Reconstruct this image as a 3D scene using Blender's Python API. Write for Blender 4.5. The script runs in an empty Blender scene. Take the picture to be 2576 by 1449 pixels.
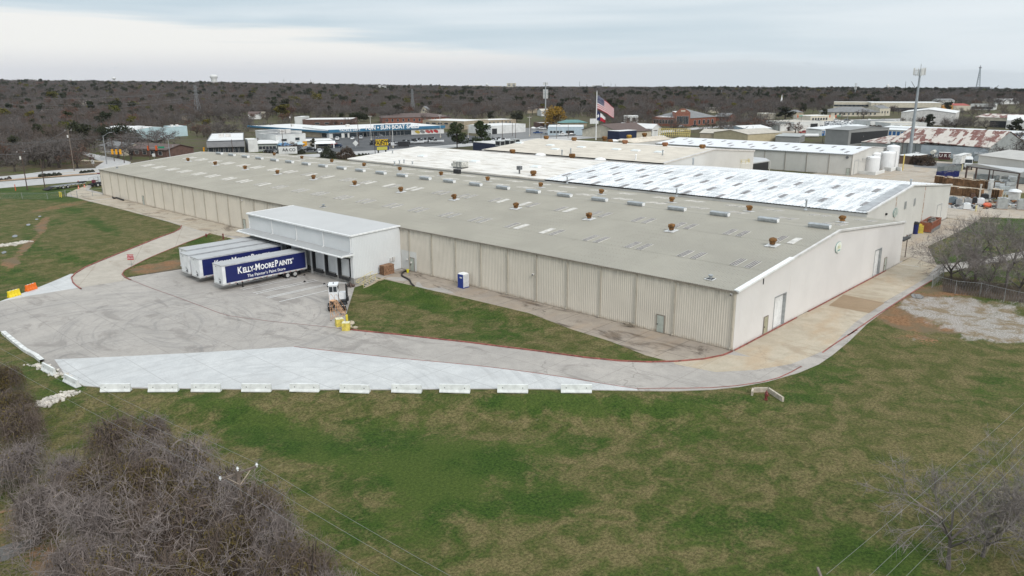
import bpy,math,random
from mathutils import Vector,Matrix,noise
R = random.Random(7)
sc = bpy.context.scene
COL = sc.collection
rad = math.radians
pi = math.pi

# ------------------------------------------------------------ camera
F,CX,CY = 1918.0,1288.0,724.5          # focal length and centre in units of a 2576 wide picture
PITCH,ROLL,YAW = rad(15.115),rad(-0.324),rad(43.161)
CAM = Vector((-76.877,-37.715,29.70))
fw = Vector((math.cos(YAW)*math.cos(PITCH),math.sin(YAW)*math.cos(PITCH),-math.sin(PITCH)))
r_ = Vector((math.sin(YAW),-math.cos(YAW),0)); u_ = r_.cross(fw)
r2 = r_*math.cos(ROLL)+u_*math.sin(ROLL); u2 = -r_*math.sin(ROLL)+u_*math.cos(ROLL)
cd = bpy.data.cameras.new('camera'); cam = bpy.data.objects.new('camera',cd); COL.objects.link(cam)
cam.matrix_world = Matrix(((r2.x,u2.x,-fw.x,CAM.x),(r2.y,u2.y,-fw.y,CAM.y),(r2.z,u2.z,-fw.z,CAM.z),(0,0,0,1)))
cd.sensor_width = 36; cd.lens = 36*F/2576; cd.clip_start = .5; cd.clip_end = 40000
sc.camera = cam

# ------------------------------------------------------------ world, sun, exposure
SUN_AZ,SUN_EL = rad(-108),rad(38)
w = bpy.data.worlds.new('World'); sc.world = w; w.use_nodes = True
nt = w.node_tree; nt.nodes.clear()
def N(t,kind,**kw):
    n = t.nodes.new(kind)
    for k,v in kw.items():
        if k.startswith('i_'):
            key = k[2:]; key = int(key) if key.isdigit() else key
            n.inputs[key].default_value = v
        else: setattr(n,k,v)
    return n
def M(t,op,a,b=None,c=None,clamp=False):
    n = t.nodes.new('ShaderNodeMath'); n.operation = op; n.use_clamp = clamp
    for i,v in enumerate((a,b,c)):
        if v is None: continue
        if isinstance(v,(int,float)): n.inputs[i].default_value = v
        else: t.links.new(v,n.inputs[i])
    return n.outputs[0]
def MR(t,v,a,b,lo=0.,hi=1.):
    n = N(t,'ShaderNodeMapRange',interpolation_type='SMOOTHSTEP',i_1=a,i_2=b,i_3=lo,i_4=hi)
    t.links.new(v,n.inputs[0]); return n.outputs[0]
def MIX(t,fac,a,b,blend='MIX'):
    n = t.nodes.new('ShaderNodeMix'); n.data_type = 'RGBA'; n.blend_type = blend
    for i,v in ((0,fac),(6,a),(7,b)):
        if isinstance(v,(int,float)): n.inputs[i].default_value = v
        elif isinstance(v,(tuple,list)): n.inputs[i].default_value = (*v[:3],1)
        else: t.links.new(v,n.inputs[i])
    return n.outputs[2]
def NZ(t,vec,scale,detail=4,rough=.55,dist=0.):
    n = N(t,'ShaderNodeTexNoise',i_Scale=scale,i_Detail=detail,i_Roughness=rough,i_Distortion=dist)
    if vec is not None: t.links.new(vec,n.inputs['Vector'])
    return n.outputs[0]
def MAPV(t,vec,sx=1,sy=1,sz=1,rz=0.,loc=(0,0,0)):
    n = N(t,'ShaderNodeMapping'); t.links.new(vec,n.inputs[0])
    n.inputs['Scale'].default_value = (sx,sy,sz); n.inputs['Rotation'].default_value = (0,0,rz); n.inputs['Location'].default_value = loc
    return n.outputs[0]
tc = N(nt,'ShaderNodeTexCoord')
gen = tc.outputs['Generated']
sep = N(nt,'ShaderNodeSeparateXYZ'); nt.links.new(gen,sep.inputs[0])
el = M(nt,'MULTIPLY',M(nt,'ARCSINE',sep.outputs[2]),57.29)            # elevation, degrees
rx = N(nt,'ShaderNodeMapping'); nt.links.new(gen,rx.inputs[0]); rx.inputs['Rotation'].default_value = (0,0,-YAW)
sp2 = N(nt,'ShaderNodeSeparateXYZ'); nt.links.new(rx.outputs[0],sp2.inputs[0])
side = sp2.outputs[1]                                                       # + to the left of the view
str1 = MAPV(nt,rx.outputs[0],1.6,1.6,26)
n1 = NZ(nt,str1,1.5,4,.5,.25); n2 = NZ(nt,MAPV(nt,rx.outputs[0],1,1,30,loc=(3,1,4)),5.,4,.6,.3); n3 = NZ(nt,MAPV(nt,rx.outputs[0],1,1,11,loc=(7,2,1)),1.6,3,.5,.3)
edge = M(nt,'MULTIPLY_ADD',side,3.6,2.1)
edge = M(nt,'ADD',edge,M(nt,'MULTIPLY',M(nt,'SUBTRACT',n1,.5),3.8))
edge = M(nt,'ADD',edge,M(nt,'MULTIPLY',M(nt,'SUBTRACT',n2,.5),1.0))
deck = MR(nt,M(nt,'SUBTRACT',el,edge),-.35,.75)
dv = M(nt,'ADD',M(nt,'MULTIPLY',n3,.75),M(nt,'MULTIPLY',n1,.25))
deckc = MIX(nt,MR(nt,dv,.36,.62),(.55,.67,.75),(.80,.87,.915))
rightc = MR(nt,M(nt,'MULTIPLY_ADD',side,-1.,M(nt,'MULTIPLY',el,.022)),-.05,.75,0,.62)
deckc = MIX(nt,rightc,deckc,(.88,.935,.97))
band = MIX(nt,MR(nt,el,.6,2.6),(.78,.785,.81),(.94,.935,.91))
band = MIX(nt,MR(nt,side,-.35,.1),(.70,.76,.80),band)
skyc = MIX(nt,deck,band,deckc)
small = M(nt,'MULTIPLY',MR(nt,NZ(nt,MAPV(nt,rx.outputs[0],1,1,9,loc=(1,5,2)),22,3,.5),.66,.74),M(nt,'MULTIPLY',MR(nt,el,.3,.7),MR(nt,el,1.9,1.3)))
skyc = MIX(nt,M(nt,'MULTIPLY',small,.45),skyc,(.58,.66,.71))
# overcast luminance rises towards the zenith
up = MR(nt,el,8,75,1.,1.55)
cl = N(nt,'ShaderNodeBackground'); nt.links.new(skyc,cl.inputs[0]); nt.links.new(M(nt,'MULTIPLY',up,1.0),cl.inputs[1])
ns = N(nt,'ShaderNodeTexSky',sky_type='NISHITA',sun_disc=False,sun_elevation=SUN_EL,sun_rotation=pi/2-SUN_AZ)
bgs = N(nt,'ShaderNodeBackground'); nt.links.new(ns.outputs[0],bgs.inputs[0]); bgs.inputs[1].default_value = .08
mx = N(nt,'ShaderNodeMixShader',i_0=.94); nt.links.new(bgs.outputs[0],mx.inputs[1]); nt.links.new(cl.outputs[0],mx.inputs[2])
wo = N(nt,'ShaderNodeOutputWorld'); nt.links.new(mx.outputs[0],wo.inputs[0])
sl = bpy.data.lights.new('sun','SUN'); sl.energy = 1.9; sl.angle = rad(16); sl.color = (1,.965,.92)
sun = bpy.data.objects.new('sun',sl); COL.objects.link(sun)
sd = Vector((math.cos(SUN_AZ)*math.cos(SUN_EL),math.sin(SUN_AZ)*math.cos(SUN_EL),math.sin(SUN_EL)))
sun.rotation_euler = sd.to_track_quat('Z','Y').to_euler()
vs = sc.view_settings
vs.view_transform = 'Standard'; vs.look = 'None'; vs.exposure = 0.0; vs.gamma = 1; vs.use_curve_mapping = False
try: w.cycles.sampling_method = 'MANUAL'; w.cycles.sample_map_resolution = 256
except Exception: pass
sc.cycles.max_bounces = 5; sc.cycles.diffuse_bounces = 3; sc.cycles.glossy_bounces = 2; sc.cycles.transmission_bounces = 3
sc.cycles.volume_bounces = 0; sc.cycles.caustics_reflective = False; sc.cycles.caustics_refractive = False

# ------------------------------------------------------------ terrain
def sm(a,b,x):
    t = (x-a)/(b-a); t = 0. if t < 0 else 1. if t > 1 else t
    return t*t*(3-2*t)
def ray(x,y): return fw*F+r2*(x-CX)-u2*(y-CY)
def flat(x,y,z=0.):
    d = ray(x,y); t = (z-CAM.z)/d.z; return CAM+d*t
L0,L1 = flat(210,975,-1.),flat(1603,984); L0.z = 0
LD = (L1-L0).normalized(); LN = Vector((LD.y,-LD.x,0))
if LN.dot(CAM-L0) < 0: LN = -LN
LL = (L1-L0).length
SKY = [(-.70,-13.5),(-.32,-1.5),(0,12),(.32,15.5),(.62,21)]
def skya(th):
    if th <= SKY[0][0]: return SKY[0][1]/F
    for (a,p),(b,q) in zip(SKY,SKY[1:]):
        if th <= b: return (p+(q-p)*(th-a)/(b-a))/F
    return SKY[-1][1]/F
def zt(X,Y):
    z = 0.
    if X < 1 and Y < 140:
        z -= 1.0*sm(-5.3,-10,X)*sm(8,40,Y)*(1-sm(97,122,Y))
    s = (X-L0.x)*LN.x+(Y-L0.y)*LN.y
    if 0 < s < 200:
        p = (X-L0.x)*LD.x+(Y-L0.y)*LD.y
        z -= 1.2*sm(.6,8,s)*sm(-25,0,p)*(1-sm(LL-2,LL+16,p))
    dx,dy = X-CAM.x,Y-CAM.y; d = math.hypot(dx,dy)
    if d > 480:
        th = YAW-math.atan2(dy,dx)
        while th < -pi: th += 2*pi
        while th > pi: th -= 2*pi
        z += sm(480,2200,d)*(CAM.z-12.5-skya(th)*min(d,9500))
    return z
def at(x,y,dz=0.):
    """point of the terrain seen at picture coordinates x, y"""
    d = ray(x,y); z = 0.
    for _ in range(14):
        t = (z-CAM.z)/min(d.z,-1e-3); p = CAM+d*t
        z += (zt(p.x,p.y)-z)*.7
    return Vector((p.x,p.y,zt(p.x,p.y)+dz))
def top(x,y,z): return flat(x,y,z)
def onY(x,y,Y):
    d = ray(x,y); return CAM+d*((Y-CAM.y)/d.y)
def onX(x,y,X):
    d = ray(x,y); return CAM+d*((X-CAM.x)/d.x)
def ppm(p): return F/max(1.,(Vector(p)-CAM).dot(fw))          # picture units per metre at p
CR = {'a': (0,250,4),'b': (1008,250,4),'c': (2016,250,4),'d': (3024,250,4),'e': (0,780,4),'f': (700,780,4),'g': (1500,780,4),'h': (2400,780,4),'i': (3024,780,4),'j': (3550,580,8.339),'k': (3300,440,8.4),'l': (1400,460,8.4),'m': (980,460,8.4),'n': (1850,400,8.4),'o': (0,480,7.089),'p': (440,440,7.2),'q': (2300,400,6.72),'r': (2880,380,6.72),'s': (3540,700,7.559),'t': (690,800,6.48),'u': (1180,860,7.768),'v': (1260,1090,9.861),'w': (0,1300,2.343),'x': (1300,1300,2.343),'y': (2600,1300,2.343)}
def Z(c,x,y):
    a,b,s = CR[c]; return (a/1.5652+x/s,b/1.5652+y/s)
def A(c,x,y,dz=0.): return at(*Z(c,x,y),dz)

# ------------------------------------------------------------ objects
def tag(o,label=None,cat=None,group=None,kind=None):
    if label: o['label'] = label
    if cat: o['category'] = cat
    if group: o['group'] = group
    if kind: o['kind'] = kind
    return o
def thing(name,loc,rz=0.,label=None,cat=None,group=None):
    o = bpy.data.objects.new(name,None); COL.objects.link(o); o.location = loc; o.rotation_euler = (0,0,rz)
    return tag(o,label,cat,group)
def kids(o,d={}):
    return o.children
def copy_tree(o,loc=None,rz=None,label=None,group=None,parent=None,sc_=None):
    c = o.copy(); COL.objects.link(c)
    if parent is not None: c.parent = parent
    for ch in list(o.children): copy_tree(ch,parent=c)
    if loc is not None: c.location = loc
    if rz is not None: c.rotation_euler = (0,0,rz)
    if sc_ is not None: c.scale = sc_ if hasattr(sc_,'__len__') else (sc_,sc_,sc_)
    if label: c['label'] = label
    if group: c['group'] = group
    return c
class MB:
    """collects shapes; build() links them as ONE mesh object"""
    def __init__(s): s.v = []; s.f = []; s.m = []; s.k = 0
    def add(s,vs_,fs,k=None):
        b = len(s.v); s.v.extend(vs_)
        for f in fs: s.f.append([i+b for i in f]); s.m.append(s.k if k is None else k)
        return s
    def box(s,c,d,rz=0.,k=None,tap=1.):
        x,y,z = d[0]/2,d[1]/2,d[2]/2; cs,sn = math.cos(rz),math.sin(rz)
        vs_ = []
        for zz,q in ((-z,1.),(z,tap)):
            for a,b in ((-x,-y),(x,-y),(x,y),(-x,y)):
                a *= q; b *= q; vs_.append((c[0]+a*cs-b*sn,c[1]+a*sn+b*cs,c[2]+zz))
        return s.add(vs_,[(3,2,1,0),(4,5,6,7),(0,1,5,4),(1,2,6,5),(2,3,7,6),(3,0,4,7)],k)
    def b2(s,x0,x1,y0,y1,z0,z1,k=None):
        return s.box(((x0+x1)/2,(y0+y1)/2,(z0+z1)/2),(x1-x0,y1-y0,z1-z0),0,k)
    def quad(s,a,b,c,d,k=None): return s.add([tuple(a),tuple(b),tuple(c),tuple(d)],[(0,1,2,3)],k)
    def tube(s,p,q,r,r1=None,n=8,k=None,cap=True):
        p,q = Vector(p),Vector(q); r1 = r if r1 is None else r1
        d = (q-p); 
        if d.length < 1e-6: return s
        d.normalize(); a = d.orthogonal().normalized(); b = d.cross(a)
        vs_ = []
        for c,rr in ((p,r),(q,r1)):
            for i in range(n):
                t = 2*pi*i/n; vs_.append(tuple(c+a*(rr*math.cos(t))+b*(rr*math.sin(t))))
        fs = [(i,(i+1) % n,n+(i+1) % n,n+i) for i in range(n)]
        if cap and n > 3: fs += [tuple(range(n-1,-1,-1)),tuple(range(n,2*n))]
        return s.add(vs_,fs,k)
    def path(s,pts,r,n=6,k=None):
        pts = [Vector(p) for p in pts]; vs_ = []; m = len(pts); up = None
        rr = r if isinstance(r,(list,tuple)) else [r]*m
        for i,p in enumerate(pts):
            d = (pts[min(i+1,m-1)]-pts[max(i-1,0)]).normalized()
            a = d.orthogonal().normalized() if up is None else (up-d*up.dot(d)).normalized()
            up = a; b = d.cross(a)
            for j in range(n):
                t = 2*pi*j/n; vs_.append(tuple(p+a*(rr[i]*math.cos(t))+b*(rr[i]*math.sin(t))))
        fs = []
        for i in range(m-1):
            for j in range(n):
                fs.append((i*n+j,i*n+(j+1) % n,(i+1)*n+(j+1) % n,(i+1)*n+j))
        if n > 3: fs += [tuple(range(n-1,-1,-1)),tuple(range((m-1)*n,m*n))]
        return s.add(vs_,fs,k)
    def lathe(s,prof,c=(0,0,0),n=16,k=None,sx=1.,sy=1.):
        vs_ = []; m = len(prof)
        for r,z in prof:
            for i in range(n):
                t = 2*pi*i/n; vs_.append((c[0]+r*sx*math.cos(t),c[1]+r*sy*math.sin(t),c[2]+z))
        fs = [(i*n+j,i*n+(j+1) % n,(i+1)*n+(j+1) % n,(i+1)*n+j) for i in range(m-1) for j in range(n)]
        fs += [tuple(range(n-1,-1,-1)),tuple(range((m-1)*n,m*n))]
        return s.add(vs_,fs,k)
    def prism(s,prof,y0,y1,axis='y',k=None):
        """profile of (a, z) extruded along y (or x)"""
        n = len(prof)
        f = (lambda a,z,y: (a,y,z)) if axis == 'y' else (lambda a,z,y: (y,a,z))
        vs_ = [f(a,z,y0) for a,z in prof]+[f(a,z,y1) for a,z in prof]
        fs = [(i,(i+1) % n,n+(i+1) % n,n+i) for i in range(n)]+[tuple(range(n-1,-1,-1)),tuple(range(n,2*n))]
        return s.add(vs_,fs,k)
    def ball(s,c,r,n=8,k=None,jit=0.,rnd=None,sz=1.):
        vs_ = []; m = n//2+1
        for i in range(m+1):
            ph = pi*i/m
            for j in range(n):
                t = 2*pi*j/n; q = r*(1+(rnd.uniform(-jit,jit) if rnd else 0))
                vs_.append((c[0]+q*math.sin(ph)*math.cos(t),c[1]+q*math.sin(ph)*math.sin(t),c[2]-q*math.cos(ph)*sz))
        return s.add(vs_,[(i*n+j,i*n+(j+1) % n,(i+1)*n+(j+1) % n,(i+1)*n+j) for i in range(m) for j in range(n)],k)
    def mesh(s,name,mats):
        me = bpy.data.meshes.new(name); me.from_pydata(s.v,[],s.f)
        for m in (mats if isinstance(mats,(list,tuple)) else [mats]): me.materials.append(m)
        if any(s.m): me.polygons.foreach_set('material_index',s.m)
        me.update(); return me
    def build(s,name,mats,parent=None,loc=None,rz=0.,smooth=False,**kw):
        me = s.mesh(name,mats)
        if smooth: me.shade_smooth()
        return put(name,me,parent,loc,rz,**kw)
def put(name,me,parent=None,loc=None,rz=0.,**kw):
    o = bpy.data.objects.new(name,me); COL.objects.link(o)
    if parent is not None: o.parent = parent
    if loc is not None: o.location = loc
    if rz: o.rotation_euler = (0,0,rz)
    return tag(o,**kw) if kw else o

# ------------------------------------------------------------ materials
_mc = {}
def newmat(name):
    m = bpy.data.materials.new(name); m.use_nodes = True; t = m.node_tree; t.nodes.clear()
    o = t.nodes.new('ShaderNodeOutputMaterial'); b = t.nodes.new('ShaderNodeBsdfPrincipled'); t.links.new(b.outputs[0],o.inputs[0])
    g = t.nodes.new('ShaderNodeNewGeometry')
    return m,t,b,g.outputs['Position']
def setc(t,b,c,rough=.8,metal=0.,bump=None,bs=.3,dist=.02):
    if isinstance(c,(tuple,list)): b.inputs['Base Color'].default_value = (*c[:3],1)
    else: t.links.new(c,b.inputs['Base Color'])
    if isinstance(rough,(int,float)): b.inputs['Roughness'].default_value = rough
    else: t.links.new(rough,b.inputs['Roughness'])
    b.inputs['Metallic'].default_value = metal
    if bump is not None:
        n = N(t,'ShaderNodeBump',i_Strength=bs,i_Distance=dist); t.links.new(bump,n.inputs['Height']); t.links.new(n.outputs[0],b.inputs['Normal'])
def scale3(c,k): return tuple(min(1.,x*k) for x in c[:3])
def mat(name,c,rough=.7,metal=0.,var=.14,s=1.2,bump=0.,rnd=0.,fine=0.):
    """general weathered material: two scales of blotches, optional grain and per-object variation"""
    key = (name,)
    if key in _mc: return _mc[key]
    m,t,b,p = newmat(name)
    f = NZ(t,p,s,5,.6); c2 = MIX(t,MR(t,f,.3,.7),scale3(c,1-var),scale3(c,1+var*.7))
    if fine: c2 = MIX(t,fine,c2,MIX(t,MR(t,NZ(t,p,s*11,3,.7),.3,.7),scale3(c,.55),scale3(c,1.25)))
    if rnd:
        oi = t.nodes.new('ShaderNodeObjectInfo'); c2 = MIX(t,M(t,'MULTIPLY',oi.outputs['Random'],rnd),c2,scale3(c,.45))
    setc(t,b,c2,rough,metal,NZ(t,p,s*14,3,.6) if bump else None,bump)
    _mc[key] = m; return m
# ------------------------------------------------------------ ground sheet
def ellip(x,y,rx,ry,wt=1.,ang=0.):
    """a patch given by its centre and half sizes as seen; stored in metres on the ground"""
    c = at(x,y); a = (at(x+rx,y)-c); b = (at(x,y+ry)-c)
    if abs(ang) > 0:
        a = at(x+rx*math.cos(ang),y+rx*math.sin(ang))-c; b = at(x-ry*math.sin(ang),y+ry*math.cos(ang))-c
    det = a.x*b.y-a.y*b.x
    return (c.x,c.y,b.y/det,-b.x/det,-a.y/det,a.x/det,wt)
def field(bl,X,Y,q=.35):
    s = 0.
    for cx,cy,m0,m1,m2,m3,wt in bl:
        u = m0*(X-cx)+m1*(Y-cy); v = m2*(X-cx)+m3*(Y-cy); d = u*u+v*v
        if d < 2.2: s += wt*(1-sm(q,1.6,d))
    return s
GRN = [ellip(*a) for a in [(330,560,110,36,-.8,.4),(400,620,60,24,-.6),(220,610,110,40,-.55),(90,650,70,30,-.4),(960,790,90,20,-.55),(1120,840,90,12,-.5),(1400,860,110,14,-.4),(2320,920,240,60,-.45),(2350,1120,200,110,-.4),(2100,1100,160,60,-.3),(1350,1075,200,26,-.3),(960,1030,160,20,-.45),(640,1060,90,25,.7,.3),(700,1095,190,50,.9,.3),(960,1130,260,70,.8,.1),(1230,1150,260,45,.8,-.1),(1460,1020,330,26,1.0),(1330,1000,150,14,.9),(1250,1240,250,70,.75),(980,1330,160,60,.7),(1060,1210,120,40,.6),(1820,1010,200,25,.7),(2080,950,100,50,.7,-.5),(1830,1330,150,60,.65),(2000,1420,300,40,.5),(2130,1350,40,50,1.1,.8),(2260,1400,120,40,.8),
    (1700,1080,100,40,.45),(560,1010,70,15,.5),(200,955,60,25,.95),(150,1000,80,30,.5),(1690,1240,100,30,.4),(2500,960,60,40,.6),(2520,570,120,22,1.2),(2400,655,60,14,1.1),(2480,620,110,30,.5),(2500,690,90,18,.7),
    (1000,740,110,28,.9,.25),(1160,790,110,20,.7,.22),(930,800,70,18,.5),(1210,850,130,14,.6),(1330,830,60,16,.5),
    (175,530,34,10,1.0),(270,572,60,16,.8,.4),(130,636,70,18,1.0,.1),(190,660,50,12,.6),(60,700,60,20,.7),(40,655,40,30,.6,-.8),(80,590,30,30,.8,-.9),(130,560,30,12,.6),(340,640,40,12,.4),(500,605,40,12,.9),(470,640,50,12,.6),(400,690,60,9,.9),
    (100,480,120,10,1.1),(160,500,60,8,1.0),(60,495,90,8,.8),(120,390,120,8,.8),(360,460,80,8,.6),(2150,400,30,6,.8),(1300,300,80,8,.9),(1540,312,120,8,.9),(1880,325,60,6,.7),(1730,305,120,7,.7),(2440,362,40,6,.7),(2000,345,40,5,.7)]]
SOIL = [ellip(*a) for a in [(2330,790,130,50,.8,.1),(2450,735,150,14,.9,.1),(2470,870,140,18,.5),(45,640,50,14,.8,-.9),(90,600,40,10,.8,-.8),(110,560,24,12,1.0,-.7),(60,575,60,12,.5),(150,520,100,7,.8,-.2),(20,660,30,12,.9),(410,675,90,16,1.1,-.1),(470,655,60,10,.6),(2370,760,130,14,1.0,.12),(2260,800,80,26,.9,.3),(2330,735,90,12,.9),(2290,850,80,14,.8,.1),(2170,830,40,12,.5,-.5),(2430,830,100,12,.5),(2540,790,60,20,.5),
    (230,410,90,8,1.1),(130,420,140,10,.8),(20,445,80,8,.6),(360,410,60,6,.8),(250,1150,60,30,.5),(60,1340,130,110,.75),(200,1440,120,60,.8),(20,1150,60,60,.6),(270,905,40,8,.2),(2510,1420,120,60,.35),(1730,725,20,6,.3)]]
GRAV = [ellip(*a) for a in [(2360,775,110,26,.9,.15),(2440,795,170,46,1.2,.15),(2540,830,110,30,1.15,.1),(2400,755,70,12,.7),(2490,850,90,14,.8),(2330,850,60,10,.5),(2560,760,60,20,.8)]]
def lines(lo,hi,step,far,g=1.13):
    o = []; x = lo
    while x <= hi: o.append(x); x += step
    a = step; x = o[-1]
    while x < far: a *= g; x += a; o.append(x)
    a = step; x = lo; pre = []
    while x > -far: a *= g; x -= a; pre.append(x)
    return pre[::-1]+o
def pix(X,Y,Zz=0.):
    d = Vector((X,Y,Zz))-CAM; z = d.dot(fw)
    return (CX+F*d.dot(r2)/z,CY-F*d.dot(u2)/z) if z > 1 else (None,None)
WOODB = [(-400,425),(0,420),(190,415),(232,370),(240,338),(436,330),(440,316),(620,300),(760,297),(850,300),(1000,303),(1150,288),(1186,302),(1240,292),(1420,293),(1560,303),(1640,306),(1690,275),(1800,292),(1950,300),(2000,280),(2100,276),(2300,262),(2576,268),(3100,280)]
def woody(px): 
    for (a,p),(b,q) in zip(WOODB,WOODB[1:]):
        if px <= b: return p+(q-p)*(px-a)/(b-a) if px > a else p
    return 275
def ground():
    xs = lines(-84,66,1.25,9500); ys = lines(-48,215,1.3,9500)
    nx,ny = len(xs),len(ys); v = []; at_ = {'grn': [],'soil': [],'grav': [],'wood': []}
    for y in ys:
        for x in xs:
            z = zt(x,y); v.append((x,y,z)); g = s = r = wd = 0.
            px,py = pix(x,y,z)
            d = math.hypot(x-CAM.x,y-CAM.y)
            if px is not None and -500 < px < 3100 and d < 700:
                g = field(GRN,x,y); s = field(SOIL,x,y); r = field(GRAV,x,y)
            if px is None: wd = 0. if d < 350 else 1.
            else: wd = max(sm(6,-3,py-woody(px)) if d > 120 else 0.,.75*sm(268,300,d))
            at_['grn'].append(g); at_['soil'].append(s); at_['grav'].append(r); at_['wood'].append(wd)
    f = [(j*nx+i,j*nx+i+1,(j+1)*nx+i+1,(j+1)*nx+i) for j in range(ny-1) for i in range(nx-1)]
    me = bpy.data.meshes.new('ground'); me.from_pydata(v,[],f); me.shade_smooth()
    for k,a in at_.items():
        q = me.attributes.new(k,'FLOAT','POINT'); q.data.foreach_set('value',a)
    m,t,b,p = newmat('grass_ground')
    A_ = {k: N(t,'ShaderNodeAttribute',attribute_name=k).outputs['Fac'] for k in at_}
    big = NZ(t,p,.09,5,.62); mid = NZ(t,p,.45,5,.65,.6); fine = NZ(t,p,2.6,5,.75); tiny = NZ(t,p,4.2,6,.85)
    # patches of green in winter-brown turf
    g = M(t,'ADD',A_['grn'],M(t,'MULTIPLY',M(t,'SUBTRACT',big,.5),2.6))
    g = M(t,'ADD',g,M(t,'MULTIPLY',M(t,'SUBTRACT',mid,.5),2.6))
    g = M(t,'ADD',g,M(t,'MULTIPLY',M(t,'SUBTRACT',fine,.5),1.7))
    gm = MR(t,g,-.25,1.05)
    tan = MIX(t,MR(t,tiny,.36,.64),(.066,.055,.022),(.205,.17,.078))
    tan = MIX(t,MR(t,mid,.35,.65),tan,MIX(t,MR(t,tiny,.3,.7),(.026,.036,.008),(.105,.115,.032)))
    gr = MIX(t,MR(t,tiny,.34,.66),(.010,.028,.004),(.060,.104,.017))
    gr = MIX(t,MR(t,NZ(t,p,.2,3,.5),.42,.6),gr,MIX(t,MR(t,tiny,.25,.75),(.020,.036,.007),(.092,.128,.026)))
    c = MIX(t,gm,tan,gr)
    so = M(t,'ADD',A_['soil'],M(t,'MULTIPLY',M(t,'SUBTRACT',M(t,'MULTIPLY_ADD',mid,.5,M(t,'MULTIPLY',fine,.5)),.5),3.2))
    soc = MIX(t,MR(t,fine,.3,.7),(.13,.068,.034),(.30,.17,.09))
    soc = MIX(t,MR(t,NZ(t,p,.25,4,.6),.4,.62),soc,(.15,.115,.07))
    c = MIX(t,MR(t,so,.62,1.0),c,soc)
    gv = M(t,'ADD',A_['grav'],M(t,'MULTIPLY',M(t,'SUBTRACT',NZ(t,MAPV(t,p,.5,1.6,1,rz=.5),.55,6,.7),.5),3.0))
    gvc = MIX(t,MR(t,NZ(t,p,5,5,.8),.3,.7),(.15,.125,.10),(.52,.49,.46))
    gvc = MIX(t,MR(t,NZ(t,p,.35,5,.7,.5),.45,.6),gvc,MIX(t,MR(t,tiny,.3,.7),(.12,.09,.055),(.33,.26,.18)))
    c = MIX(t,MR(t,gv,.45,1.2,0,.92),c,gvc)
    wf = MIX(t,MR(t,big,.48,.6),MIX(t,MR(t,mid,.3,.7),(.050,.040,.032),(.12,.095,.065)),MIX(t,MR(t,mid,.3,.7),(.05,.055,.02),(.10,.11,.035)))
    c = MIX(t,A_['wood'],c,wf)
    setc(t,b,c,.95,0,M(t,'ADD',tiny,fine),.55,.06)
    b.inputs['Specular IOR Level'].default_value = .15
    me.materials.append(m)
    put('ground',me,kind='structure')
ground()

# ------------------------------------------------------------ pavements
def smooth(pts,closed=False,step=2.):
    """Catmull-Rom through 2D points"""
    P = [Vector((p[0],p[1])) for p in pts]; o = []; n = len(P)
    for i in range(n if closed else n-1):
        a = P[(i-1) % n] if closed or i else P[0]; b = P[i]; c = P[(i+1) % n]; d = P[(i+2) % n] if closed or i+2 < n else P[-1]
        k = max(1,int((c-b).length/step))
        for j in range(k):
            t = j/k; o.append(.5*((2*b)+(c-a)*t+(2*a-5*b+4*c-d)*t*t+(3*b-a-3*c+d)*t*t*t))
    if not closed: o.append(P[-1])
    return o
def drape(name,pts,dz,m,step=3.,skirt=0.,kind='structure',parent=None,**kw):
    import bmesh
    bm = bmesh.new()
    f = bm.faces.new([bm.verts.new((p[0],p[1],0)) for p in pts]); bmesh.ops.triangulate(bm,faces=[f])
    for ax in (0,1):
        lo = min(p[ax] for p in pts); hi = max(p[ax] for p in pts); x = math.floor(lo/step)*step+step
        st = max(step,(hi-lo)/160)
        while x < hi:
            no = (1,0,0) if ax == 0 else (0,1,0); co = (x,0,0) if ax == 0 else (0,x,0)
            bmesh.ops.bisect_plane(bm,geom=bm.verts[:]+bm.edges[:]+bm.faces[:],plane_co=co,plane_no=no); x += st
    bmesh.ops.recalc_face_normals(bm,faces=bm.faces[:])
    if bm.faces and sum(f.normal.z for f in bm.faces) < 0: bmesh.ops.reverse_faces(bm,faces=bm.faces[:])
    for v in bm.verts: v.co.z = zt(v.co.x,v.co.y)+dz
    if skirt:
        be = [e for e in bm.edges if e.is_boundary]; r = bmesh.ops.extrude_edge_only(bm,edges=be)
        for v in [g for g in r['geom'] if isinstance(g,bmesh.types.BMVert)]: v.co.z -= skirt
    me = bpy.data.meshes.new(name); bm.to_mesh(me); bm.free(); me.materials.append(m)
    return put(name,me,parent,kind=kind,**kw)
def strip(name,pts,wdt,h,dz,m,kind='structure',join=True,**kw):
    """ribbon (h=0) or kerb of square section along a line on the ground"""
    P = pts if not join else smooth(pts,step=1.2); mb = MB(); n = len(P); vs_ = []
    for i,p in enumerate(P):
        d = (P[min(i+1,n-1)]-P[max(i-1,0)]).normalized(); q = Vector((-d.y,d.x))*wdt/2
        for s in (1,-1):
            x,y = p.x+s*q.x,p.y+s*q.y; z = zt(x,y)+dz; vs_ += [(x,y,z+h),(x,y,z-.06)]
    fs = []
    for i in range(n-1):
        a = 4*i; b = a+4
        fs.append((a,a+2,b+2,b))
        if h: fs += [(a,b,b+1,a+1),(a+2,a+3,b+3,b+2)]
    mb.add(vs_,[tuple(reversed(f)) for f in fs])
    return mb.build(name,m,kind=kind,**kw)
def W2(c,*pp): return [A(c,x,y).xy for x,y in pp]
def D2(*pp): return [at(x,y).xy for x,y in pp]

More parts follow.
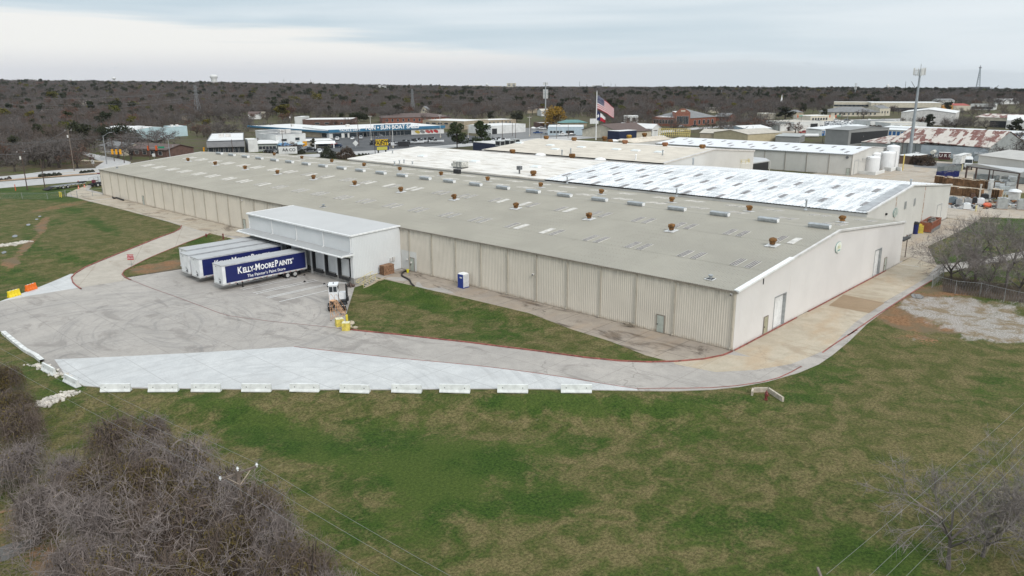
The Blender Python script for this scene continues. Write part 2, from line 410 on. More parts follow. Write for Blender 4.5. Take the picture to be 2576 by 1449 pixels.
def concrete(name,c1,c2,stain=(.12,.10,.08),stn=.5,joints=5.5,jr=0.,arcs=None,crack=.5,rust=0.,lines_=.8,tyre=.36):
    m,t,b,p = newmat(name)
    big = NZ(t,p,.07,5,.6); mid = NZ(t,p,.5,5,.65,.4); fine = NZ(t,p,6,4,.75)
    c = MIX(t,MR(t,big,.3,.7),c1,c2)
    c = MIX(t,MR(t,mid,.3,.72,0,.6),c,scale3(c1,.8))
    c = MIX(t,MR(t,fine,.35,.75,0,.35),c,scale3(c1,.6))
    st = NZ(t,MAPV(t,p,.8,.35,1,rz=jr+.4),.35,6,.7,.8)
    c = MIX(t,MR(t,st,.52,.66,0,stn),c,stain)
    if rust: c = MIX(t,MR(t,NZ(t,MAPV(t,p,.3,.9,1,loc=(5,2,0)),.3,5,.6),.45,.7,0,rust),c,(.42,.28,.16))
    if arcs:
        sp = N(t,'ShaderNodeSeparateXYZ'); t.links.new(p,sp.inputs[0]); tot = None
        for cx,cy,r0,r1,fr in arcs:
            dx = M(t,'SUBTRACT',sp.outputs[0],cx); dy = M(t,'SUBTRACT',sp.outputs[1],cy)
            d = M(t,'SQRT',M(t,'ADD',M(t,'MULTIPLY',dx,dx),M(t,'MULTIPLY',dy,dy)))
            an = M(t,'ARCTAN2',dy,dx)
            cmb = N(t,'ShaderNodeCombineXYZ'); t.links.new(M(t,'MULTIPLY',d,fr),cmb.inputs[0]); t.links.new(M(t,'MULTIPLY',an,1.3),cmb.inputs[1]); cmb.inputs[2].default_value = cx
            k = MR(t,NZ(t,cmb.outputs[0],1.,5,.72,.15),.50,.66)
            k = M(t,'MULTIPLY',k,M(t,'MULTIPLY',MR(t,d,r0,r0+3),MR(t,d,r1,r1-5)))
            tot = k if tot is None else M(t,'MAXIMUM',tot,k)
        c = MIX(t,M(t,'MULTIPLY',tot,tyre),c,(.17,.165,.165))
    if joints:
        mp = MAPV(t,p,1/joints,1/joints,1,rz=jr); sj = N(t,'ShaderNodeSeparateXYZ'); t.links.new(mp,sj.inputs[0]); jj = None
        for o in (0,1):
            fr = M(t,'ABSOLUTE',M(t,'SUBTRACT',M(t,'FRACT',M(t,'ADD',sj.outputs[o],M(t,'MULTIPLY',M(t,'SUBTRACT',mid,.5),.012))),.5))
            k = MR(t,fr,.5-.045/joints*1.3,.5); jj = k if jj is None else M(t,'MAXIMUM',jj,k)
        c = MIX(t,M(t,'MULTIPLY',jj,lines_),c,scale3(stain,.8))
    if crack:
        v = N(t,'ShaderNodeTexVoronoi',feature='DISTANCE_TO_EDGE',i_Scale=.11); t.links.new(MAPV(t,p,1,1,0),v.inputs[0])
        wv = N(t,'ShaderNodeVectorMath',operation='ADD'); t.links.new(p,wv.inputs[0])
        nn = N(t,'ShaderNodeTexNoise',i_Scale=.5,i_Detail=4); t.links.new(p,nn.inputs[0]); sc2 = N(t,'ShaderNodeVectorMath',operation='SCALE',i_3=2.5); t.links.new(nn.outputs[1],sc2.inputs[0]); t.links.new(sc2.outputs[0],wv.inputs[1]); t.links.new(wv.outputs[0],v.inputs[0])
        k = M(t,'MULTIPLY',MR(t,v.outputs[0],.008,.001),MR(t,big,.45,.6))
        c = MIX(t,M(t,'MULTIPLY',k,crack),c,scale3(stain,.7))
    setc(t,b,c,.9,0,fine,.2,.01); b.inputs['Specular IOR Level'].default_value = .25
    return m
yard_arcs = []
for px,py,r0,r1,fr in ((330,905,4,17,1.6),(700,880,3,13,2.0),(230,850,9,26,1.1),(560,800,5,24,1.2)):
    q = at(px,py); yard_arcs.append((q.x,q.y,r0,r1,fr))
M_yard = concrete('worn_concrete',(.39,.36,.33),(.47,.43,.39),(.19,.17,.155),.5,6.1,.0,yard_arcs,.45,0,.5)
q1 = at(620,1080); 
M_new = concrete('new_concrete',(.55,.553,.55),(.615,.613,.60),(.42,.41,.40),.35,5.2,.0,[(q1.x,q1.y,10,40,1.1)],0.,0,.85,.18)
M_tan = concrete('tan_concrete',(.47,.405,.31),(.54,.47,.37),(.30,.23,.16),.45,7.6,.0,None,.25,.45,.5)
M_apron = concrete('stained_concrete',(.33,.28,.235),(.42,.36,.29),(.085,.065,.05),.85,5.475,.0,None,1.,.25)
M_grey = concrete('grey_concrete',(.42,.41,.395),(.48,.465,.45),(.25,.23,.2),.35,6.0,.3,None,.4)
M_patch = concrete('brown_concrete',(.33,.24,.155),(.36,.265,.175),(.25,.17,.1),.3,0,.0,None,0.)
M_back = concrete('yard_concrete',(.42,.365,.30),(.50,.44,.37),(.22,.19,.16),.55,8,.0,None,.6,.3)
M_road = concrete('road_concrete',(.46,.45,.44),(.52,.505,.49),(.30,.28,.26),.3,0,.0,None,.3)
M_asph = concrete('lot_asphalt',(.085,.086,.09),(.14,.14,.142),(.05,.05,.05),.5,0,.0,None,.6)
M_asphl = concrete('pale_asphalt',(.20,.20,.20),(.27,.265,.26),(.12,.12,.12),.5,0,.0,None,.6)
M_red = mat('red_kerb_paint',(.27,.085,.065),.7,0,.45,1.6)
M_white = mat('white_paint',(.80,.80,.79),.5,0,.12,2.)
M_line = mat('white_line_paint',(.66,.66,.65),.7,0,.25,2.)
M_dirtwhite = mat('dirty_white_paint',(.66,.655,.63),.6,0,.28,1.3)

outer = (D2((-60,792)) + W2('e',(0,1045)) + D2((100,722),(177.5,689.6),(185.8,689.6),(213,673),(248,658),(298,638),(348,618),(398,598),(436,584.6),(452,576),(455,568),(423,558),(298,524.6),(221,505.8),(193,498),(168,494),(169,487),(190,477.4),(222,465.5),(252,452)) )
Lb = Vector((2,190)); 
outer += [Vector((1.2,205)),Vector((1.2,0.6)),Vector((60,.6))]
outer += D2((2357,667),(2407,660.8),(2479.5,650.8),(2576,632),(2700,612),(2720,632),(2576,648),(2477,665.8),(2422,677),(2372,686),(2344.5,705.8),(2244.5,768),(2182,814.6),(2134.5,860.6),(2095,893),(2060,917),(2010,938),(1930,961),(1860,974),(1790,981),(1700,984.5),(1603,984),(1000,981.5),(500,979),(340,977.5),(250,975),(210,972),(165,947),(107,909.6),(8.5,839))
drape('concrete_yard',outer,.05,M_yard,3.,.3)
# newer and older slabs laid over it
drape('new_concrete_apron',D2((137,905),(300,898),(500,888),(740,873),(870,888),(1000,902),(1200,921),(1400,947),(1603,978),(1603,983.4),(1000,980.6),(500,978),(250,974),(211,971),(165,946)),.056,M_new)
drape('new_concrete_corner',W2('e',(0,1042),(390,900),(705,768),(745,766),(717,800),(740,850),(790,905),(470,958),(300,985),(0,1045.5)),.056,M_new)
drape('tan_concrete_lane',[Vector((-.5,-2.5)),Vector((-.05,0))]+[Vector((58.4,-.1)),Vector((64,-.1))]+D2((2357,668),(2330,700),(2217,765),(2150,813),(2110,852),(2093,873),(2050,893),(1990,917),(1900,932),(1800,937),(1700,918),(1690,909),(1780,904),(1830,893)),.056,M_tan)
drape('brown_concrete_patch',W2('i',(760,975),(1175,1058),(1015,1162),(610,1085)),.062,M_patch)
drape('apron_slab',[Vector((-.05,0)),Vector((-.05,58.5)),Vector((-9.7,58.5))]+D2((947,700),(958,703),(1043,722),(1083,732),(1208,761),(1333,791),(1437,830.6),(1533,860),(1624,897),(1680,910),(1760,905),(1820,893)),.056,M_apron)
drape('apron_slab',[Vector((-.05,93)),Vector((-.05,191)),Vector((-.05,204))]+D2((222,466),(190,477),(169,487),(193,498),(298,524.6),(423,557),(455,567),(529,588),(578,601))+[Vector((-9.6,93))],.056,concrete('stained_tan_concrete',(.45,.39,.31),(.53,.465,.38),(.13,.10,.075),.7,5.475,.0,None,.8,.25))
drape('tan_drive',W2('e',(1828,282),(1815,320),(1740,355),(1600,408),(1400,488),(1200,568),(1000,648),(860,708),(760,765),(722,810),(740,850),(800,905),(1290,828),(1240,775),(1262,735),(1330,690),(1500,607),(1700,522),(1900,440),(2110,362)),.062,concrete('drive_concrete',(.44,.395,.335),(.50,.45,.385),(.28,.23,.18),.4,6,.5,None,.3))
M_grass2 = bpy.data.materials['grass_ground']
def lawn(name,pts,dz,green=.4,soil=None):
    o = drape(name,pts,dz,M_grass2,1.5)
    me = o.data; n = len(me.vertices)
    for k in ('grn','soil','grav','wood'):
        a = me.attributes.new(k,'FLOAT','POINT')
        a.data.foreach_set('value',[field(GRN,v.co.x,v.co.y) if k == 'grn' else field(SOIL,v.co.x,v.co.y) if k == 'soil' else 0. for v in me.vertices])
    return o
isl1 = smooth(D2((529,588.5),(480,608),(423,630.8),(373,652),(330.8,673.3),(313,683),(307.5,692),(315.7,699.6)))+D2((348,694.6),(452,678.3),(560,655),(612,640),(612,612),(578,600.8))
isl2 = D2((948,700.5),(892,725),(880,765),(869.8,798.3),(870,820))+smooth(D2((882,831),(1000,843),(1091,853.4),(1180,863),(1257,873),(1370,887),(1471,901),(1556,909.6),(1630,912.5),(1682.5,911.7)))+D2((1624.5,896.8),(1533,860.6),(1436.7,830.6),(1333,790.8),(1208,760.8),(1083,732),(1043,722))
lawn('lawn_island',isl1,.14); lawn('lawn_island',isl2,.14)
lawn('lawn_right',D2((2357,666),(2334.5,620.8),(2400,590),(2457,557),(2469.5,547),(2576,551),(2800,560),(2750,590),(2576,632),(2479.5,650.8),(2407,660.8)),.10)
# kerbs and painted lines
strip('kerb',smooth(D2((529,588.5),(480,608),(423,630.8),(373,652),(330.8,673.3),(313,683),(307.5,692),(315.7,700),(330,706))),.16,.15,.05,M_red,join=False)
strip('kerb',smooth(W2('e',(1828,280),(1815,312),(1750,347),(1600,401),(1400,481),(1200,561),(1000,641),(860,700),(760,762),(720,805),(735,855),(770,890),(820,922))),.16,.15,.05,M_red,join=False)
strip('kerb',smooth(D2((872,829),(882,831),(1000,843),(1091,853.4),(1180,863),(1257,873),(1370,887),(1471,901),(1556,909.6),(1630,912.5),(1700,911),(1770,905),(1820,895),(1843,885))),.16,.13,.05,M_red,join=False)
strip('kerb',[Vector((.1,-.16)),Vector((17,-.16))],.14,.12,.05,M_red,join=False)
strip('kerb',[Vector((20.5,-.16)),Vector((51,-.16))],.14,.12,.05,M_red,join=False)
strip('kerb',smooth(W2('y',(0,345),(150,345),(300,342),(450,330),(600,308),(700,282),(770,250),(832,215))),.17,.0,.063,M_red,join=False)
strip('kerb',smooth(W2('y',(955,135),(1040,75),(1160,0))+W2('i',(800,1385),(950,1285),(1100,1180),(1300,1050),(1500,920),(1650,830))),.2,.0,.063,M_red,join=False)
strip('painted_line',smooth(W2('e',(1270,808),(1400,860),(1540,915),(1740,985),(1900,1045),(2080,1110),(2290,1185),(2576,1222))+W2('f',(900,1240),(1200,1270),(1500,1300),(1640,1318))),.13,.0,.063,mat('faded_red_paint',(.22,.12,.11),.8,0,.35,2.),join=False)
strip('painted_line',smooth(D2((740,873),(870,888),(1000,902),(1200,921),(1400,947),(1603,979),(1661,978))),.13,.0,.064,M_red,join=False)
for a,b in (((630,912),(1240,785)),((655,925),(1330,778)),((755,958),(1465,803)),((785,968),(1490,813)),((890,1003),(1580,850)),((910,1010),(1610,853)),((1020,1047),(1515,930)),((530,882),(1010,785))):
    strip('painted_line',[A('f',*a).xy,A('f',*b).xy],.14,0,.066,M_white,join=False)
strip('kerb',[A('i',1325,665).xy,A('i',1515,695).xy],.15,.0,.066,M_line,join=False)
strip('painted_line',[A('a',890,1385).xy,A('a',1130,1358).xy],.3,0,.066,M_line,join=False)
strip('kerb',W2('i',(1800,208),(2100,240),(2330,265)),.3,.12,.05,M_tan,join=False)
# concrete edge along the yard's low side
strip('low_kerb',W2('w',(20,20),(80,70),(150,125),(215,160),(250,190)),.5,.35,0.,M_dirtwhite,join=False)
# ------------------------------------------------------------ metal buildings
def corr(mb,O,U,V,Nn,ul,vl,pitch=.3,depth=.035,k=None,u0=0.,wide=.42):
    """ribbed sheet: ribs run along V and repeat along U; vl may be a function of u"""
    O,U,V,Nn = Vector(O),Vector(U),Vector(V),Vector(Nn); f = vl if callable(vl) else (lambda u: vl)
    us = [(0.,0.)]; n = max(1,int(round(ul/pitch))); p = ul/n
    for i in range(n):
        a = i*p; us += [(a+p*(.5-wide/2),0.),(a+p*(.5-wide/2+.1),depth),(a+p*(.5+wide/2-.1),depth),(a+p*(.5+wide/2),0.)]
    us.append((ul,0.)); vs_ = []
    for u,d in us:
        b = O+U*u+Nn*d; vs_ += [tuple(b),tuple(b+V*f(u+u0))]
    fs = [(2*i,2*i+2,2*i+3,2*i+1) for i in range(len(us)-1)]
    if U.cross(V).dot(Nn) < 0: fs = [tuple(reversed(q)) for q in fs]
    return mb.add(vs_,fs,k)
def metal(name,c,s=.35,var=.06,streak=.25,sc_=(.55,.5,.44),dots=False,vertical=True,rough=.45,base=0.,patch=None,eave=0.):
    m,t,b,p = newmat(name)
    a = NZ(t,p,s,4,.6); cc = MIX(t,MR(t,a,.3,.7),scale3(c,1-var),scale3(c,1+var))
    fine = NZ(t,p,7,3,.7); cc = MIX(t,MR(t,fine,.3,.7,0,.25),cc,scale3(c,.86))
    sv = MAPV(t,p,3.2,3.2,.16) if vertical else MAPV(t,p,.18,3.2,3.2)
    st = NZ(t,sv,1.,5,.7); cc = MIX(t,MR(t,st,.56,.74,0,streak),cc,scale3(c,.52) if sc_ is None else sc_)
    sep_ = N(t,'ShaderNodeSeparateXYZ'); t.links.new(p,sep_.inputs[0])
    if base:   # rust and splash on the bottom metre
        k = MR(t,M(t,'ADD',sep_.outputs[2],M(t,'MULTIPLY',NZ(t,p,1.4,5,.7),1.2)),1.15,.45,0,base)
        cc = MIX(t,k,cc,(.36,.27,.18))
    if eave:   # run-off streaks under the gutter
        k = M(t,'MULTIPLY',MR(t,NZ(t,MAPV(t,p,4.5,4.5,.1),1.,4,.7),.45,.7),MR(t,sep_.outputs[2],4.6,6.9))
        cc = MIX(t,M(t,'MULTIPLY',k,eave),cc,scale3(c,.55))
    if patch: cc = patch(t,p,cc)
    if dots:
        fy = M(t,'ABSOLUTE',M(t,'SUBTRACT',M(t,'FRACT',M(t,'MULTIPLY',sep_.outputs[1],1/.6)),.5))
        fx = M(t,'ABSOLUTE',M(t,'SUBTRACT',M(t,'FRACT',M(t,'MULTIPLY',sep_.outputs[0],1/1.5)),.5))
        k = M(t,'MULTIPLY',MR(t,fy,.10,.05),MR(t,fx,.05,.02)); cc = MIX(t,M(t,'MULTIPLY',k,.55),cc,(.07,.065,.055))
    setc(t,b,cc,rough,0.,fine,.08,.01); return m
def ribs(pitch,ax,k=.2,off=0.,obj=False):  # paints the shade of the rib valleys as darker colour stripes
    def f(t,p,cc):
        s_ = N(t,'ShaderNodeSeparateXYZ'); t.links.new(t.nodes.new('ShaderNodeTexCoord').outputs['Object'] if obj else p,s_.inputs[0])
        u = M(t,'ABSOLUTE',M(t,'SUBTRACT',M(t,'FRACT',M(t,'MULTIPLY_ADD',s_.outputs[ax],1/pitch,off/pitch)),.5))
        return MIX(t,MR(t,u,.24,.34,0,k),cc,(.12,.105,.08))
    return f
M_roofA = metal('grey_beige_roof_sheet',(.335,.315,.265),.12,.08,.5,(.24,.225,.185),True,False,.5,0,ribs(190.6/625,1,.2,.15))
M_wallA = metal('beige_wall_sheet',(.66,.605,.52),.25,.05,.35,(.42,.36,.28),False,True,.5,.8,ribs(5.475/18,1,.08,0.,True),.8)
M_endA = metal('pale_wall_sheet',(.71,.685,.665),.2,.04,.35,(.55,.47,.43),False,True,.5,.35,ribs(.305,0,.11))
M_trimA = mat('beige_trim',(.46,.42,.35),.5,0,.1,1.)
M_gut = mat('taupe_gutter',(.27,.235,.195),.5,0,.2,1.)
M_wtrim = mat('pale_trim',(.62,.60,.575),.5,0,.15,.8)
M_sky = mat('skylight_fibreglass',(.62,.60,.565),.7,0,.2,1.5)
M_skyd = mat('skylight_dark_stripe',(.07,.058,.058),.95,0,.3,1.5)  # dark stripes between the pale skylight ribs
M_galv = mat('galvanised_metal',(.40,.42,.43),.35,.5,.2,2.)
M_galvd = mat('dark_galvanised',(.16,.165,.17),.45,.3,.2,2.)
M_bag = mat('brown_canvas_bag',(.19,.088,.022),.85,0,.6,2.2)
M_blob = mat('white_sealant',(.66,.66,.65),.5,0,.15,3.)
M_sage = mat('sage_door_paint',(.42,.45,.40),.5,0,.15,1.5)
M_olive = mat('khaki_door_paint',(.36,.34,.24),.5,0,.15,1.5)
M_black = mat('black_rubber',(.018,.018,.02),.8,0,.3,3.)
M_dark = mat('dark_opening',(.02,.02,.022),.6)
M_orangebrown = mat('rust',(.25,.11,.05),.9,0,.4,2.)
WA,LA,HA,PA,XR = 58.4,190.3,7.0,9.74,29.2
SLP = (PA-HA)/XR
hA = lambda u: HA+SLP*(XR-abs(u-XR))
A_ = thing('warehouse',(0,0,0),0,'long low warehouse with beige walls, grey-beige ribbed roof and brown bagged roof vents','warehouse')
# long wall in bays
bays = [0.,7.81]
while bays[-1]+5.475 < LA-1: bays.append(bays[-1]+5.475)
bays.append(LA)
pm = {}
for a,b in zip(bays,bays[1:]):
    k = round(b-a,3)
    if k not in pm:
        mb = MB(); corr(mb,(0,0,.12),(0,1,0),(0,0,1),(-1,0,0),b-a,HA-.12,.305,.035); pm[k] = mb.mesh('wall_panel',M_wallA)
    put('wall_panel',pm[k],A_,(0,a,0))
ds = MB(); ds.b2(-.17,-.04,-.07,.07,.35,HA-.1); ds.b2(-.4,-.04,-.07,.07,.22,.36); ds.b2(-.19,-.03,-.1,.1,2.6,2.7); ds.b2(-.19,-.03,-.1,.1,4.9,5.0)
dsm = ds.mesh('downspout',M_trimA)
for y in bays[1:-1]+[.25,LA-.2]:
    if 59.2 < y < 91: continue
    put('downspout',dsm,A_,(0,y,0))
mb = MB(); mb.b2(-.04,.1,-.02,LA,0,.13); mb.build('foundation',mat('foundation_concrete',(.30,.26,.21),.9,0,.35,1.),A_)
mb = MB(); mb.prism([(-.03,HA-.16),(-.26,HA-.12),(-.28,HA+.06),(-.24,HA+.06),(-.22,HA-.06),(-.03,HA-.06)],-.1,59.3); mb.prism([(-.03,HA-.16),(-.26,HA-.12),(-.28,HA+.06),(-.24,HA+.06),(-.22,HA-.06),(-.03,HA-.06)],91.1,LA+.1); mb.build('gutter',M_gut,A_)
# end walls, back wall
def gable(parent,Y,X0,X1,hf,m,sgn=-1,pitch=.305,brk=None,name='end_wall',z0=.1):
    mb = MB(); corr(mb,(X0,Y,z0),(1,0,0),(0,0,1),(0,sgn,0),X1-X0,lambda u: hf(X0+u)-z0,pitch,.035); return mb.build(name,m,parent)
def openend(X0,X1,cuts):
    """end wall in panels that leave out the door openings; cuts = (x0, x1, height)"""
    x = X0
    for c0,c1,ch in cuts:
        if c0 > x+.05:
            mb = MB(); corr(mb,(x,0,.1),(1,0,0),(0,0,1),(0,-1,0),c0-x,(lambda q: lambda u: hA(q+u)-.1)(x),.305,.035); mb.build('end_wall',M_endA,A_)
        mb = MB(); corr(mb,(c0,0,ch),(1,0,0),(0,0,1),(0,-1,0),c1-c0,(lambda q,h: lambda u: hA(q+u)-h)(c0,ch),.305,.035); mb.build('end_wall',M_endA,A_)
        x = c1
    mb = MB(); corr(mb,(x,0,.1),(1,0,0),(0,0,1),(0,-1,0),X1-x,lambda u: hA(x+u)-.1,.305,.035); mb.build('end_wall',M_endA,A_)
gx = lambda c,x,y: onY(*Z(c,x,y),0.)
d1a,d1b = gx('i',40,1330).x,gx('i',150,1275).x; d1h = gx('i',60,1010).z
d2a,d2b = gx('i',1048,790).x,gx('i',1112,752).x; d2h = gx('i',1075,535).z
e1a,e1b = gx('h',1538,1385).x,gx('h',1570,1370).x; e2a,e2b = gx('i',1155,735).x,gx('i',1173,727).x
openend(0,WA,[(d1a,d1b,d1h),(d2a,d2b,d2h)])
def rollup(parent,P,wdt,h,ax='x',m=None,sl=.25,rec=.35,name='overhead_door',frame=None):
    """sectional door, sheets recessed behind the wall plane; local x along the wall, y outward negative"""
    e = thing(name,P,0 if ax == 'x' else -pi/2); e.parent = parent
    mb = MB(); n = int(h/sl)
    mb.b2(0,wdt,rec-.02,rec+.03,0,h)
    for i in range(n): mb.b2(.03,wdt-.03,rec-.06,rec-.015,i*sl+.02,(i+1)*sl-.02)
    mb.build('curtain',m or M_white,e)
    fr = MB(); fr.b2(-.12,0,-.08,rec+.03,0,h+.12); fr.b2(wdt,wdt+.12,-.08,rec+.03,0,h+.12); fr.b2(0,wdt,-.08,rec+.03,h,h+.12)
    fr.build('frame',frame or M_galv,e); return e
rollup(A_,(d1a,0,0),d1b-d1a,d1h); rollup(A_,(d2a,0,0),d2b-d2a,d2h)
def pdoor(parent,P,wdt=.95,h=2.13,ax='x',m=M_sage,name='door'):
    e = thing(name,P,0 if ax == 'x' else -pi/2); e.parent = parent
    mb = MB(); mb.b2(0,wdt,-.06,.0,.03,h); mb.build('leaf',m,e)
    fr = MB(); fr.b2(-.09,0,-.09,0,0,h+.1); fr.b2(wdt,wdt+.09,-.09,0,0,h+.1); fr.b2(0,wdt,-.09,0,h,h+.1); fr.build('frame',M_gut,e)
    hd = MB(); hd.box((.1,-.1,1.0),(.05,.07,.16)); hd.build('handle',M_dark,e); return e
pdoor(A_,(e1a,-.03,.05),max(.95,e1b-e1a),2.2,'x',M_olive); pdoor(A_,(e2a,-.03,.05),max(.95,e2b-e2a),2.2,'x',M_sage)
for c,x,y in (('h',475,1355),('g',302,742),('f',668,305),('a',1445,1420)):
    q = onX(*Z(c,x,y),0.); pdoor(A_,(-.03,q.y,.12),.98,2.15,'y')
mb = MB(); corr(mb,(WA,0,0),(0,1,0),(0,0,1),(1,0,0),LA,HA,.6,.035); mb.build('back_wall',M_wallA,A_)
mb = MB(); corr(mb,(0,LA,0),(1,0,0),(0,0,1),(0,1,0),WA,hA,.6,.035); mb.build('end_wall',M_wallA,A_)
# roof: rows of ribbed sheets, each lapping over the one below
sl_ = Vector((1,0,SLP)).normalized(); sr_ = Vector((1,0,-SLP)).normalized()
nl = Vector((-SLP,0,1)).normalized(); nr = Vector((SLP,0,1)).normalized()
rows = [-.12,7.93,13.9,19.9,25.6,29.2]
for i,(a,b) in enumerate(zip(rows,rows[1:])):
    mb = MB(); corr(mb,Vector((a,-.15,HA+SLP*a+.03+.02*(i % 2)))+Vector((0,0,.0)),(0,1,0),sl_,nl,LA+.3,(b-a)/sl_.x+(.05 if i < 4 else 0),.305,.05,0); mb.build('roof_sheet_row',M_roofA,A_)
    mb = MB(); corr(mb,Vector((WA-a,-.15,HA+SLP*a+.03+.02*(i % 2))),(0,1,0),-sr_,nr,LA+.3,(b-a)/sl_.x+(.05 if i < 4 else 0),.305,.05,0); mb.build('roof_sheet_row',M_roofA,A_)
mb = MB(); mb.prism([(XR-.3,PA+.02),(XR,PA+.12),(XR+.3,PA+.02),(XR,PA+.05)],-.16,LA+.16); mb.build('ridge_cap',M_roofA,A_)
def rake(parent,Y,X0,Xp,X1,z0,zp,z1,m1,wdt=.22,hh=.28,name='rake_trim'):
    for (xa,za),(xb,zb) in (((X0,z0),(Xp,zp)),((Xp,zp),(X1,z1))):
        mb = MB(); v = []
        for x,z in ((xa,za),(xb,zb)):
            v += [(x,Y-wdt,z+.16),(x,Y+.12,z+.16),(x,Y+.12,z+.0),(x,Y-wdt,z-hh+.16)]
        mb.add(v,[(0,1,5,4),(1,2,6,5),(2,3,7,6),(3,0,4,7),(3,2,1,0),(4,5,6,7)]); mb.build(name,m1,parent)
rake(A_,-.05,-.1,XR,WA+.1,HA,PA,HA,M_wtrim)
rake(A_,LA+.15,-.1,XR,WA+.1,HA,PA,HA,M_wtrim)
mb = MB(); v = []
for x in (-.12,14.2): v += [(x,-.30,HA+SLP*x+.2),(x,.32,HA+SLP*x+.22),(x,.32,HA+SLP*x+.16),(x,-.30,HA+SLP*x-.02)]
mb.add(v,[(0,1,5,4),(1,2,6,5),(2,3,7,6),(3,0,4,7),(3,2,1,0),(4,5,6,7)]); mb.build('rake_flashing',M_white,A_,label='bright white replacement rake flashing')
def rotslope(o,s): o.rotation_euler = (0,-s*math.atan(SLP),0)
# skylight panels: pairs, every bay
def skylight_mesh(wd,ln,dark):
    mb = MB(); mb.b2(0,ln,0,wd,0,.07,0); n = 3
    for i in range(n):
        y = wd*(i+.5)/n; 
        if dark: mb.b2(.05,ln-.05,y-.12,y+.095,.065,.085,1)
    for i in range(n+1):
        y = wd*i/n; mb.b2(0,ln,max(0,y-.035),min(wd,y+.035),.065,.11,0)
    return mb.mesh('skylight',[M_sky,M_skyd])
skm = [skylight_mesh(.9,3.0,True),skylight_mesh(.9,3.0,False)]
def onroofA(x,lift=.0): return hA(x)+lift
k = 0; ks = []
while 2.4+7.72*k < LA-5: ks.append(2.4+7.72*k+(.0 if k < 1 else (-.3 if k % 2 else .2))); k += 1
for i,y in enumerate(ks):
    for x0,sg in ((7.95,1),(19.93,1),(36.2,-1),(49.6,-1)):
        for dy in (0,1.92):
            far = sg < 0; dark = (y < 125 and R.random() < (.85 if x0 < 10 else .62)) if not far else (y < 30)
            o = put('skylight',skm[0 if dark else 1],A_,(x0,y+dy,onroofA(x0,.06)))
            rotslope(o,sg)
# bagged turbine vents
def vent_bag(seed,col=M_bag):
    r = random.Random(seed); mb = MB(); n = 14; prof = [(.5,.25),(.56,.42),(.44,.55),(.58,.72),(.70,.92),(.72,1.12),(.62,1.32),(.34,1.43),(.05,1.45)]
    v = []; ph = [r.uniform(0,6.28) for _ in range(4)]
    for j,(q,z) in enumerate(prof):
        for i in range(n):
            t = 2*pi*i/n; w_ = 1+.09*math.sin(3*t+ph[0]+j*.8)+.06*math.sin(5*t+ph[1]-j)+.05*math.sin(2*t+ph[2])+r.uniform(-.035,.035)
            v.append((q*w_*math.cos(t)+.05*math.sin(ph[3])*z,q*w_*math.sin(t)+.05*math.cos(ph[3])*z,z+r.uniform(-.02,.02)))
    f = [(j*n+i,j*n+(i+1) % n,(j+1)*n+(i+1) % n,(j+1)*n+i) for j in range(len(prof)-1) for i in range(n)]+[tuple(range((len(prof)-1)*n,len(prof)*n))]
    mb.add(v,f); return mb.mesh('bag_cover',col)
bags = [vent_bag(i) for i in range(5)]
cm = MB(); cm.lathe([(.42,-.15),(.34,.1),(.3,.45)],n=14); curb_m = cm.mesh('vent_neck',M_galv)
fm = MB(); r = random.Random(3)
for i in range(7): y = -.9+.3*i; fm.b2(-1.0-r.uniform(0,.25),1.0+r.uniform(0,.25),y-.16,y+.16,-.02,.05+.02*(i % 2))
flash_m = fm.mesh('flashing',M_blob)
def vent(parent,P,s,i,scale=1.):
    e = thing('turbine_vent',P); e.parent = parent; e.rotation_euler = (0,-s*math.atan(SLP),0); e.scale = (.72*scale,)*3
    b = put('bag_cover',bags[i % 5],e,rz=R.uniform(0,6)); put('vent_neck',curb_m,e); put('flashing',flash_m,e); return e
ny = [4.4,19.7,34.6,50.3,65.8,81.3,96.6,112.2,127.6,143.0,158.8,174.8]
for i,y in enumerate(ny):
    vent(A_,(18.1,y,onroofA(18.1,.12)),1,i); vent(A_,(42.3+max(0,y-100)*.03,y,onroofA(42.3+max(0,y-100)*.03,.12)),-1,i+3)
# ridge ventilators
rv = MB(); rv.prism([(-.34,.0),(-.34,.18),(-.48,.2),(-.48,.5),(-.34,.62),(.34,.62),(.48,.5),(.48,.2),(.34,.18),(.34,0)],0,2.95,k=0)
rv.prism([(-.30,.02),(-.36,.2),(-.44,.3),(-.44,.46),(-.30,.57),(.30,.57),(.44,.46),(.44,.3),(.36,.2),(.30,.02)],-.03,0,k=1); rvm = rv.mesh('ridge_vent',[M_galv,M_white])
k = 0
while 1.3+7.65*k < LA-6:
    put('ridge_vent',rvm,A_,(XR,1.3+7.65*k-.15*(k % 2),PA+.04)); k += 1
for c,x,y in (('h',1015,820),('f',1467,92),('a',1180,1058)):
    d = ray(*Z(c,x,y)); t = (HA-CAM.z+SLP*CAM.x)/(d.z-SLP*d.x); p = CAM+d*t
    e = thing('roof_exhaust',(p.x,p.y,p.z+.05)); e.parent = A_
    b = MB(); b.b2(-.55,.55,-.55,.55,0,.06,0); b.b2(-.38,.38,-.38,.38,.06,.1,1); b.build('flashing',[M_blob,M_dark],e)
    b = MB(); b.lathe([(.2,.05),(.2,.42),(.3,.45),(.3,.52)],n=12); b.build('stack',M_galv,e)
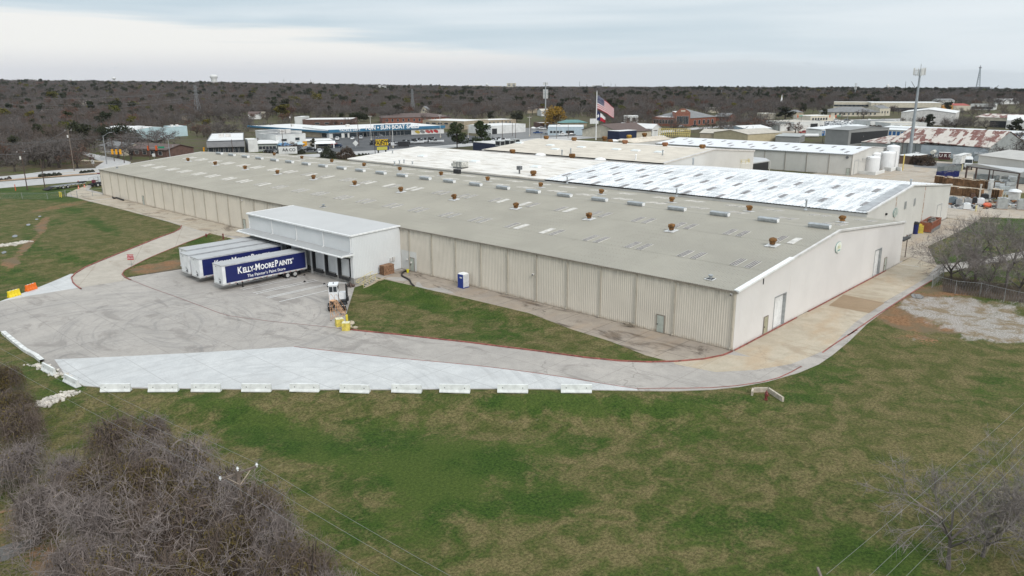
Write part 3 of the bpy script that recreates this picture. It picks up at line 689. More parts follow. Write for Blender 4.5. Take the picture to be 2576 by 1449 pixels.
# oval sign on the end wall
M_signw = mat('sign_white',(.80,.82,.74),.4,0,.12,1.5); M_signy = mat('sign_faded_yellow',(.60,.60,.33),.5,0,.3,2.5); M_signg = mat('sign_faded_green',(.25,.40,.38),.5,0,.4,2.)
def oval(parent,P,a,b,m1,name='oval_sign'):
    e = thing(name,P); e.parent = parent
    for nm,q,y,mm in (('rim',1.08,0,M_signg),('face',1.,-.06,m1)):
        v = [(a*q*math.cos(2*pi*i/28),y,b*q*math.sin(2*pi*i/28)) for i in range(28)]+[(a*q*math.cos(2*pi*i/28),y-.06,b*q*math.sin(2*pi*i/28)) for i in range(28)]
        mb = MB(); mb.add(v,[(i,i+28,(i+1) % 28+28,(i+1) % 28) for i in range(28)]+[tuple(range(28,56))]); mb.build(nm,mm,e)
    return e
s1 = gx('i',703,495); ov = oval(A_,(s1.x,-.05,s1.z),1.05,.75,M_signw)
def text(name,body,size,m,parent,M4,ext=.01,off=0.,shear=0.,sx=1.,font=None,**kw):
    cu = bpy.data.curves.new(name,'FONT'); cu.body = body; cu.size = size; cu.align_x = 'CENTER'; cu.align_y = 'CENTER'; cu.extrude = ext; cu.offset = off; cu.shear = shear; cu.resolution_u = 3
    o = bpy.data.objects.new(name,cu); me = bpy.data.meshes.new_from_object(o); bpy.data.objects.remove(o)
    for v in me.vertices: v.co.x *= sx
    me.materials.clear(); me.materials.append(m); q = put(name,me,parent,**kw); q.matrix_local = M4; return q
FX = Matrix(((1,0,0,0),(0,0,-1,0),(0,1,0,0),(0,0,0,1)))       # lettering upright, read from -y
def onwall_x(P): return Matrix.Translation(P) @ FX                             # wall facing -y
def onwall_y(P): return Matrix.Translation(P) @ Matrix.Rotation(-pi/2,4,'Z') @ FX   # wall facing -x
mb = MB(); 
for i in range(5): mb.b2(-.5+i*.2,-.4+i*.2,-.135,-.125,-.1-.1*(i % 2),.35-.1*(i % 3))
mb.build('faded_emblem',M_signy,ov)
mb = MB(); mb.b2(-.5,.5,-.135,-.125,-.5,-.3); mb.build('faded_emblem',M_signg,ov)
# small things fixed to the long wall and the corner
for c,x,y,hz in (('h',1235,965,0),('g',1540,765,0),('a',2440,1375,0)):
    q = onX(*Z(c,x,y),0.); mb = MB(); mb.box((-.2,0,0),(.3,.22,.2),0,0); mb.box((-.36,0,-.05),(.05,.18,.14),0,1)
    mb.build('wall_light',[M_wtrim,M_dark],A_,(0,q.y,q.z))
q = gx('h',1545,820); mb = MB(); mb.box((0,-.08,0),(.09,.08,1.1)); mb.build('conduit',M_dark,A_,(q.x,0,q.z))

# ------------------------------------------------------------ second warehouse
YB,XB0,XB1,XPB,ZPB = 6.2,58.75,110.5,83.,10.0
hB = lambda x: ZPB-abs(x-XPB)*.092
def patB(t,p,cc):
    s_ = N(t,'ShaderNodeSeparateXYZ'); t.links.new(p,s_.inputs[0])
    grey = NZ(t,MAPV(t,p,.11,1.1,1),1.,5,.65,.3); k = MR(t,grey,.42,.60,0,.8)
    fx = M(t,'ABSOLUTE',M(t,'SUBTRACT',M(t,'FRACT',M(t,'MULTIPLY',s_.outputs[0],1/2.4)),.5)); k = M(t,'MULTIPLY',k,MR(t,fx,.46,.40))
    return MIX(t,k,cc,(.40,.42,.435))
M_roofB = metal('white_coated_roof_sheet',(.76,.765,.77),.3,.05,.15,(.6,.6,.6),False,False,.5,0,patB)
def patC(t,p,cc):
    k = MR(t,NZ(t,MAPV(t,p,.9,.14,1),1.,6,.7,.3),.47,.68,0,.8); return MIX(t,k,cc,(.42,.365,.30))
M_roofC = metal('worn_white_membrane',(.72,.685,.635),.2,.07,.3,(.5,.45,.38),False,False,.8,0,patC)
M_roofC2 = metal('stained_tan_membrane',(.62,.56,.475),.2,.07,.3,(.42,.37,.30),False,False,.8,0,patC)
M_wallB = metal('off_white_wall_sheet',(.60,.585,.55),.2,.05,.35,(.45,.38,.32),False,True,.5,.45)
B_ = thing('warehouse',(0,0,0),0,'second warehouse, its roof half bright white and half worn cream, behind the beige one','warehouse')
gable(B_,YB,XB0,XB1,hB,M_wallB)
slb = Vector((1,0,.092)).normalized(); nlb = Vector((-.092,0,1)).normalized(); srb = Vector((1,0,-.092)).normalized(); nrb = Vector((.092,0,1)).normalized()
YM,YE = 78.8,153.5
for i,(a,b) in enumerate(((XB0-.2,64.9),(64.9,71),(71,77),(77,XPB))):
    mb = MB(); corr(mb,(a,YB-.2,hB(a)+.02*(i % 2)),(0,1,0),slb,nlb,YM-YB+.2,(b-a)/slb.x+.04,.61,.06); mb.build('roof_sheet_row',M_roofB,B_)
mb = MB(); corr(mb,(XPB,YB-.2,ZPB),(0,1,0),srb,nrb,66.5-YB+.2,(XB1-XPB+.2)/srb.x,.61,.06); mb.build('roof_slope',M_roofB,B_)
def slabroof(parent,pts,th,m,name='roof_membrane'):
    mb = MB(); n = len(pts); mb.add([tuple(p) for p in pts]+[(p[0],p[1],p[2]-th) for p in pts],[tuple(range(n))]+[(i,i+n,(i+1) % n+n,(i+1) % n) for i in range(n)]); return mb.build(name,m,parent)
slabroof(B_,[(XB0-.25,YM,hB(XB0)+.0),(XPB,YM,ZPB+.05),(XPB,YE-.5,ZPB+.05),(XB0-.25,YE+3.5,hB(XB0))][::-1][::-1],.35,M_roofC)
slabroof(B_,[(XPB,66.6,ZPB+.04),(90.2,66.6,9.35),(90.2,131,9.35),(XPB,YE-.5,ZPB+.04)],.3,mat('grey_brown_valley_gutter',(.27,.235,.205),.8,0,.3,.3),'valley_gutter')
mb = MB(); mb.add([(XB0,YM,0),(XB0,YE+3,0),(XB0,YE+3,7.4),(XB0,YM,7.4),(XPB,YE,0),(XPB,YE,9.6),(XB0,YB,0),(XB0,YB,7.6),(XB1,YB,0),(XB1,YB,7.3),(XB1,66.5,0),(XB1,66.5,7.3),(90,YE-20,0),(90,YE-20,9)],[(0,1,2,3),(1,4,5,2),(6,0,3,7),(8,10,11,9),(4,12,13,5)]); mb.build('wall',M_wallB,B_)
rake(B_,YB-.05,XB0-.2,XPB,XB1+.2,hB(XB0-.2)+.05,ZPB+.05,hB(XB1+.2)+.05,M_wtrim)
mb = MB(); v = []
for x in (XB0+1,XPB): v += [(x,YB+.5,hB(x)+.16),(x,YB+2.2,hB(x)+.16),(x,YB+2.2,hB(x)),(x,YB+.5,hB(x))]
mb.add(v,[(0,1,5,4),(1,2,6,5),(2,3,7,6),(3,0,4,7),(3,2,1,0)]); mb.build('roof_edge_strip',mat('grey_roof_tape',(.36,.37,.38),.5,0,.2,.6),B_)
sb = MB(); sb.b2(0,2.9,0,.85,0,.09,0); sb.b2(.08,2.82,.08,.25,.085,.11,1); sb.b2(.08,2.82,.34,.51,.085,.11,1); sb.b2(.08,2.82,.6,.77,.085,.11,1)
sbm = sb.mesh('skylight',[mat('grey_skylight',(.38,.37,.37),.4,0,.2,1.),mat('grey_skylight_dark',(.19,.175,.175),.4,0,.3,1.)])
for x0,y0 in ((58.3,11.0),(63.3,8.2),(69.0,13),(74.7,10.2)):
    y = y0
    while y < YM-1:
        if x0 > 60 or y > 30:
            o = put('skylight',sbm,B_,(x0,y,hB(x0)+.05)); o.rotation_euler = (0,-math.atan(.092),0)
        y += 7.6
def dome(parent,x,y,zf,a=2.2,b=1.3,name='roof_dome',pitch=.092):
    e = MB(); e.b2(-b/2,b/2,-a/2,a/2,-.1,.3,0); e.box((0,0,.36),(b*.96,a*.96,.14),0,1,.8); o = e.build(name,[M_white,mat('dome_acrylic',(.70,.74,.73),.3,0,.08,1.)],parent,(x,y,zf(x))); o.rotation_euler = (0,-math.atan(pitch),0)
dB = lambda c,x,y: (lambda d: CAM+d*((ZPB-XPB*.092+.092*CAM.x-CAM.z)/(d.z-.092*d.x)))(ray(*Z(c,x,y)))
for c,x,y in (('b',1675,938),('b',2200,992),('c',240,1045)):
    q = dB(c,x,y); dome(B_,q.x,q.y,hB,2.8,1.7)
for c,x,y,hh in (('c',555,1200,1.3),('c',1655,1330,1.2),('i',380,112,1.5),('b',1375,905,.8),('b',1445,1010,.8),('b',1395,1018,.7),('b',1490,1005,.8),('b',1575,1015,.6),('d',1440,1180,.9)):
    q = dB(c,x,y); e = MB(); e.lathe([(.35,-.1),(.2,.08),(.15,.1),(.15,hh),(.3,hh+.05),(.24,hh+.25),(.05,hh+.3)],n=10); e.build('vent_pipe',M_galv,B_,(q.x,q.y,hB(q.x)))
q = dB('c',215,1130); e = MB(); e.lathe([(.55,-.1),(.5,.4),(.75,.5),(.8,1.0),(.6,1.25),(.1,1.3)],n=12); e.build('roof_ventilator',M_bag,B_,(q.x,q.y,hB(q.x)))
q = dB('b',2060,1052); e = thing('rooftop_unit',(q.x,q.y,hB(q.x))); e.parent = B_
b = MB(); b.b2(-1.2,1.2,-1.7,1.7,.35,1.75,0); b.b2(-1.05,1.05,1.7,2.5,.5,1.2,0); b.b2(-1.25,-1.18,-1.2,-.9,.4,1.7,1); b.b2(-1.25,-1.18,.1,.25,.4,1.7,1); b.build('casing',[mat('weathered_unit_metal',(.50,.49,.45),.6,0,.35,2.),M_galvd],e)
b = MB(); b.b2(-1.2,-1.0,-1.7,1.7,0,.4); b.b2(1.0,1.2,-1.7,1.7,0,.4); b.build('stand',M_galvd,e)
q = dB('b',2025,1108); b = MB(); b.b2(-.5,.5,-.9,.9,0,1.1); b.build('exhaust_box',M_dark,B_,(q.x,q.y,hB(q.x)+.0))
q = dB('c',75,1110); b = MB(); b.lathe([(.2,-.1),(.2,.8),(.2,1.)],n=8); b.b2(-.5,.5,-.5,.5,1.,1.9); b.build('exhaust_fan',M_galvd,B_,(q.x,q.y,hB(q.x)))
gB = lambda c,x,y: onY(*Z(c,x,y),YB)
q = gB('i',1278,145); oval(B_,(q.x,YB-.05,q.z),1.25,.8,mat('faded_grey_green_sign',(.42,.46,.42),.6,0,.35,2.))
for c,x,y in (('i',1380,72),('i',1472,40)):
    q = gB(c,x,y); e = MB(); e.b2(-.55,.55,-.07,.0,-.7,.7); e.build('wall_louvre',M_galv,B_,(q.x,YB-.03,q.z))
q0 = gB('i',1690,180); q1 = gB('i',1718,165); rollup(B_,(q0.x,YB,0.3),3.2,3.6)
for x,z0,z1,wd in ((91.2,.4,9.1,.22),(73.6,2.5,8.9,.12)):
    e = MB(); z = z0
    while z < z1: hh = R.uniform(.3,.9); e.b2(x+R.uniform(-.05,.05),x+wd+R.uniform(0,.2),YB-.055,YB-.045,z,z+hh); z += hh+R.uniform(.0,.25)
    e.build('rust_streak',mat('rust_streak',(.40,.22,.13),.8,0,.3,2.),B_,kind='stuff')
q = gB('i',1182,160); e = MB(); e.box((0,-.15,0),(.4,.3,.35)); e.build('wall_light',M_dark,B_,(q.x,YB,q.z))

# ------------------------------------------------------------ third warehouse
C_ = thing('warehouse',(0,0,0),0,'third warehouse with worn cream roof, white domes and blank end wall behind cream tanks','warehouse')
YC0,YC1,XC0,XCP,XC1 = 66.6,131.5,90.3,116.,140.
hC = lambda x: 11.55-(XCP-x)*.069 if x < XCP else 11.55-(x-XCP)*.08
gable(C_,YC0,XC0,XC1,hC,M_wallB)
slabroof(C_,[(XC0,YC0-.2,hC(XC0)),(XCP,YC0-.2,11.6),(XCP,YC1,11.6),(XC0,YC1-1,hC(XC0))],.3,M_roofC2)
slabroof(C_,[(XCP,YC0-.2,11.6),(XC1,YC0-.2,hC(XC1)),(XC1,YC1+2,hC(XC1)),(XCP,YC1,11.6)],.3,M_roofC)
mb = MB(); mb.add([(XC0,YC0,0),(XC0,YC1,0),(XC0,YC1,hC(XC0)),(XC0,YC0,hC(XC0)),(XC1,YC0,0),(XC1,YC1,0),(XC1,YC1,hC(XC1)),(XC1,YC0,hC(XC1)),(XCP,YC1,0),(XCP,YC1,11.3)],[(0,1,2,3),(4,5,6,7),(1,8,9,2),(8,5,6,9)]); mb.build('wall',M_wallB,C_)
rake(C_,YC0-.05,XC0-.1,XCP,XC1+.2,hC(XC0)+.05,11.62,hC(XC1)+.03,M_wtrim)
def dC(c,x,y):
    d = ray(*Z(c,x,y)); return CAM+d*((11.55-XCP*.069+.069*CAM.x-CAM.z)/(d.z-.069*d.x))
for c,x,y in (('c',385,828),('c',435,868),('c',697,848),('c',1050,870),('c',1243,883),('c',1478,898),('c',75,805)):
    q = dC(c,x,y); dome(C_,q.x,q.y,hC,2.6,1.5,'roof_dome',.069)
def onC(x,y,z,m,name,sc_=1.):
    e = MB(); e.lathe([(.7,-.1),(.62,.25),(.85,.35),(.9,.9),(.75,1.15),(.1,1.2)],n=12); e.build(name,m,C_,(x,y,z))
for c,x,y,zz in (('c',605,950,0),('c',5,905,0),('c',625,775,1),('c',1135,803,1),('c',1915,850,1),('c',345,752,1),('c',1540,818,1)):
    q = dC(c,x,y)
    if zz: q = Vector((XCP+.5,(lambda d: (CAM+d*((XCP+.5-CAM.x)/d.x)).y)(ray(*Z(c,x,y))),11.5))
    onC(q.x,q.y,q.z,M_bag if (x+y) % 3 else M_orangebrown,'bagged_vent')
for c,x,y in (('c',310,920),('c',910,967)):
    q = dC(c,x,y); e = MB(); e.ball((0,0,0),1.6,14,sz=.45); e.build('low_dome',M_white,C_,(q.x-1,q.y,9.6),smooth=True)
for c,x,y in (('c',1245,970),('c',590,905),('c',503,920),('c',1515,925),('c',1822,1010)):
    q = dC(c,x,y); e = MB(); e.lathe([(.25,-.2),(.2,.1),(.2,1.2),(.3,1.3),(.1,1.5)],n=8); e.build('vent_pipe',M_galv if x != 1245 else M_white,C_,(q.x,q.y,q.z))

# ------------------------------------------------------------ fourth warehouse (far right) with its tanks
D_ = thing('warehouse',(0,0,0),0,'far warehouse with clean white roof and ribbed cream bays, beside the white tanks','warehouse')
XD0,XDP,XD1,YD0,YD1 = 177.6,194.7,212.4,51.1,125.
hD = lambda x: 8.02-abs(x-XDP)*.078
M_roofD = metal('clean_white_roof_sheet',(.68,.69,.71),.2,.03,.12,(.6,.6,.62),False,False,.5)
gable(D_,YD0,XD0,XD1,hD,M_wallB)
yy = YD0
while yy < YD1-1:
    mb = MB(); corr(mb,(XD0,yy,.1),(0,1,0),(0,0,1),(-1,0,0),7.39,6.6,.305,.035); mb.build('wall_panel',M_wallB,D_)
    mb = MB(); mb.b2(XD0-.16,XD0-.04,yy-.07,yy+.07,0,6.6); mb.build('downspout',M_gut,D_); yy += 7.39
sld = Vector((1,0,.078)).normalized(); nld = Vector((-.078,0,1)).normalized(); srd = Vector((1,0,-.078)).normalized(); nrd = Vector((.078,0,1)).normalized()
mb = MB(); corr(mb,(XD0-.2,YD0-.2,hD(XD0)+.04),(0,1,0),sld,nld,YD1-YD0+.2,(XDP-XD0+.2)/sld.x,.61,.05); mb.build('roof_slope',M_roofD,D_)
mb = MB(); corr(mb,(XDP,YD0-.2,hD(XDP)+.04),(0,1,0),srd,nrd,YD1-YD0+.2,(XD1-XDP+.2)/srd.x,.61,.05); mb.build('roof_slope',M_roofD,D_)
mb = MB(); mb.b2(XD0-.35,XD0-.03,YD0,YD1,6.42,6.66); mb.build('gutter',M_galv,D_)
rake(D_,YD0-.05,XD0-.2,XDP,XD1+.2,hD(XD0)+.04,8.06,hD(XD1)+.04,M_wtrim)
for x0,y0 in ((180,54),(184.5,57),(189,53.5)):
    y = y0
    while y < YD1-3:
        o = put('skylight',sbm,D_,(x0,y,hD(x0)+.08)); o.rotation_euler = (0,-math.atan(.078),0); y += 8.2
q = onY(*Z('k',320,1340),YD0); q2 = onY(*Z('k',400,1320),YD0); q3 = onY(*Z('k',340,1045),YD0)
rollup(D_,(q.x,YD0,0.05),q2.x-q.x,q3.z)
q = onX(*Z('k',200,1345),XD0); pdoor(D_,(XD0-.05,q.y+.5,.05),1.0,2.2,'y',M_sage)
q = onX(*Z('r',1960,1030),XD0); e = MB(); e.lathe([(.45,-.2),(.45,.2)],n=12); o = e.build('wall_fan',M_galvd,D_,(XD0-.1,q.y,q.z)); o.rotation_euler = (0,pi/2,0)
# lean-to link roof between third and fourth
q0 = top(*Z('r',225,1140),4.8); q1 = top(*Z('r',655,1080),5.2); q2 = top(*Z('r',590,1055),5.4)
# ------------------------------------------------------------ loading dock building
XK,YK0,YK1,ZF,ZK = -9.5,59.35,91.0,6.95,7.22
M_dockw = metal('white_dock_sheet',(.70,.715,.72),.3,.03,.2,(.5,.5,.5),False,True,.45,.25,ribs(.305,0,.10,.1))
M_dockr = metal('pale_grey_roof_sheet',(.47,.472,.47),.2,.04,.3,(.40,.40,.40),False,False,.5)
M_found = mat('dock_concrete',(.31,.295,.275),.9,0,.4,1.)
K_ = thing('loading_dock_building',(0,0,0),0,'white ribbed loading dock annexe with canopy over a row of truck doors','loading dock')
yb = [YK0,67.1,75.03,82.9,YK1]
for a,b in zip(yb,yb[1:]):
    mb = MB(); corr(mb,(XK,a,4.2),(0,1,0),(0,0,1),(-1,0,0),b-a,ZF-4.2,.305,.03); mb.build('wall_panel',M_dockw,K_)
for y in yb:
    y = min(max(y,YK0+.25),YK1-.25); mb = MB(); mb.b2(XK-.15,XK-.03,y-.07,y+.07,4.15,ZF-.1); mb.b2(XK-.4,XK-.03,y-.07,y+.07,4.12,4.24); mb.build('downspout',M_white,K_)
mb = MB(); corr(mb,(XK,YK0,.12),(1,0,0),(0,0,1),(0,-1,0),-XK-.03,lambda u: ZF+(ZK-ZF)*u/9.5-.12,.305,.03); mb.build('side_wall',M_dockw,K_)
mb = MB(); corr(mb,(XK,YK1,-.8),(1,0,0),(0,0,1),(0,1,0),-XK,lambda u: ZF+(ZK-ZF)*u/9.5+.8,.305,.03); mb.build('side_wall',M_dockw,K_)
mb = MB(); mb.b2(XK-.06,-.1,YK0-.05,YK0+.2,-1.3,.14); mb.b2(XK-.06,XK+.2,YK0+.2,YK1,-1.3,.2); mb.build('foundation',M_found,K_)
s3 = Vector((9.6,0,ZK-ZF)).normalized()
mb = MB(); corr(mb,(XK-.2,YK0-.15,ZF+.03),(0,1,0),s3,Vector((-s3.z,0,s3.x)),YK1-YK0+.3,9.72,.4,.045); mb.build('roof_slope',M_dockr,K_)
mb = MB(); mb.b2(XK-.36,XK-.02,YK0-.2,YK1+.2,ZF-.14,ZF+.07); mb.build('gutter',M_white,K_)
for y in (YK0-.14,YK1+.14):
    mb = MB(); mb.add([(x,y+s,z) for x,z in ((XK-.3,ZF-.12),(XK-.3,ZF+.12),(-.05,ZK+.12),(-.05,ZK-.12)) for s in (-.1,.1)],[(0,2,3,1),(2,4,5,3),(4,6,7,5),(6,0,1,7),(0,6,4,2),(1,3,5,7)]); mb.build('rake_trim',M_white,K_)
# canopy
cn = thing('canopy',(0,0,0)); cn.parent = K_
s4 = Vector((2.15,0,.24)).normalized()
mb = MB(); corr(mb,(XK-2.15,YK0-.35,3.98),(0,1,0),s4,Vector((-s4.z,0,s4.x)),YK1-YK0+.8,2.14,.305,.035); mb.build('canopy_sheet',metal('canopy_sheet',(.36,.365,.365),.4,.05,.4,(.35,.35,.35),False,False,.5),cn)
mb = MB(); mb.b2(XK-2.35,XK-2.1,YK0-.45,YK1+.5,3.86,4.03); mb.b2(XK-2.1,XK-.05,YK0-.47,YK0-.33,3.92,4.16); mb.b2(XK-2.1,XK-.05,YK1+.4,YK1+.5,3.92,4.16); mb.build('canopy_gutter',M_white,cn)
for i in range(9):
    y = YK0+.2+i*3.93; mb = MB(); mb.add([(XK-2.1,y-.05,3.9),(XK-2.1,y+.05,3.9),(XK-.03,y+.05,3.9),(XK-.03,y-.05,3.9),(XK-.03,y-.05,3.4),(XK-.03,y+.05,3.4)],[(0,1,2,3),(0,3,4),(1,5,2),(0,4,5,1)]); mb.build('bracket',M_white,cn)
# doors with seals, levellers and bumpers
dk = thing('dock_door',(XK,0,0)); dk.parent = K_
mb = MB(); mb.b2(.12,.16,0,2.45,.22,3.0,0)
for i in range(9): mb.b2(.09,.125,.02,2.43,.24+i*.305,.24+i*.305+.28,0)
mb.build('curtain',metal('dock_door_steel',(.62,.635,.64),1.,.04,.3,(.42,.42,.42),False,True),dk)
mb = MB(); mb.b2(-.38,.14,2.45,2.72,.1,3.2); mb.b2(-.1,.1,-.08,0,.3,3.2); mb.b2(-.3,.14,-.08,2.72,3.2,3.4); mb.build('dock_seal',M_black,dk)
mb = MB(); mb.b2(-.36,-.04,.12,2.3,-.22,.10); 
for i in range(5): mb.b2(-.42,-.1,.2+i*.45,.45+i*.45,-.3,-.08)
mb.b2(-.48,0,-.1,.18,-.3,.22); mb.b2(-.48,0,2.25,2.5,-.3,.22); mb.build('dock_bumper',mat('dock_rubber',(.035,.035,.036),.85,0,.4,4.),dk)
dys = [60.28+3.65*i for i in range(8)]
dk.location.y = dys[0]
for i,y in enumerate(dys[1:]): copy_tree(dk,(XK,y,0),parent=K_)
x0 = YK0
for y in dys+[YK1]:
    if y-.23 > x0+.1:
        mb = MB(); corr(mb,(XK,x0,.2),(0,1,0),(0,0,1),(-1,0,0),min(y-.23,YK1)-x0,4.0,.2,.03); mb.build('wall_panel',M_dockw,K_)
    if y < YK1:
        mb = MB(); corr(mb,(XK,y-.23,3.5),(0,1,0),(0,0,1),(-1,0,0),2.95,.7,.2,.03); mb.build('wall_panel',M_dockw,K_)
    x0 = y+2.72
for i in (1,2,3,4):
    mb = MB(); mb.b2(XK-.3,XK-.02,dys[i]-.68,dys[i]-.3,-.9 if i > 2 else .1,3.8); mb.build('pilaster',M_dockw,K_)
mb = MB(); mb.b2(-.05,0,0,.5,0,.6)
# electrical boxes by the junction
q = onY(*Z('u',1945,860),YK0)
mb = MB(); mb.box((-2.2,YK0-.14,1.95),(.42,.2,.6)); mb.box((-1.65,YK0-.14,2.0),(.42,.2,.66)); mb.box((-1.95,YK0-.08,.9),(.07,.07,1.7)); mb.build('meter_box',M_wtrim,K_)
# sheet patch beside the junction painted white up the beige wall
mb = MB(); corr(mb,(-.045,55.35,.13),(0,1,0),(0,0,1),(-1,0,0),3.9,3.2,.305,.036); mb.build('wall_patch',metal('white_overspray',(.60,.60,.58),.5,.08,.4,(.45,.42,.37),False,True,.5,.4),A_)
for (y,z) in ((57.6,1.9),(56.6,1.55)):
    mb = MB(); mb.box((-.2,y,z),(.25,.16,.22)); mb.build('wall_fitting',M_wtrim,A_)
# steps with rails
st_ = thing('yard_steps',(-9.4,57.9,-1.0),rad(-12),'concrete steps with yellow pipe handrails rising beside the dock corner','steps')
mb = MB()
for i in range(6): mb.b2(i*.4,2.9,-.9,.85,-.1 if i == 0 else i*.165-.02,(i+1)*.165)
mb.build('step_flight',mat('step_concrete',(.40,.36,.30),.9,0,.3,2.),st_)
M_rail = mat('yellow_rail_paint',(.62,.52,.22),.5,0,.3,2.)
for y in (-.85,.8):
    mb = MB(); mb.path([(.1,y,.55),(-.25,y,.6),(-.3,y,.75),(-.2,y,.95),(0,y,1.02),(2.2,y,1.95),(2.55,y,2.0),(2.62,y,1.85)],.035,6)
    for x,z in ((.15,1.1),(1.15,1.55),(2.2,1.98)): mb.tube((x,y,z-.98-(.1 if x else 0)),(x,y,z),.032,n=6)
    mb.path([(-.1,y,.6),(1.0,y,.75+.3),(2.2,y,1.5)],.025,5); mb.build('handrail',M_rail,st_)
mb = MB(); mb.path([(-.15,-1.25,.02),(1.2,-1.2,.4),(2.4,-1.1,.95),(3.4,-1.3,1.08)],.16,4); mb.build('side_curb',M_tan,st_)
mb = MB(); rr = random.Random(5)
for i in range(16): mb.ball((-.6+rr.uniform(-.5,.4),.85+rr.uniform(-.5,.5),.15+rr.uniform(0,.3)),rr.uniform(.1,.28),6,0,.3,rr)
tag(mb.build('debris_heap',mat('debris',(.12,.085,.07),.9,0,.6,4.),None,(-9.75,58.3,-1.02)),'small heap of dark rubbish at the dock corner by the steps','debris',kind='stuff')

# ------------------------------------------------------------ box trailers
M_navy = mat('navy_vinyl',(.006,.012,.10),.5,0,.08,.8); M_alu = mat('aluminium',(.52,.53,.54),.4,.25,.15,1.)
M_troof = metal('trailer_roof',(.42,.42,.42),.5,.06,.5,(.30,.30,.30),False,False,.5)
M_tyre = mat('tyre_rubber',(.022,.022,.024),.85,0,.3,4.); M_hub = mat('wheel_hub',(.55,.55,.54),.4,.2,.15,4.)
M_nose = mat('trailer_white',(.74,.75,.75),.4,0,.1,1.); M_redl = mat('red_reflector',(.35,.02,.02),.4)
M_lett = mat('white_lettering',(.86,.86,.86),.4)
def wheel(parent,x,y,z,r,wd,side,name='wheel',hub=M_hub):
    e = thing(name,(x,y,z)); e.parent = parent; s = -1 if side < 0 else 1
    mb = MB(); mb.tube((0,-wd/2,0),(0,wd/2,0),r,n=20); mb.build('tyre',M_tyre,e)
    mb = MB(); mb.tube((0,s*wd*.5,0),(0,s*(wd*.5+.015),0),r*.62,n=16); mb.tube((0,s*wd*.5,0),(0,s*(wd*.5+.06),0),r*.25,n=10); mb.build('rim',hub,e); return e
def smallcaps(words_,size,m,parent,P,rot,sx=1.,off=.012,ext=.006,name='lettering'):
    """words whose first letter is larger, laid out on one line; P = left end on the base line"""
    parts = []; x = 0.
    for wi,wd in enumerate(words_):
        for j,(txt,k) in enumerate(((wd[0],1.3),(wd[1:],1.0))):
            cu = bpy.data.curves.new(name,'FONT'); cu.body = txt; cu.size = size*k; cu.extrude = ext; cu.offset = off*size; cu.resolution_u = 2; cu.space_character = .98
            o = bpy.data.objects.new(name,cu); me = bpy.data.meshes.new_from_object(o); bpy.data.objects.remove(o)
            xs = [v.co.x for v in me.vertices]; a,b = min(xs),max(xs)
            parts.append((me,x-a)); x += b-a+size*.09
        x += size*.12 if not wd.endswith('-') else -size*.0
    mb = MB()
    for me,dx in parts: mb.add([((v.co.x+dx)*sx,v.co.y,v.co.z) for v in me.vertices],[tuple(p.vertices) for p in me.polygons])
    q = mb.build(name,m,parent); q.matrix_local = Matrix.Translation(P) @ rot; return q,x*sx
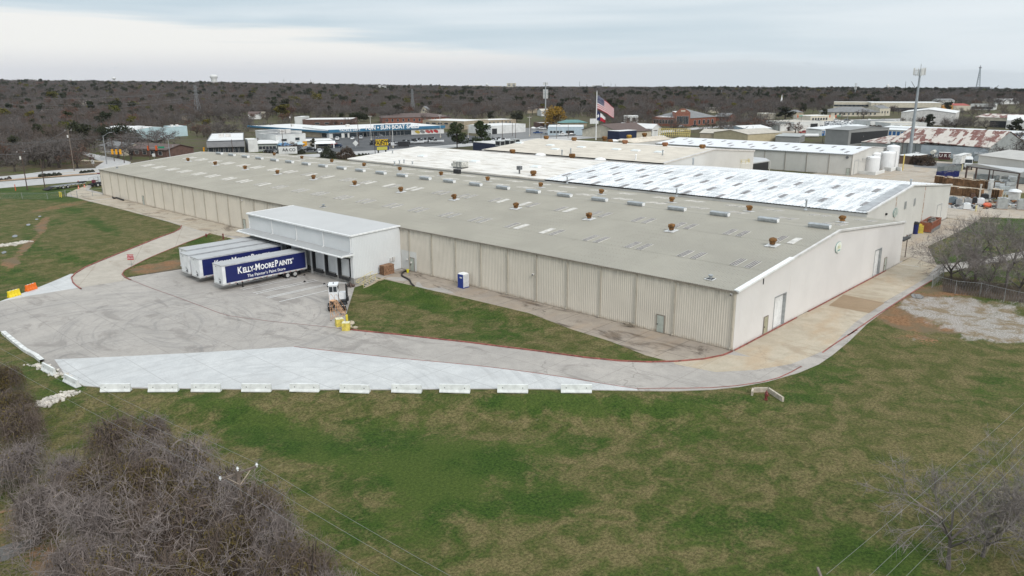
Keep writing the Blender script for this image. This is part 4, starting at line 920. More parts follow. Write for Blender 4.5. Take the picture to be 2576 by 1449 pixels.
def trailer(text_=True,blue=True):
    e = thing('box_trailer',(0,0,0)); L = 14.6; W = 1.45; z0,z1 = 1.12,4.05
    b = MB(); b.b2(.0,L,-W,W,z0,z1-.02); b.build('box_body',M_nose,e)
    b = MB(); b.b2(.02,L-.02,-W+.04,W-.04,z1-.02,z1+.015); o = b.build('roof',M_troof,e)
    b = MB()
    for y in (-W,W): b.b2(-.02,L+.02,y-.035,y+.035,z1-.16,z1+.04)
    b.b2(-.05,.03,-W,W,z1-.14,z1+.03); b.b2(L-.03,L+.04,-W,W,z1-.3,z1+.03); b.build('top_rail',M_alu,e)
    b = MB()
    for y in (-W,W): b.b2(0,L,y-.03,y+.03,z0-.14,z0+.1)
    b.b2(-.06,.03,-W-.02,W+.02,z0-.2,z0+.02); b.build('bottom_rail',mat('rail_white',(.56,.56,.55),.5,0,.25,1.5),e)
    b = MB()
    for y in (-W-.033,W+.033):
        for i in range(13): b.b2(.8+i*1.05,1.1+i*1.05,y-.006,y+.006,z0-.1,z0-.04)
    b.build('reflector_strip',M_redl,e)
    if blue:
        b = MB(); 
        for y in (-W-.012,W+.012): b.b2(.52,L-.22,y-.008,y+.008,z0+.12,z1-.2)
        b.build('side_graphic',M_navy,e)
    b = MB(); b.b2(L-.2,L+.02,-W-.03,-W+.02,z0,z1); b.b2(L-.2,L+.02,W-.02,W+.03,z0,z1); b.b2(L,L+.03,-W,W,z0,z1); b.build('rear_frame',M_alu,e)
    rr = random.Random(4); b = MB(); b.tube((-.08,.35,z1-.35),(-.02,.35,z1-.35),.07,n=10)
    for i in range(10): b.box((-.04,-.55+rr.uniform(-.25,.3),z0+.35+rr.uniform(-.15,.6)),(.05,rr.uniform(.04,.14),rr.uniform(.04,.12)))
    b.box((-.07,-.62,z0+.25),(.12,.3,.3)); b.build('air_couplings',M_galvd,e)
    lg = thing('landing_gear',(3.4,0,0)); lg.parent = e
    for y in (-.85,.85):
        b = MB(); b.b2(-.07,.07,y-.07,y+.07,.06,z0-.1); b.b2(-.16,.16,y-.14,y+.14,0,.07); b.build('leg',M_black,lg)
    b = MB(); b.tube((0,-.85,.75),(0,.85,.75),.035,n=6); b.tube((0,-.8,.3),(.5,-.2,1.0),.03,n=5); b.tube((0,.8,.3),(.5,.2,1.0),.03,n=5); b.build('brace',M_black,lg)
    b = MB(); b.b2(9.6,14.2,-.5,-.42,z0-.35,z0-.1); b.b2(9.6,14.2,.42,.5,z0-.35,z0-.1); b.b2(5.0,7.4,.3,.9,.72,.98); b.b2(5.0,7.4,-1.3,-.9,.78,1.0)
    b.tube((11.0,-1.1,.52),(11.0,1.1,.52),.07,n=6); b.tube((12.35,-1.1,.52),(12.35,1.1,.52),.07,n=6); b.build('bogie',M_black,e)
    for x in (11.0,12.35):
        for y in (-1.12,1.12): wheel(e,x,y,.5,.5,.5,y)
    for y in (-1.1,1.1): b = MB(); b.b2(13.3,13.34,y-.35,y+.35,.25,1.0); b.build('mud_flap',M_black,e)
    if text_:
        for sgn in (-1,1):
            rot = FX if sgn < 0 else Matrix.Rotation(pi,4,'Z') @ FX
            for mm,dd,oo in ((M_black,.0,.05),(M_lett,.008,.034)):
                X = 2.5 if sgn < 0 else 12.4; sx = 1.
                o,wd_ = smallcaps(['KELLY-','MOORE','PAINTS'],1.12,mm,e,Vector((X,sgn*(W+.028+dd),2.38)),rot,1.,oo,.004)
                k = 9.6/wd_
                for v in o.data.vertices: v.co.x *= k
            for txt,px,sz,zz in (('The Painter\u2019s Paint Store',7.3,.66,1.72),('\u00ae',12.1,.35,3.1)):
                text('lettering',txt,sz,M_lett,e,Matrix.Translation(Vector((px if sgn < 0 else 14.9-px,sgn*(W+.03),zz))) @ rot,.004,.006)
    return e
GT = 'navy box trailers backed up to the loading dock'
ZY = -.95
T1 = trailer(); T1.location = (-25.05,72.55,ZY)
tag(T1,'nearest navy box trailer, its paint lettering and tagline fully in view','trailer',GT)
T2 = copy_tree(T1,(-25.3,79.6,ZY),label='second navy trailer, its lettering half hidden by the nearest one')
T3 = trailer(False,True); T3.location = (-25.15,83.6,ZY); tag(T3,'third trailer at the dock, dirty white nose and no lettering in view','trailer',GT)
T4 = copy_tree(T3,(-23.6,87.5,ZY),label='farthest trailer at the dock beside the grass island, only its roof edge showing blue')

# ------------------------------------------------------------ pallets, hose, toilet
M_wood = mat('pallet_wood',(.30,.17,.10),.85,0,.45,4.); M_woodt = mat('pallet_wood_top',(.46,.33,.20),.85,0,.35,3.)
def pallet_mesh(k=1):
    b = MB(); b.k = 0
    for i in range(7): b.b2(-.6,.6,-.5+i*.16-.055+.02,-.5+i*.16+.055+.02,.115,.135)
    for x in (-.56,0,.56): b.b2(x-.045,x+.045,-.53,.53,.02,.115)
    for i in range(3): b.b2(-.6,.6,-.5+i*.47-.05+.03,-.5+i*.47+.05+.03,0,.02)
    return b.mesh('pallet',[M_wood,M_woodt])
pal = pallet_mesh()
for si,(x,y) in enumerate(((-4.4,58.15),(-3.35,58.3))):
    e = thing('pallet_stack',(x,y,.06),rad(90),('left stack of brown wooden pallets against the white dock wall','right stack of darker wooden pallets against the white dock wall')[si],'pallets','pallet stacks beside the dock wall')
    for i in range(11): o = put('pallet',pal,e,(R.uniform(-.03,.03),R.uniform(-.03,.03),i*.14))
def hose(pts,r,name,m,**kw):
    P = smooth([p.xy for p in pts],step=.12); mb = MB(); rs = [r*(1.0 if i % 2 else .86) for i in range(len(P))]
    mb.path([(p.x,p.y,zt(p.x,p.y)+.07+r) for p in P],rs,8); return mb.build(name,m,**kw)
M_hose = mat('black_corrugated_pipe',(.03,.025,.022),.7,0,.3,3.)
hose([A('u',*q) for q in ((2130,1040),(2080,1045),(2020,1075),(1995,1120),(2020,1155),(2090,1190),(2150,1230),(2180,1290),(2235,1345))],.14,'drain_hose',M_hose,label='black corrugated drain hose curling across the apron from a yellow bucket',cat='hose')
q = A('u',2113,1065); mb = MB(); mb.lathe([(.17,0),(.23,.5),(.25,.5),(.25,.53),(.2,.53),(.15,.06)],n=14); mb.build('bucket',mat('yellow_plastic',(.70,.62,.03),.4,0,.1,2.),None,(q.x,q.y,q.z+.06),label='yellow plastic bucket upside down over the end of the black hose',cat='bucket')
hose([A('a',*q) for q in ((1135,1355),(1150,1365),(1175,1362),(1215,1375),(1245,1385))],.22,'drain_hose',M_hose,label='coil of black hose lying along the foot of the far wall',cat='hose')
q = A('g',852,908); e = thing('portable_toilet',(q.x+.1,q.y+.55,.06),0,'blue and white portable toilet standing on the stained apron','portable toilet')
M_ptb = mat('blue_plastic',(.01,.035,.22),.4,0,.1,2.); M_ptw = mat('grey_white_plastic',(.60,.615,.63),.45,0,.12,2.)
mb = MB(); mb.b2(-.58,.58,-.58,.58,.12,2.05); mb.build('cabin',M_ptw,e)
for i,(x,wd_) in enumerate(((-.3,.35),(.12,.35))): mb = MB(); mb.b2(x-.1,x+.28,-.6,-.57,1.2,1.9); mb.b2(x-.1,x+.28,-.6,-.57,.35,1.0); mb.build('side_rib',M_ptw,e)
mb = MB(); mb.b2(-.64,-.57,-.57,.57,.1,2.06); mb.build('door',M_ptb,e)
mb = MB(); mb.box((-.66,-.15,1.62),(.02,.5,.22)); mb.build('door_sign',M_ptw,e)
mb = MB(); mb.b2(-.68,.62,-.62,.62,0,.12); mb.build('skid',M_ptb,e)
mb = MB(); mb.lathe([(.66*1.2,2.03),(.64*1.2,2.12),(.5*1.2,2.24),(.2,2.33),(.02,2.34)],n=4); o = mb.build('roof',M_white,e); o.rotation_euler = (0,0,pi/4)
# timber offcuts at the foot of the wall
q = A('h',200,1300); mb = MB(); rr = random.Random(2)
for i in range(7): mb.box((rr.uniform(-.3,.3),rr.uniform(-.7,.7),.1+.06*i),(.12,1.3,.04),rr.uniform(-.6,.6))
mb.build('timber_offcuts',mat('grey_timber',(.30,.25,.19),.9,0,.3,3.),None,(q.x,q.y,.06),label='few grey boards dropped at the foot of the beige wall',cat='timber')

# ------------------------------------------------------------ yard tractor and rolling steps
M_trw = mat('tractor_white',(.78,.79,.80),.35,0,.06,1.); M_glass = mat('dark_glass',(.03,.038,.045),.08,0,.1,1.)
ya = math.atan2(.77,.63)
Y_ = thing('yard_tractor',(-19.24,49.7,-.93),ya,'white single-cab yard tractor parked on the concrete beside the grass edge','tractor')
# local x forward, y left; rear axle at x = 0
b = MB(); b.b2(-.6,4.2,.28,.42,.62,.85); b.b2(-.6,4.2,-.42,-.28,.62,.85); b.b2(-.75,-.55,-.5,.5,.6,.9); b.b2(4.1,4.5,-1.0,1.0,.55,.9); b.box((0,0,1.05),(1.0,.95,.12)); b.b2(1.1,1.9,-1.15,-.5,.5,1.1); b.b2(1.2,2.0,.5,1.1,.5,1.0); b.build('chassis',M_black,Y_)
for x,y in ((0,.95),(0,-.95),(3.1,.98),(3.1,-.98)): wheel(Y_,x,y,.52,.52,.56 if x == 0 else .32,y)
for y in (.95,-.95):
    b = MB(); b.add([(.62*math.cos(t)+dx,y+w_,.52+.62*math.sin(t)) for t in [rad(a) for a in range(30,181,25)] for w_,dx in ((-.3,0),(.3,0))],[(2*i,2*i+1,2*i+3,2*i+2) for i in range(6)]); b.box((-.66,y,.72),(.04,.6,.6)); b.build('mudguard',M_black,Y_)
    b = MB(); b.box((-.69,y,.9),(.02,.5,.05)); b.build('light_bar',M_nose,Y_); b = MB(); b.box((-.7,y,.9),(.03,.12,.05)); b.build('tail_light',M_redl,Y_)
b = MB(); b.b2(1.75,3.4,.0,1.25,1.0,2.2,0); b.box((2.575,.625,2.68),(1.65,1.25,.96),0,0,.94); b.b2(1.7,3.5,-.05,1.3,3.14,3.26,0); b.build('cab',M_trw,Y_)
b = MB()
for y0_,y1_ in ((.1,.58),(.68,1.15)): b.b2(1.71,1.78,y0_,y1_,2.25,3.0)
b.b2(1.95,3.2,1.2,1.265,2.3,3.0); b.b2(1.95,3.2,-.015,.03,2.3,3.0); b.b2(3.38,3.42,.12,1.15,2.3,3.0); b.build('window',M_glass,Y_)
b = MB(); b.add([(2.2,-1.15,1.0),(4.3,-1.15,1.0),(4.3,-.08,1.0),(2.2,-.08,1.0),(2.25,-1.1,1.95),(4.2,-1.1,1.7),(4.2,-.1,1.7),(2.25,-.1,2.0)],[(3,2,1,0),(4,5,6,7),(0,1,5,4),(1,2,6,5),(2,3,7,6),(3,0,4,7)]); b.build('engine_hood',M_trw,Y_)
b = MB(); b.tube((1.6,-1.2,.8),(1.6,-1.2,3.3),.09,n=8); b.box((2.4,-1.28,1.9),(.14,.1,2.3)); b.box((2.0,-1.3,1.1),(.6,.3,.5)); b.tube((1.6,-1.2,3.3),(1.45,-1.2,3.45),.08,n=8); b.build('exhaust_stack',M_black,Y_)
for y in (1.5,-1.5):
    b = MB(); b.tube((3.3,y*.8,2.9),(3.45,y,2.9),.03,n=5); b.box((3.45,y,2.75),(.08,.2,.42)); b.build('mirror',M_black,Y_)
b = MB(); b.tube((3.4,-.05,3.1),(3.4,-1.2,3.05),.035,n=5); b.build('mirror_arm',M_nose,Y_)
b = MB(); b.tube((2.6,.6,3.26),(2.6,.6,3.4),.08,n=8); b.build('beacon',M_dark,Y_)
M_lad = mat('faded_orange_paint',(.62,.36,.20),.6,0,.3,3.)
la = math.atan2(1.25,2.1)
Ld = thing('rolling_steps',(-22.05,46.2,-.93),la,'tall faded orange rolling warehouse steps leaning in front of the yard tractor','ladder')
ns_ = 11; hx = 2.55; HT = 2.75
for i in range(ns_):
    t = i/(ns_-1); b = MB(); b.b2(.15+hx*t-.12,.15+hx*t+.14,-.36,.36,HT*(1-t)+.12*t*0+.0,HT*(1-t)+.04) if i < ns_-1 else b.b2(.15+hx-.12,.15+hx+.14,-.36,.36,.22,.26)
    b.build('step',M_lad,Ld)
b = MB(); b.b2(-.45,.2,-.38,.38,HT,HT+.06); b.build('platform',M_lad,Ld)
b = MB()
for y in (-.38,.38):
    b.tube((.15,y,HT),(.15+hx,y,.2),.03,n=5); b.tube((-.4,y,0.1),(-.4,y,HT),.032,n=5); b.tube((.25,y,.1),(.25,y,HT),.03,n=5)
    b.tube((-.4,y,.25),(2.7,y,.2),.028,n=5); b.tube((-.4,y,1.6),(.25,y,.5),.022,n=5); b.tube((-.4,y,2.6),(.25,y,1.7),.022,n=5); b.tube((.25,y,1.6),(1.6,y,.3),.022,n=5)
b.tube((-.4,-.38,1.5),(-.4,.38,1.5),.025,n=5); b.tube((-.4,-.38,.4),(-.4,.38,1.4),.02,n=5); b.tube((-.4,-.38,2.6),(-.4,.38,1.6),.02,n=5); b.tube((.25,-.38,1.5),(.25,.38,1.5),.02,n=5)
b.build('frame',M_lad,Ld)
b = MB()
for y in (-.38,.38): b.path([(2.6,y,.2),(2.55,y,1.0),(.2,y,HT+.8),(-.4,y,HT+.85),(-.4,y,HT)],.022,5)
b.build('handrail',M_lad,Ld)
for x in (-.4,2.7):
    for y in (-.38,.38): b = MB(); b.tube((x,y-.03,.06),(x,y+.03,.06),.07,n=8); b.build('castor',M_black,Ld)
# concrete blocks, bollard, rubble
M_yb = mat('yellow_painted_concrete',(.62,.50,.10),.7,0,.3,2.); M_ybt = mat('worn_yellow_top',(.68,.64,.45),.8,0,.25,3.)
for x,y,hh,rz,lab in ((-23.0,43.75,1.0,.3,'yellow concrete block beside the bollard, the farther of the two'),(-23.4,41.7,1.0,-.05,'nearer yellow concrete block with a worn pale top and lifting eye')):
    e = thing('concrete_block',(x,y,zt(x,y)+.05),ya+rz,lab,'concrete block','yellow blocks by the grass corner')
    b = MB(); b.box((0,0,hh/2),(.95,1.0,hh),0,0,.96); b.build('block_body',M_yb,e); b = MB(); b.box((0,0,hh+.01),(.9,.95,.03)); b.build('worn_top',M_ybt,e)
    b = MB(); b.path([(-.1,0,hh),(-.08,0,hh+.1),(.08,0,hh+.1),(.1,0,hh)],.02,5); b.build('lifting_eye',M_galvd,e)
def bollard(p,h,lab,r=.1,m=None,lean=0.):
    b = MB(); b.lathe([(r,0),(r,h-.06),(r*.7,h-.01),(.01,h)],n=12); o = b.build('bollard',m or mat('yellow_bollard',(.68,.54,.06),.5,0,.15,2.),None,(p.x,p.y,p.z),smooth=False,label=lab,cat='bollard',group='yellow bollards'); o.rotation_euler = (lean,0,0); return o
q = A('v',595,1170); bollard(Vector((-22.0,43.5,zt(-22,43.5)+.05)),1.35,'yellow steel bollard standing behind the yellow concrete blocks',.16)
for i,(c,x,y,s_) in enumerate((('v',780,1190,.5),('v',760,1275,.3),('v',875,1300,.42))):
    q = A(c,x,y); b = MB(); b.ball((0,0,.12),s_,7,0,.35,random.Random(i),.5); b.build('rubble_lump',M_tan,None,(q.x,q.y,q.z+.1),label=('biggest broken concrete lump on the grass behind the yellow blocks','flat concrete chip next to the nearer yellow block','long low concrete lump near the red kerb by the yellow blocks')[i],cat='rubble',group='broken concrete lumps')
# wheel chocks
for c,x,y,wh in (('t',1968,1212,'under the nearest trailer wheels'),('t',2110,1182,'behind the nearest trailer wheels'),('t',2112,1288,'on the second pair of bay lines'),('u',485,1293,'on the bay lines nearest the yard tractor')):
    q = A(c,x,y); b = MB(); b.add([(-.2,-.12,0),(.2,-.12,0),(.2,.12,0),(-.2,.12,0),(-.02,-.12,.22),(-.02,.12,.22)],[(0,1,4),(2,3,5),(1,2,5,4),(3,0,4,5),(3,2,1,0)]); b.build('wheel_chock',M_black,None,(q.x,q.y,q.z+.06),label='small black wheel chock '+wh,cat='wheel chock',group='wheel chocks on the dock lines')

# ------------------------------------------------------------ jersey barriers
bm_ = MB(); L_ = 3.05
bm_.prism([(-.3,0),(-.3,.08),(-.17,.3),(-.09,.8),(.09,.8),(.17,.3),(.3,.08),(.3,0)],-L_/2,L_/2,'x')
for x in (-1.0,1.0): bm_.box((x,-.14,.48),(.09,.03,.09),0,1)
bmesh_b = bm_.mesh('concrete_barrier',[mat('white_barrier_concrete',(.70,.71,.69),.8,0,.14,1.5),M_galvd])
names_ = ['leftmost of the straight barrier row, beyond a wide gap','second from the left in the straight row, coil of rope beside it','third','fourth','fifth','sixth','seventh','eighth','ninth','tenth']
pos = []
for a,b in ((595,785),(877,1064),(1130,1315),(1429,1610),(1711,1895)): pos.append((A('w',a+2,361),A('w',b-12,359)))
for a,b in ((58,238),(364,542),(647,826),(988,1167),(1362,1541)): pos.append((A('x',a+2,365),A('x',b-4,366)))
ordn = ['first','second','third','fourth','fifth','sixth','seventh','eighth','ninth','last']
for i,(p,q) in enumerate(pos):
    m_ = (p+q)/2; d = q-p; n_ = Vector((d.y,-d.x,0)).normalized()
    lab = f'{ordn[i]} white concrete barrier from the left in the straight row at the pavement edge'
    o = put('concrete_barrier',bmesh_b,None,(m_.x-n_.x*.25*-1 if False else m_.x,m_.y,zt(m_.x,m_.y)+.03),math.atan2(d.y,d.x)+R.uniform(-.01,.01)); tag(o,lab,'barrier','white concrete barriers along the pavement edge')
for (a,b),lab in (((('w',258,232),('w',325,268)),'white concrete barrier set at an angle beside the upper rock pile'),((('w',385,300),('w',465,340)),'white concrete barrier at the bend between the angled one and the row')):
    p,q = A(*a),A(*b); m_ = (p+q)/2; d = q-p
    o = put('concrete_barrier',bmesh_b,None,(m_.x,m_.y,zt(m_.x,m_.y)+.05),math.atan2(d.y,d.x)); tag(o,lab,'barrier','white concrete barriers along the pavement edge')
# plastic water-filled barriers
def wbar(col,a,b,lab):
    p,q = A(*a),A(*b); m_ = (p+q)/2; d = q-p; e = thing('plastic_barrier',(m_.x,m_.y,m_.z+.06),math.atan2(d.y,d.x),lab,'plastic barrier')
    L = d.length; n = 4; mm = mat(col[0],col[1],.45,0,.1,2.)
    for i in range(n):
        b_ = MB(); x = -L/2+L*(i+.5)/n; w_ = L/n*.46
        b_.prism([(-.3,0),(-.28,.12),(-.14,.45),(-.1,.95),(.1,.95),(.14,.45),(.28,.12),(.3,0)],x-w_,x+w_,'x'); b_.build('barrier_fin',mm,e)
    b_ = MB(); b_.b2(-L/2,L/2,-.09,.09,.15,.85); b_.build('core',mm,e)
    b_ = MB()
    for i in range(3): b_.box((-L/2+L*(i+1)/n,0,.96),(.2,.12,.05))
    b_.build('cap',M_white,e)
wbar(('orange_plastic',(.78,.16,.015)),('e',265,945),('e',366,912),'orange water-filled plastic barrier on the white slab at the left')
wbar(('yellow_barrier_plastic',(.80,.60,.02)),('e',85,1008),('e',203,975),'yellow water-filled plastic barrier at the left edge of the slab')
# fire lane sign, hydrants, posts
M_post = mat('sign_post_steel',(.33,.34,.34),.5,.2,.15,3.); M_sred = mat('sign_red',(.42,.06,.07),.4,0,.1,2.)
q = A('e',1327,700); e = thing('fire_lane_sign',(q.x,q.y,q.z+.1),YAW-pi/2,'small red FIRE LANE sign on a post at the grass island tip','sign')
b = MB(); b.b2(-.03,.03,0,.05,0,2.0); b.build('post',M_post,e)
b = MB(); b.b2(-.55,.55,-.05,-.01,1.3,2.25); b.build('sign_panel',M_sred,e)
for i,tx in enumerate(('NO PARKING','FIRE LANE')): text('lettering',tx,.22,M_lett,e,Matrix.Translation(Vector((0,-.056,2.0-i*.4))) @ FX,.003,.004)
M_hyd = mat('hydrant_red',(.17,.035,.03),.5,0,.3,3.)
def hydrant(q,lab,s=1.):
    e = thing('fire_hydrant',(q.x,q.y,q.z+.05),0,lab,'hydrant'); e.scale = (s,)*3
    b = MB(); b.lathe([(.17,0),(.17,.05),(.11,.07),(.11,.5),(.15,.52),(.15,.56),(.12,.6),(.1,.7),(.04,.76),(.04,.82),(.01,.83)],n=12); b.build('barrel',M_hyd,e)
    for d in ((-.2,0),(.2,0),(0,-.22)): b = MB(); b.tube((0,0,.42),(d[0],d[1],.42),.06 if d[1] == 0 else .08,n=8); b.build('outlet',M_hyd,e)
hydrant(A('e',2077,400),'red fire hydrant on the grass strip beside the left drive',1.1)
q = A('f',460,420); b = MB(); b.lathe([(.13,0),(.13,1.05),(.16,1.06),(.16,1.2),(.02,1.24)],n=10); b.build('standpipe',M_hyd,None,(q.x,q.y,q.z+.05),label='red standpipe post on the grass near the trailer roofs',cat='standpipe')
q = A('y',622,412); hydrant(q,'red and black fire hydrant in front of the low angled wall on the lawn',1.15)
P_ = [A('y',*k) for k in ((540,385),(545,365),(635,363),(720,420))]
b = MB(); M_lw = mat('low_wall_concrete',(.48,.42,.34),.9,0,.25,2.)
for (p,q) in zip(P_,P_[1:]):
    m_ = (p+q)/2; d = q-p; b.box((m_.x,m_.y,max(p.z,q.z)+.05),(d.length+.14,.2,.8),math.atan2(d.y,d.x))
b.build('retaining_wall',M_lw,None,label='low angled concrete retaining wall on the lawn behind the hydrant',cat='wall')
# rip-rap and rock chutes
def rocks(name,poly,n,s0,s1,lab,seed):
    r = random.Random(seed); mb = MB(); P = [A(*q) for q in poly]
    for _ in range(n):
        i = r.randrange(len(P)-1); t = r.random(); a = P[i].lerp(P[i+1],t); w_ = r.gauss(0,.5)
        x,y = a.x+w_*.7+r.uniform(-.2,.2),a.y-w_*.7+r.uniform(-.2,.2); s = r.uniform(s0,s1)
        mb.ball((x,y,zt(x,y)+s*.25),s,5,0,.3,r,.7)
    return mb.build(name,mat('limestone_rock',(.58,.54,.48),.9,0,.3,1.),kind='stuff',label=lab,cat='rocks')
rocks('riprap',[('w',215,455),('w',280,425),('w',350,395),('w',435,365)],260,.1,.26,'line of pale limestone rubble running down from the pavement corner',1)
rocks('riprap',[('w',215,205),('w',250,215),('w',300,240)],60,.1,.25,'small pile of pale rocks behind the angled barrier',2)
rocks('riprap',[('w',330,255),('w',375,275)],40,.1,.25,'scatter of pale rocks between the two angled barriers',3)
rocks('riprap',[('e',-60,490),('e',60,480),('e',150,465),('e',270,440)],220,.18,.4,'band of pale rock across the ditch at the left edge',4)
mb = MB()
for c,x,y,a,b_ in (('e',150,385,1.8,.5),('e',285,270,1.5,.4),('e',370,215,1.0,.35),('e',400,186,1.0,.35),('e',40,550,1.4,.4),('i',1505,990,1.6,.8)):
    q = A(c,x,y); n = 14; rr = random.Random(x); ang = rad(75) if c == 'e' else .4
    v = [(q.x+a*rr.uniform(.7,1.1)*math.cos(2*pi*i/n)*math.cos(ang)-b_*math.sin(2*pi*i/n)*math.sin(ang),q.y+a*rr.uniform(.7,1.1)*math.cos(2*pi*i/n)*math.sin(ang)+b_*math.sin(2*pi*i/n)*math.cos(ang),q.z+.06) for i in range(n)]
    mb.add(v,[tuple(range(n))])
m,t,bs_,p = newmat('puddle_water'); setc(t,bs_,(.10,.085,.07),.04); bs_.inputs['IOR'].default_value = 1.33; bs_.inputs['Specular IOR Level'].default_value = 1.0
mb.build('puddles',m,kind='structure')
q = A('w',50,1310); mb = MB(); n = 18; mb.add([(q.x+2.2*math.cos(2*pi*i/n)*R.uniform(.8,1.1),q.y+1.0*math.sin(2*pi*i/n)*R.uniform(.8,1.1),q.z+.05) for i in range(n)],[tuple(range(n))]); mb.build('puddle',m,kind='structure')
# ------------------------------------------------------------ background ground
W_ = lambda *pp: [Vector(p) for p in pp]
OCC = []          # circles kept free of scattered trees
drape('back_yard',D2((2357,668),(2334,621),(2400,590),(2457,557),(2470,547),(2576,551),(2800,558),(2950,470),(2576,432),(2460,412),(2350,405),(2250,402),(2200,399))+W_((178,51),(178,62),(112,66),(112,6.1),(58.6,6.1),(58.6,.2),(64,-.1)),.045,M_back,4)
drape('grass_verge',D2((2480,494),(2576,486),(2800,500),(2800,520),(2576,525),(2520,516)),.06,M_grass2,4)
drape('road',D2((-150,487),(0,473.8),(110,464.5),(223,455.5),(300,448),(300,436),(244,439),(0,457.6),(-150,470)),.05,M_road,6)
drape('road',D2((-150,466),(0,453.6),(99,444.3),(250,434.2),(300,431),(300,419),(250,423),(175,425.5),(115,431),(62,438),(0,444.5),(-150,456)),.05,M_road,6)
drape('median',D2((-150,469.5),(0,457),(110,447.5),(250,438),(250,434.8),(99,444.9),(0,454.2),(-150,466.6)),.12,mat('median_gravel',(.38,.26,.17),.9,0,.25,.6),6)
drape('road',D2((250,434),(320,418),(330,408),(300,400),(228,386),(205,380),(198,384),(232,398),(260,408),(240,421)),.055,M_road,6)
drape('footpath',D2((205,402),(260,405),(262,408),(204,405)),.06,M_tan,6)
drape('road',D2((330,428),(600,408),(800,395),(1000,384),(1181,368),(1300,359),(1440,351),(1500,347),(1600,341),(1660,336),(1740,327),(1840,318),(1836,315),(1735,322),(1650,330),(1590,334),(1480,341),(1380,346),(1290,352),(1175,361),(1000,375),(800,387),(600,399),(330,414)),.05,M_road,8)
drape('car_park',D2((625,380),(760,382),(776,384),(900,381),(1069,377),(1175,368),(1230,360),(1210,345),(1130,334),(1116,333),(829,347),(770,345),(700,352)),.048,M_asph,8)
drape('car_park',D2((1190,356),(1290,352),(1420,346),(1490,341),(1490,330),(1400,336),(1330,322),(1290,322),(1210,338)),.045,M_asphl,8)
drape('car_park',D2((1490,338),(1580,332),(1560,328),(1490,330)),.045,M_asphl,8)
drape('road',D2((1960,311),(2080,309),(2200,305),(2300,303),(2300,298),(2180,300),(2080,303),(1960,305)),.05,M_road,10)
drape('car_park',D2((2065,326),(2160,320),(2145,309),(2070,312)),.045,M_asph,10)
drape('car_park',D2((1930,340),(2050,338),(2040,328),(1965,330)),.045,M_back,10)
drape('concrete_patch',D2((2290,404),(2440,416),(2400,428),(2300,420)),.052,M_asphl,8)
strip('footpath',D2((100,444),(150,437),(210,431),(300,424)),1.6,0,.07,M_tan,join=False)

# ------------------------------------------------------------ generic buildings
M_ww = mat('white_stucco',(.66,.66,.64),.7,0,.12,.4); M_wr = metal('white_flat_roof',(.70,.695,.68),.1,.06,.5,(.40,.38,.36),False,False,.7)
M_lb = mat('light_blue_paint',(.45,.58,.61),.6,0,.08,.3); M_dg = mat('dark_grey_block',(.125,.128,.135),.7,0,.15,.4)
M_tb = mat('tan_block',(.36,.30,.22),.8,0,.15,.4); M_br = mat('red_brick',(.23,.085,.055),.85,0,.25,1.5); M_brb = mat('brown_brick',(.13,.075,.06),.85,0,.2,1.)
M_gr = mat('grey_roof',(.20,.20,.20),.8,0,.15,.4); M_brr = mat('brown_shingle',(.12,.085,.075),.9,0,.2,1.); M_rust = None
M_bf = mat('blue_fascia',(.035,.15,.26),.5,0,.12,.4); M_bdoor = mat('blue_door',(.03,.13,.33),.5,0,.1,1.)
M_cream = mat('cream_paint',(.55,.50,.40),.7,0,.12,.5); M_yel = mat('pale_yellow_wall',(.48,.41,.27),.7,0,.1,.5); M_gsh = metal('grey_shed_sheet',(.27,.27,.265),.3,.08,.3,(.2,.2,.2),False,True,.6)
M_tealr = mat('teal_roof',(.10,.22,.21),.6,0,.15,.5); M_ltan = mat('light_tan_roof',(.48,.44,.38),.8,0,.15,.4); M_navyw = mat('navy_wall',(.012,.02,.055),.5,0,.1,1.)
_wm = {}
def winmesh(w_,h_,name='window'):
    k = (round(w_,2),round(h_,2),name)
    if k not in _wm:
        mb = MB(); mb.b2(-w_/2,w_/2,-.02,.05,-h_/2,h_/2,0); mb.b2(-w_/2-.08,w_/2+.08,-.08,-.02,-h_/2-.08,-h_/2,1); mb.b2(-w_/2-.08,w_/2+.08,-.08,-.02,h_/2,h_/2+.08,1); mb.b2(-w_/2-.08,-w_/2,-.08,-.02,-h_/2,h_/2,1); mb.b2(w_/2,w_/2+.08,-.08,-.02,-h_/2,h_/2,1)
        _wm[k] = mb.mesh(name,[M_glass,M_wtrim])
    return _wm[k]
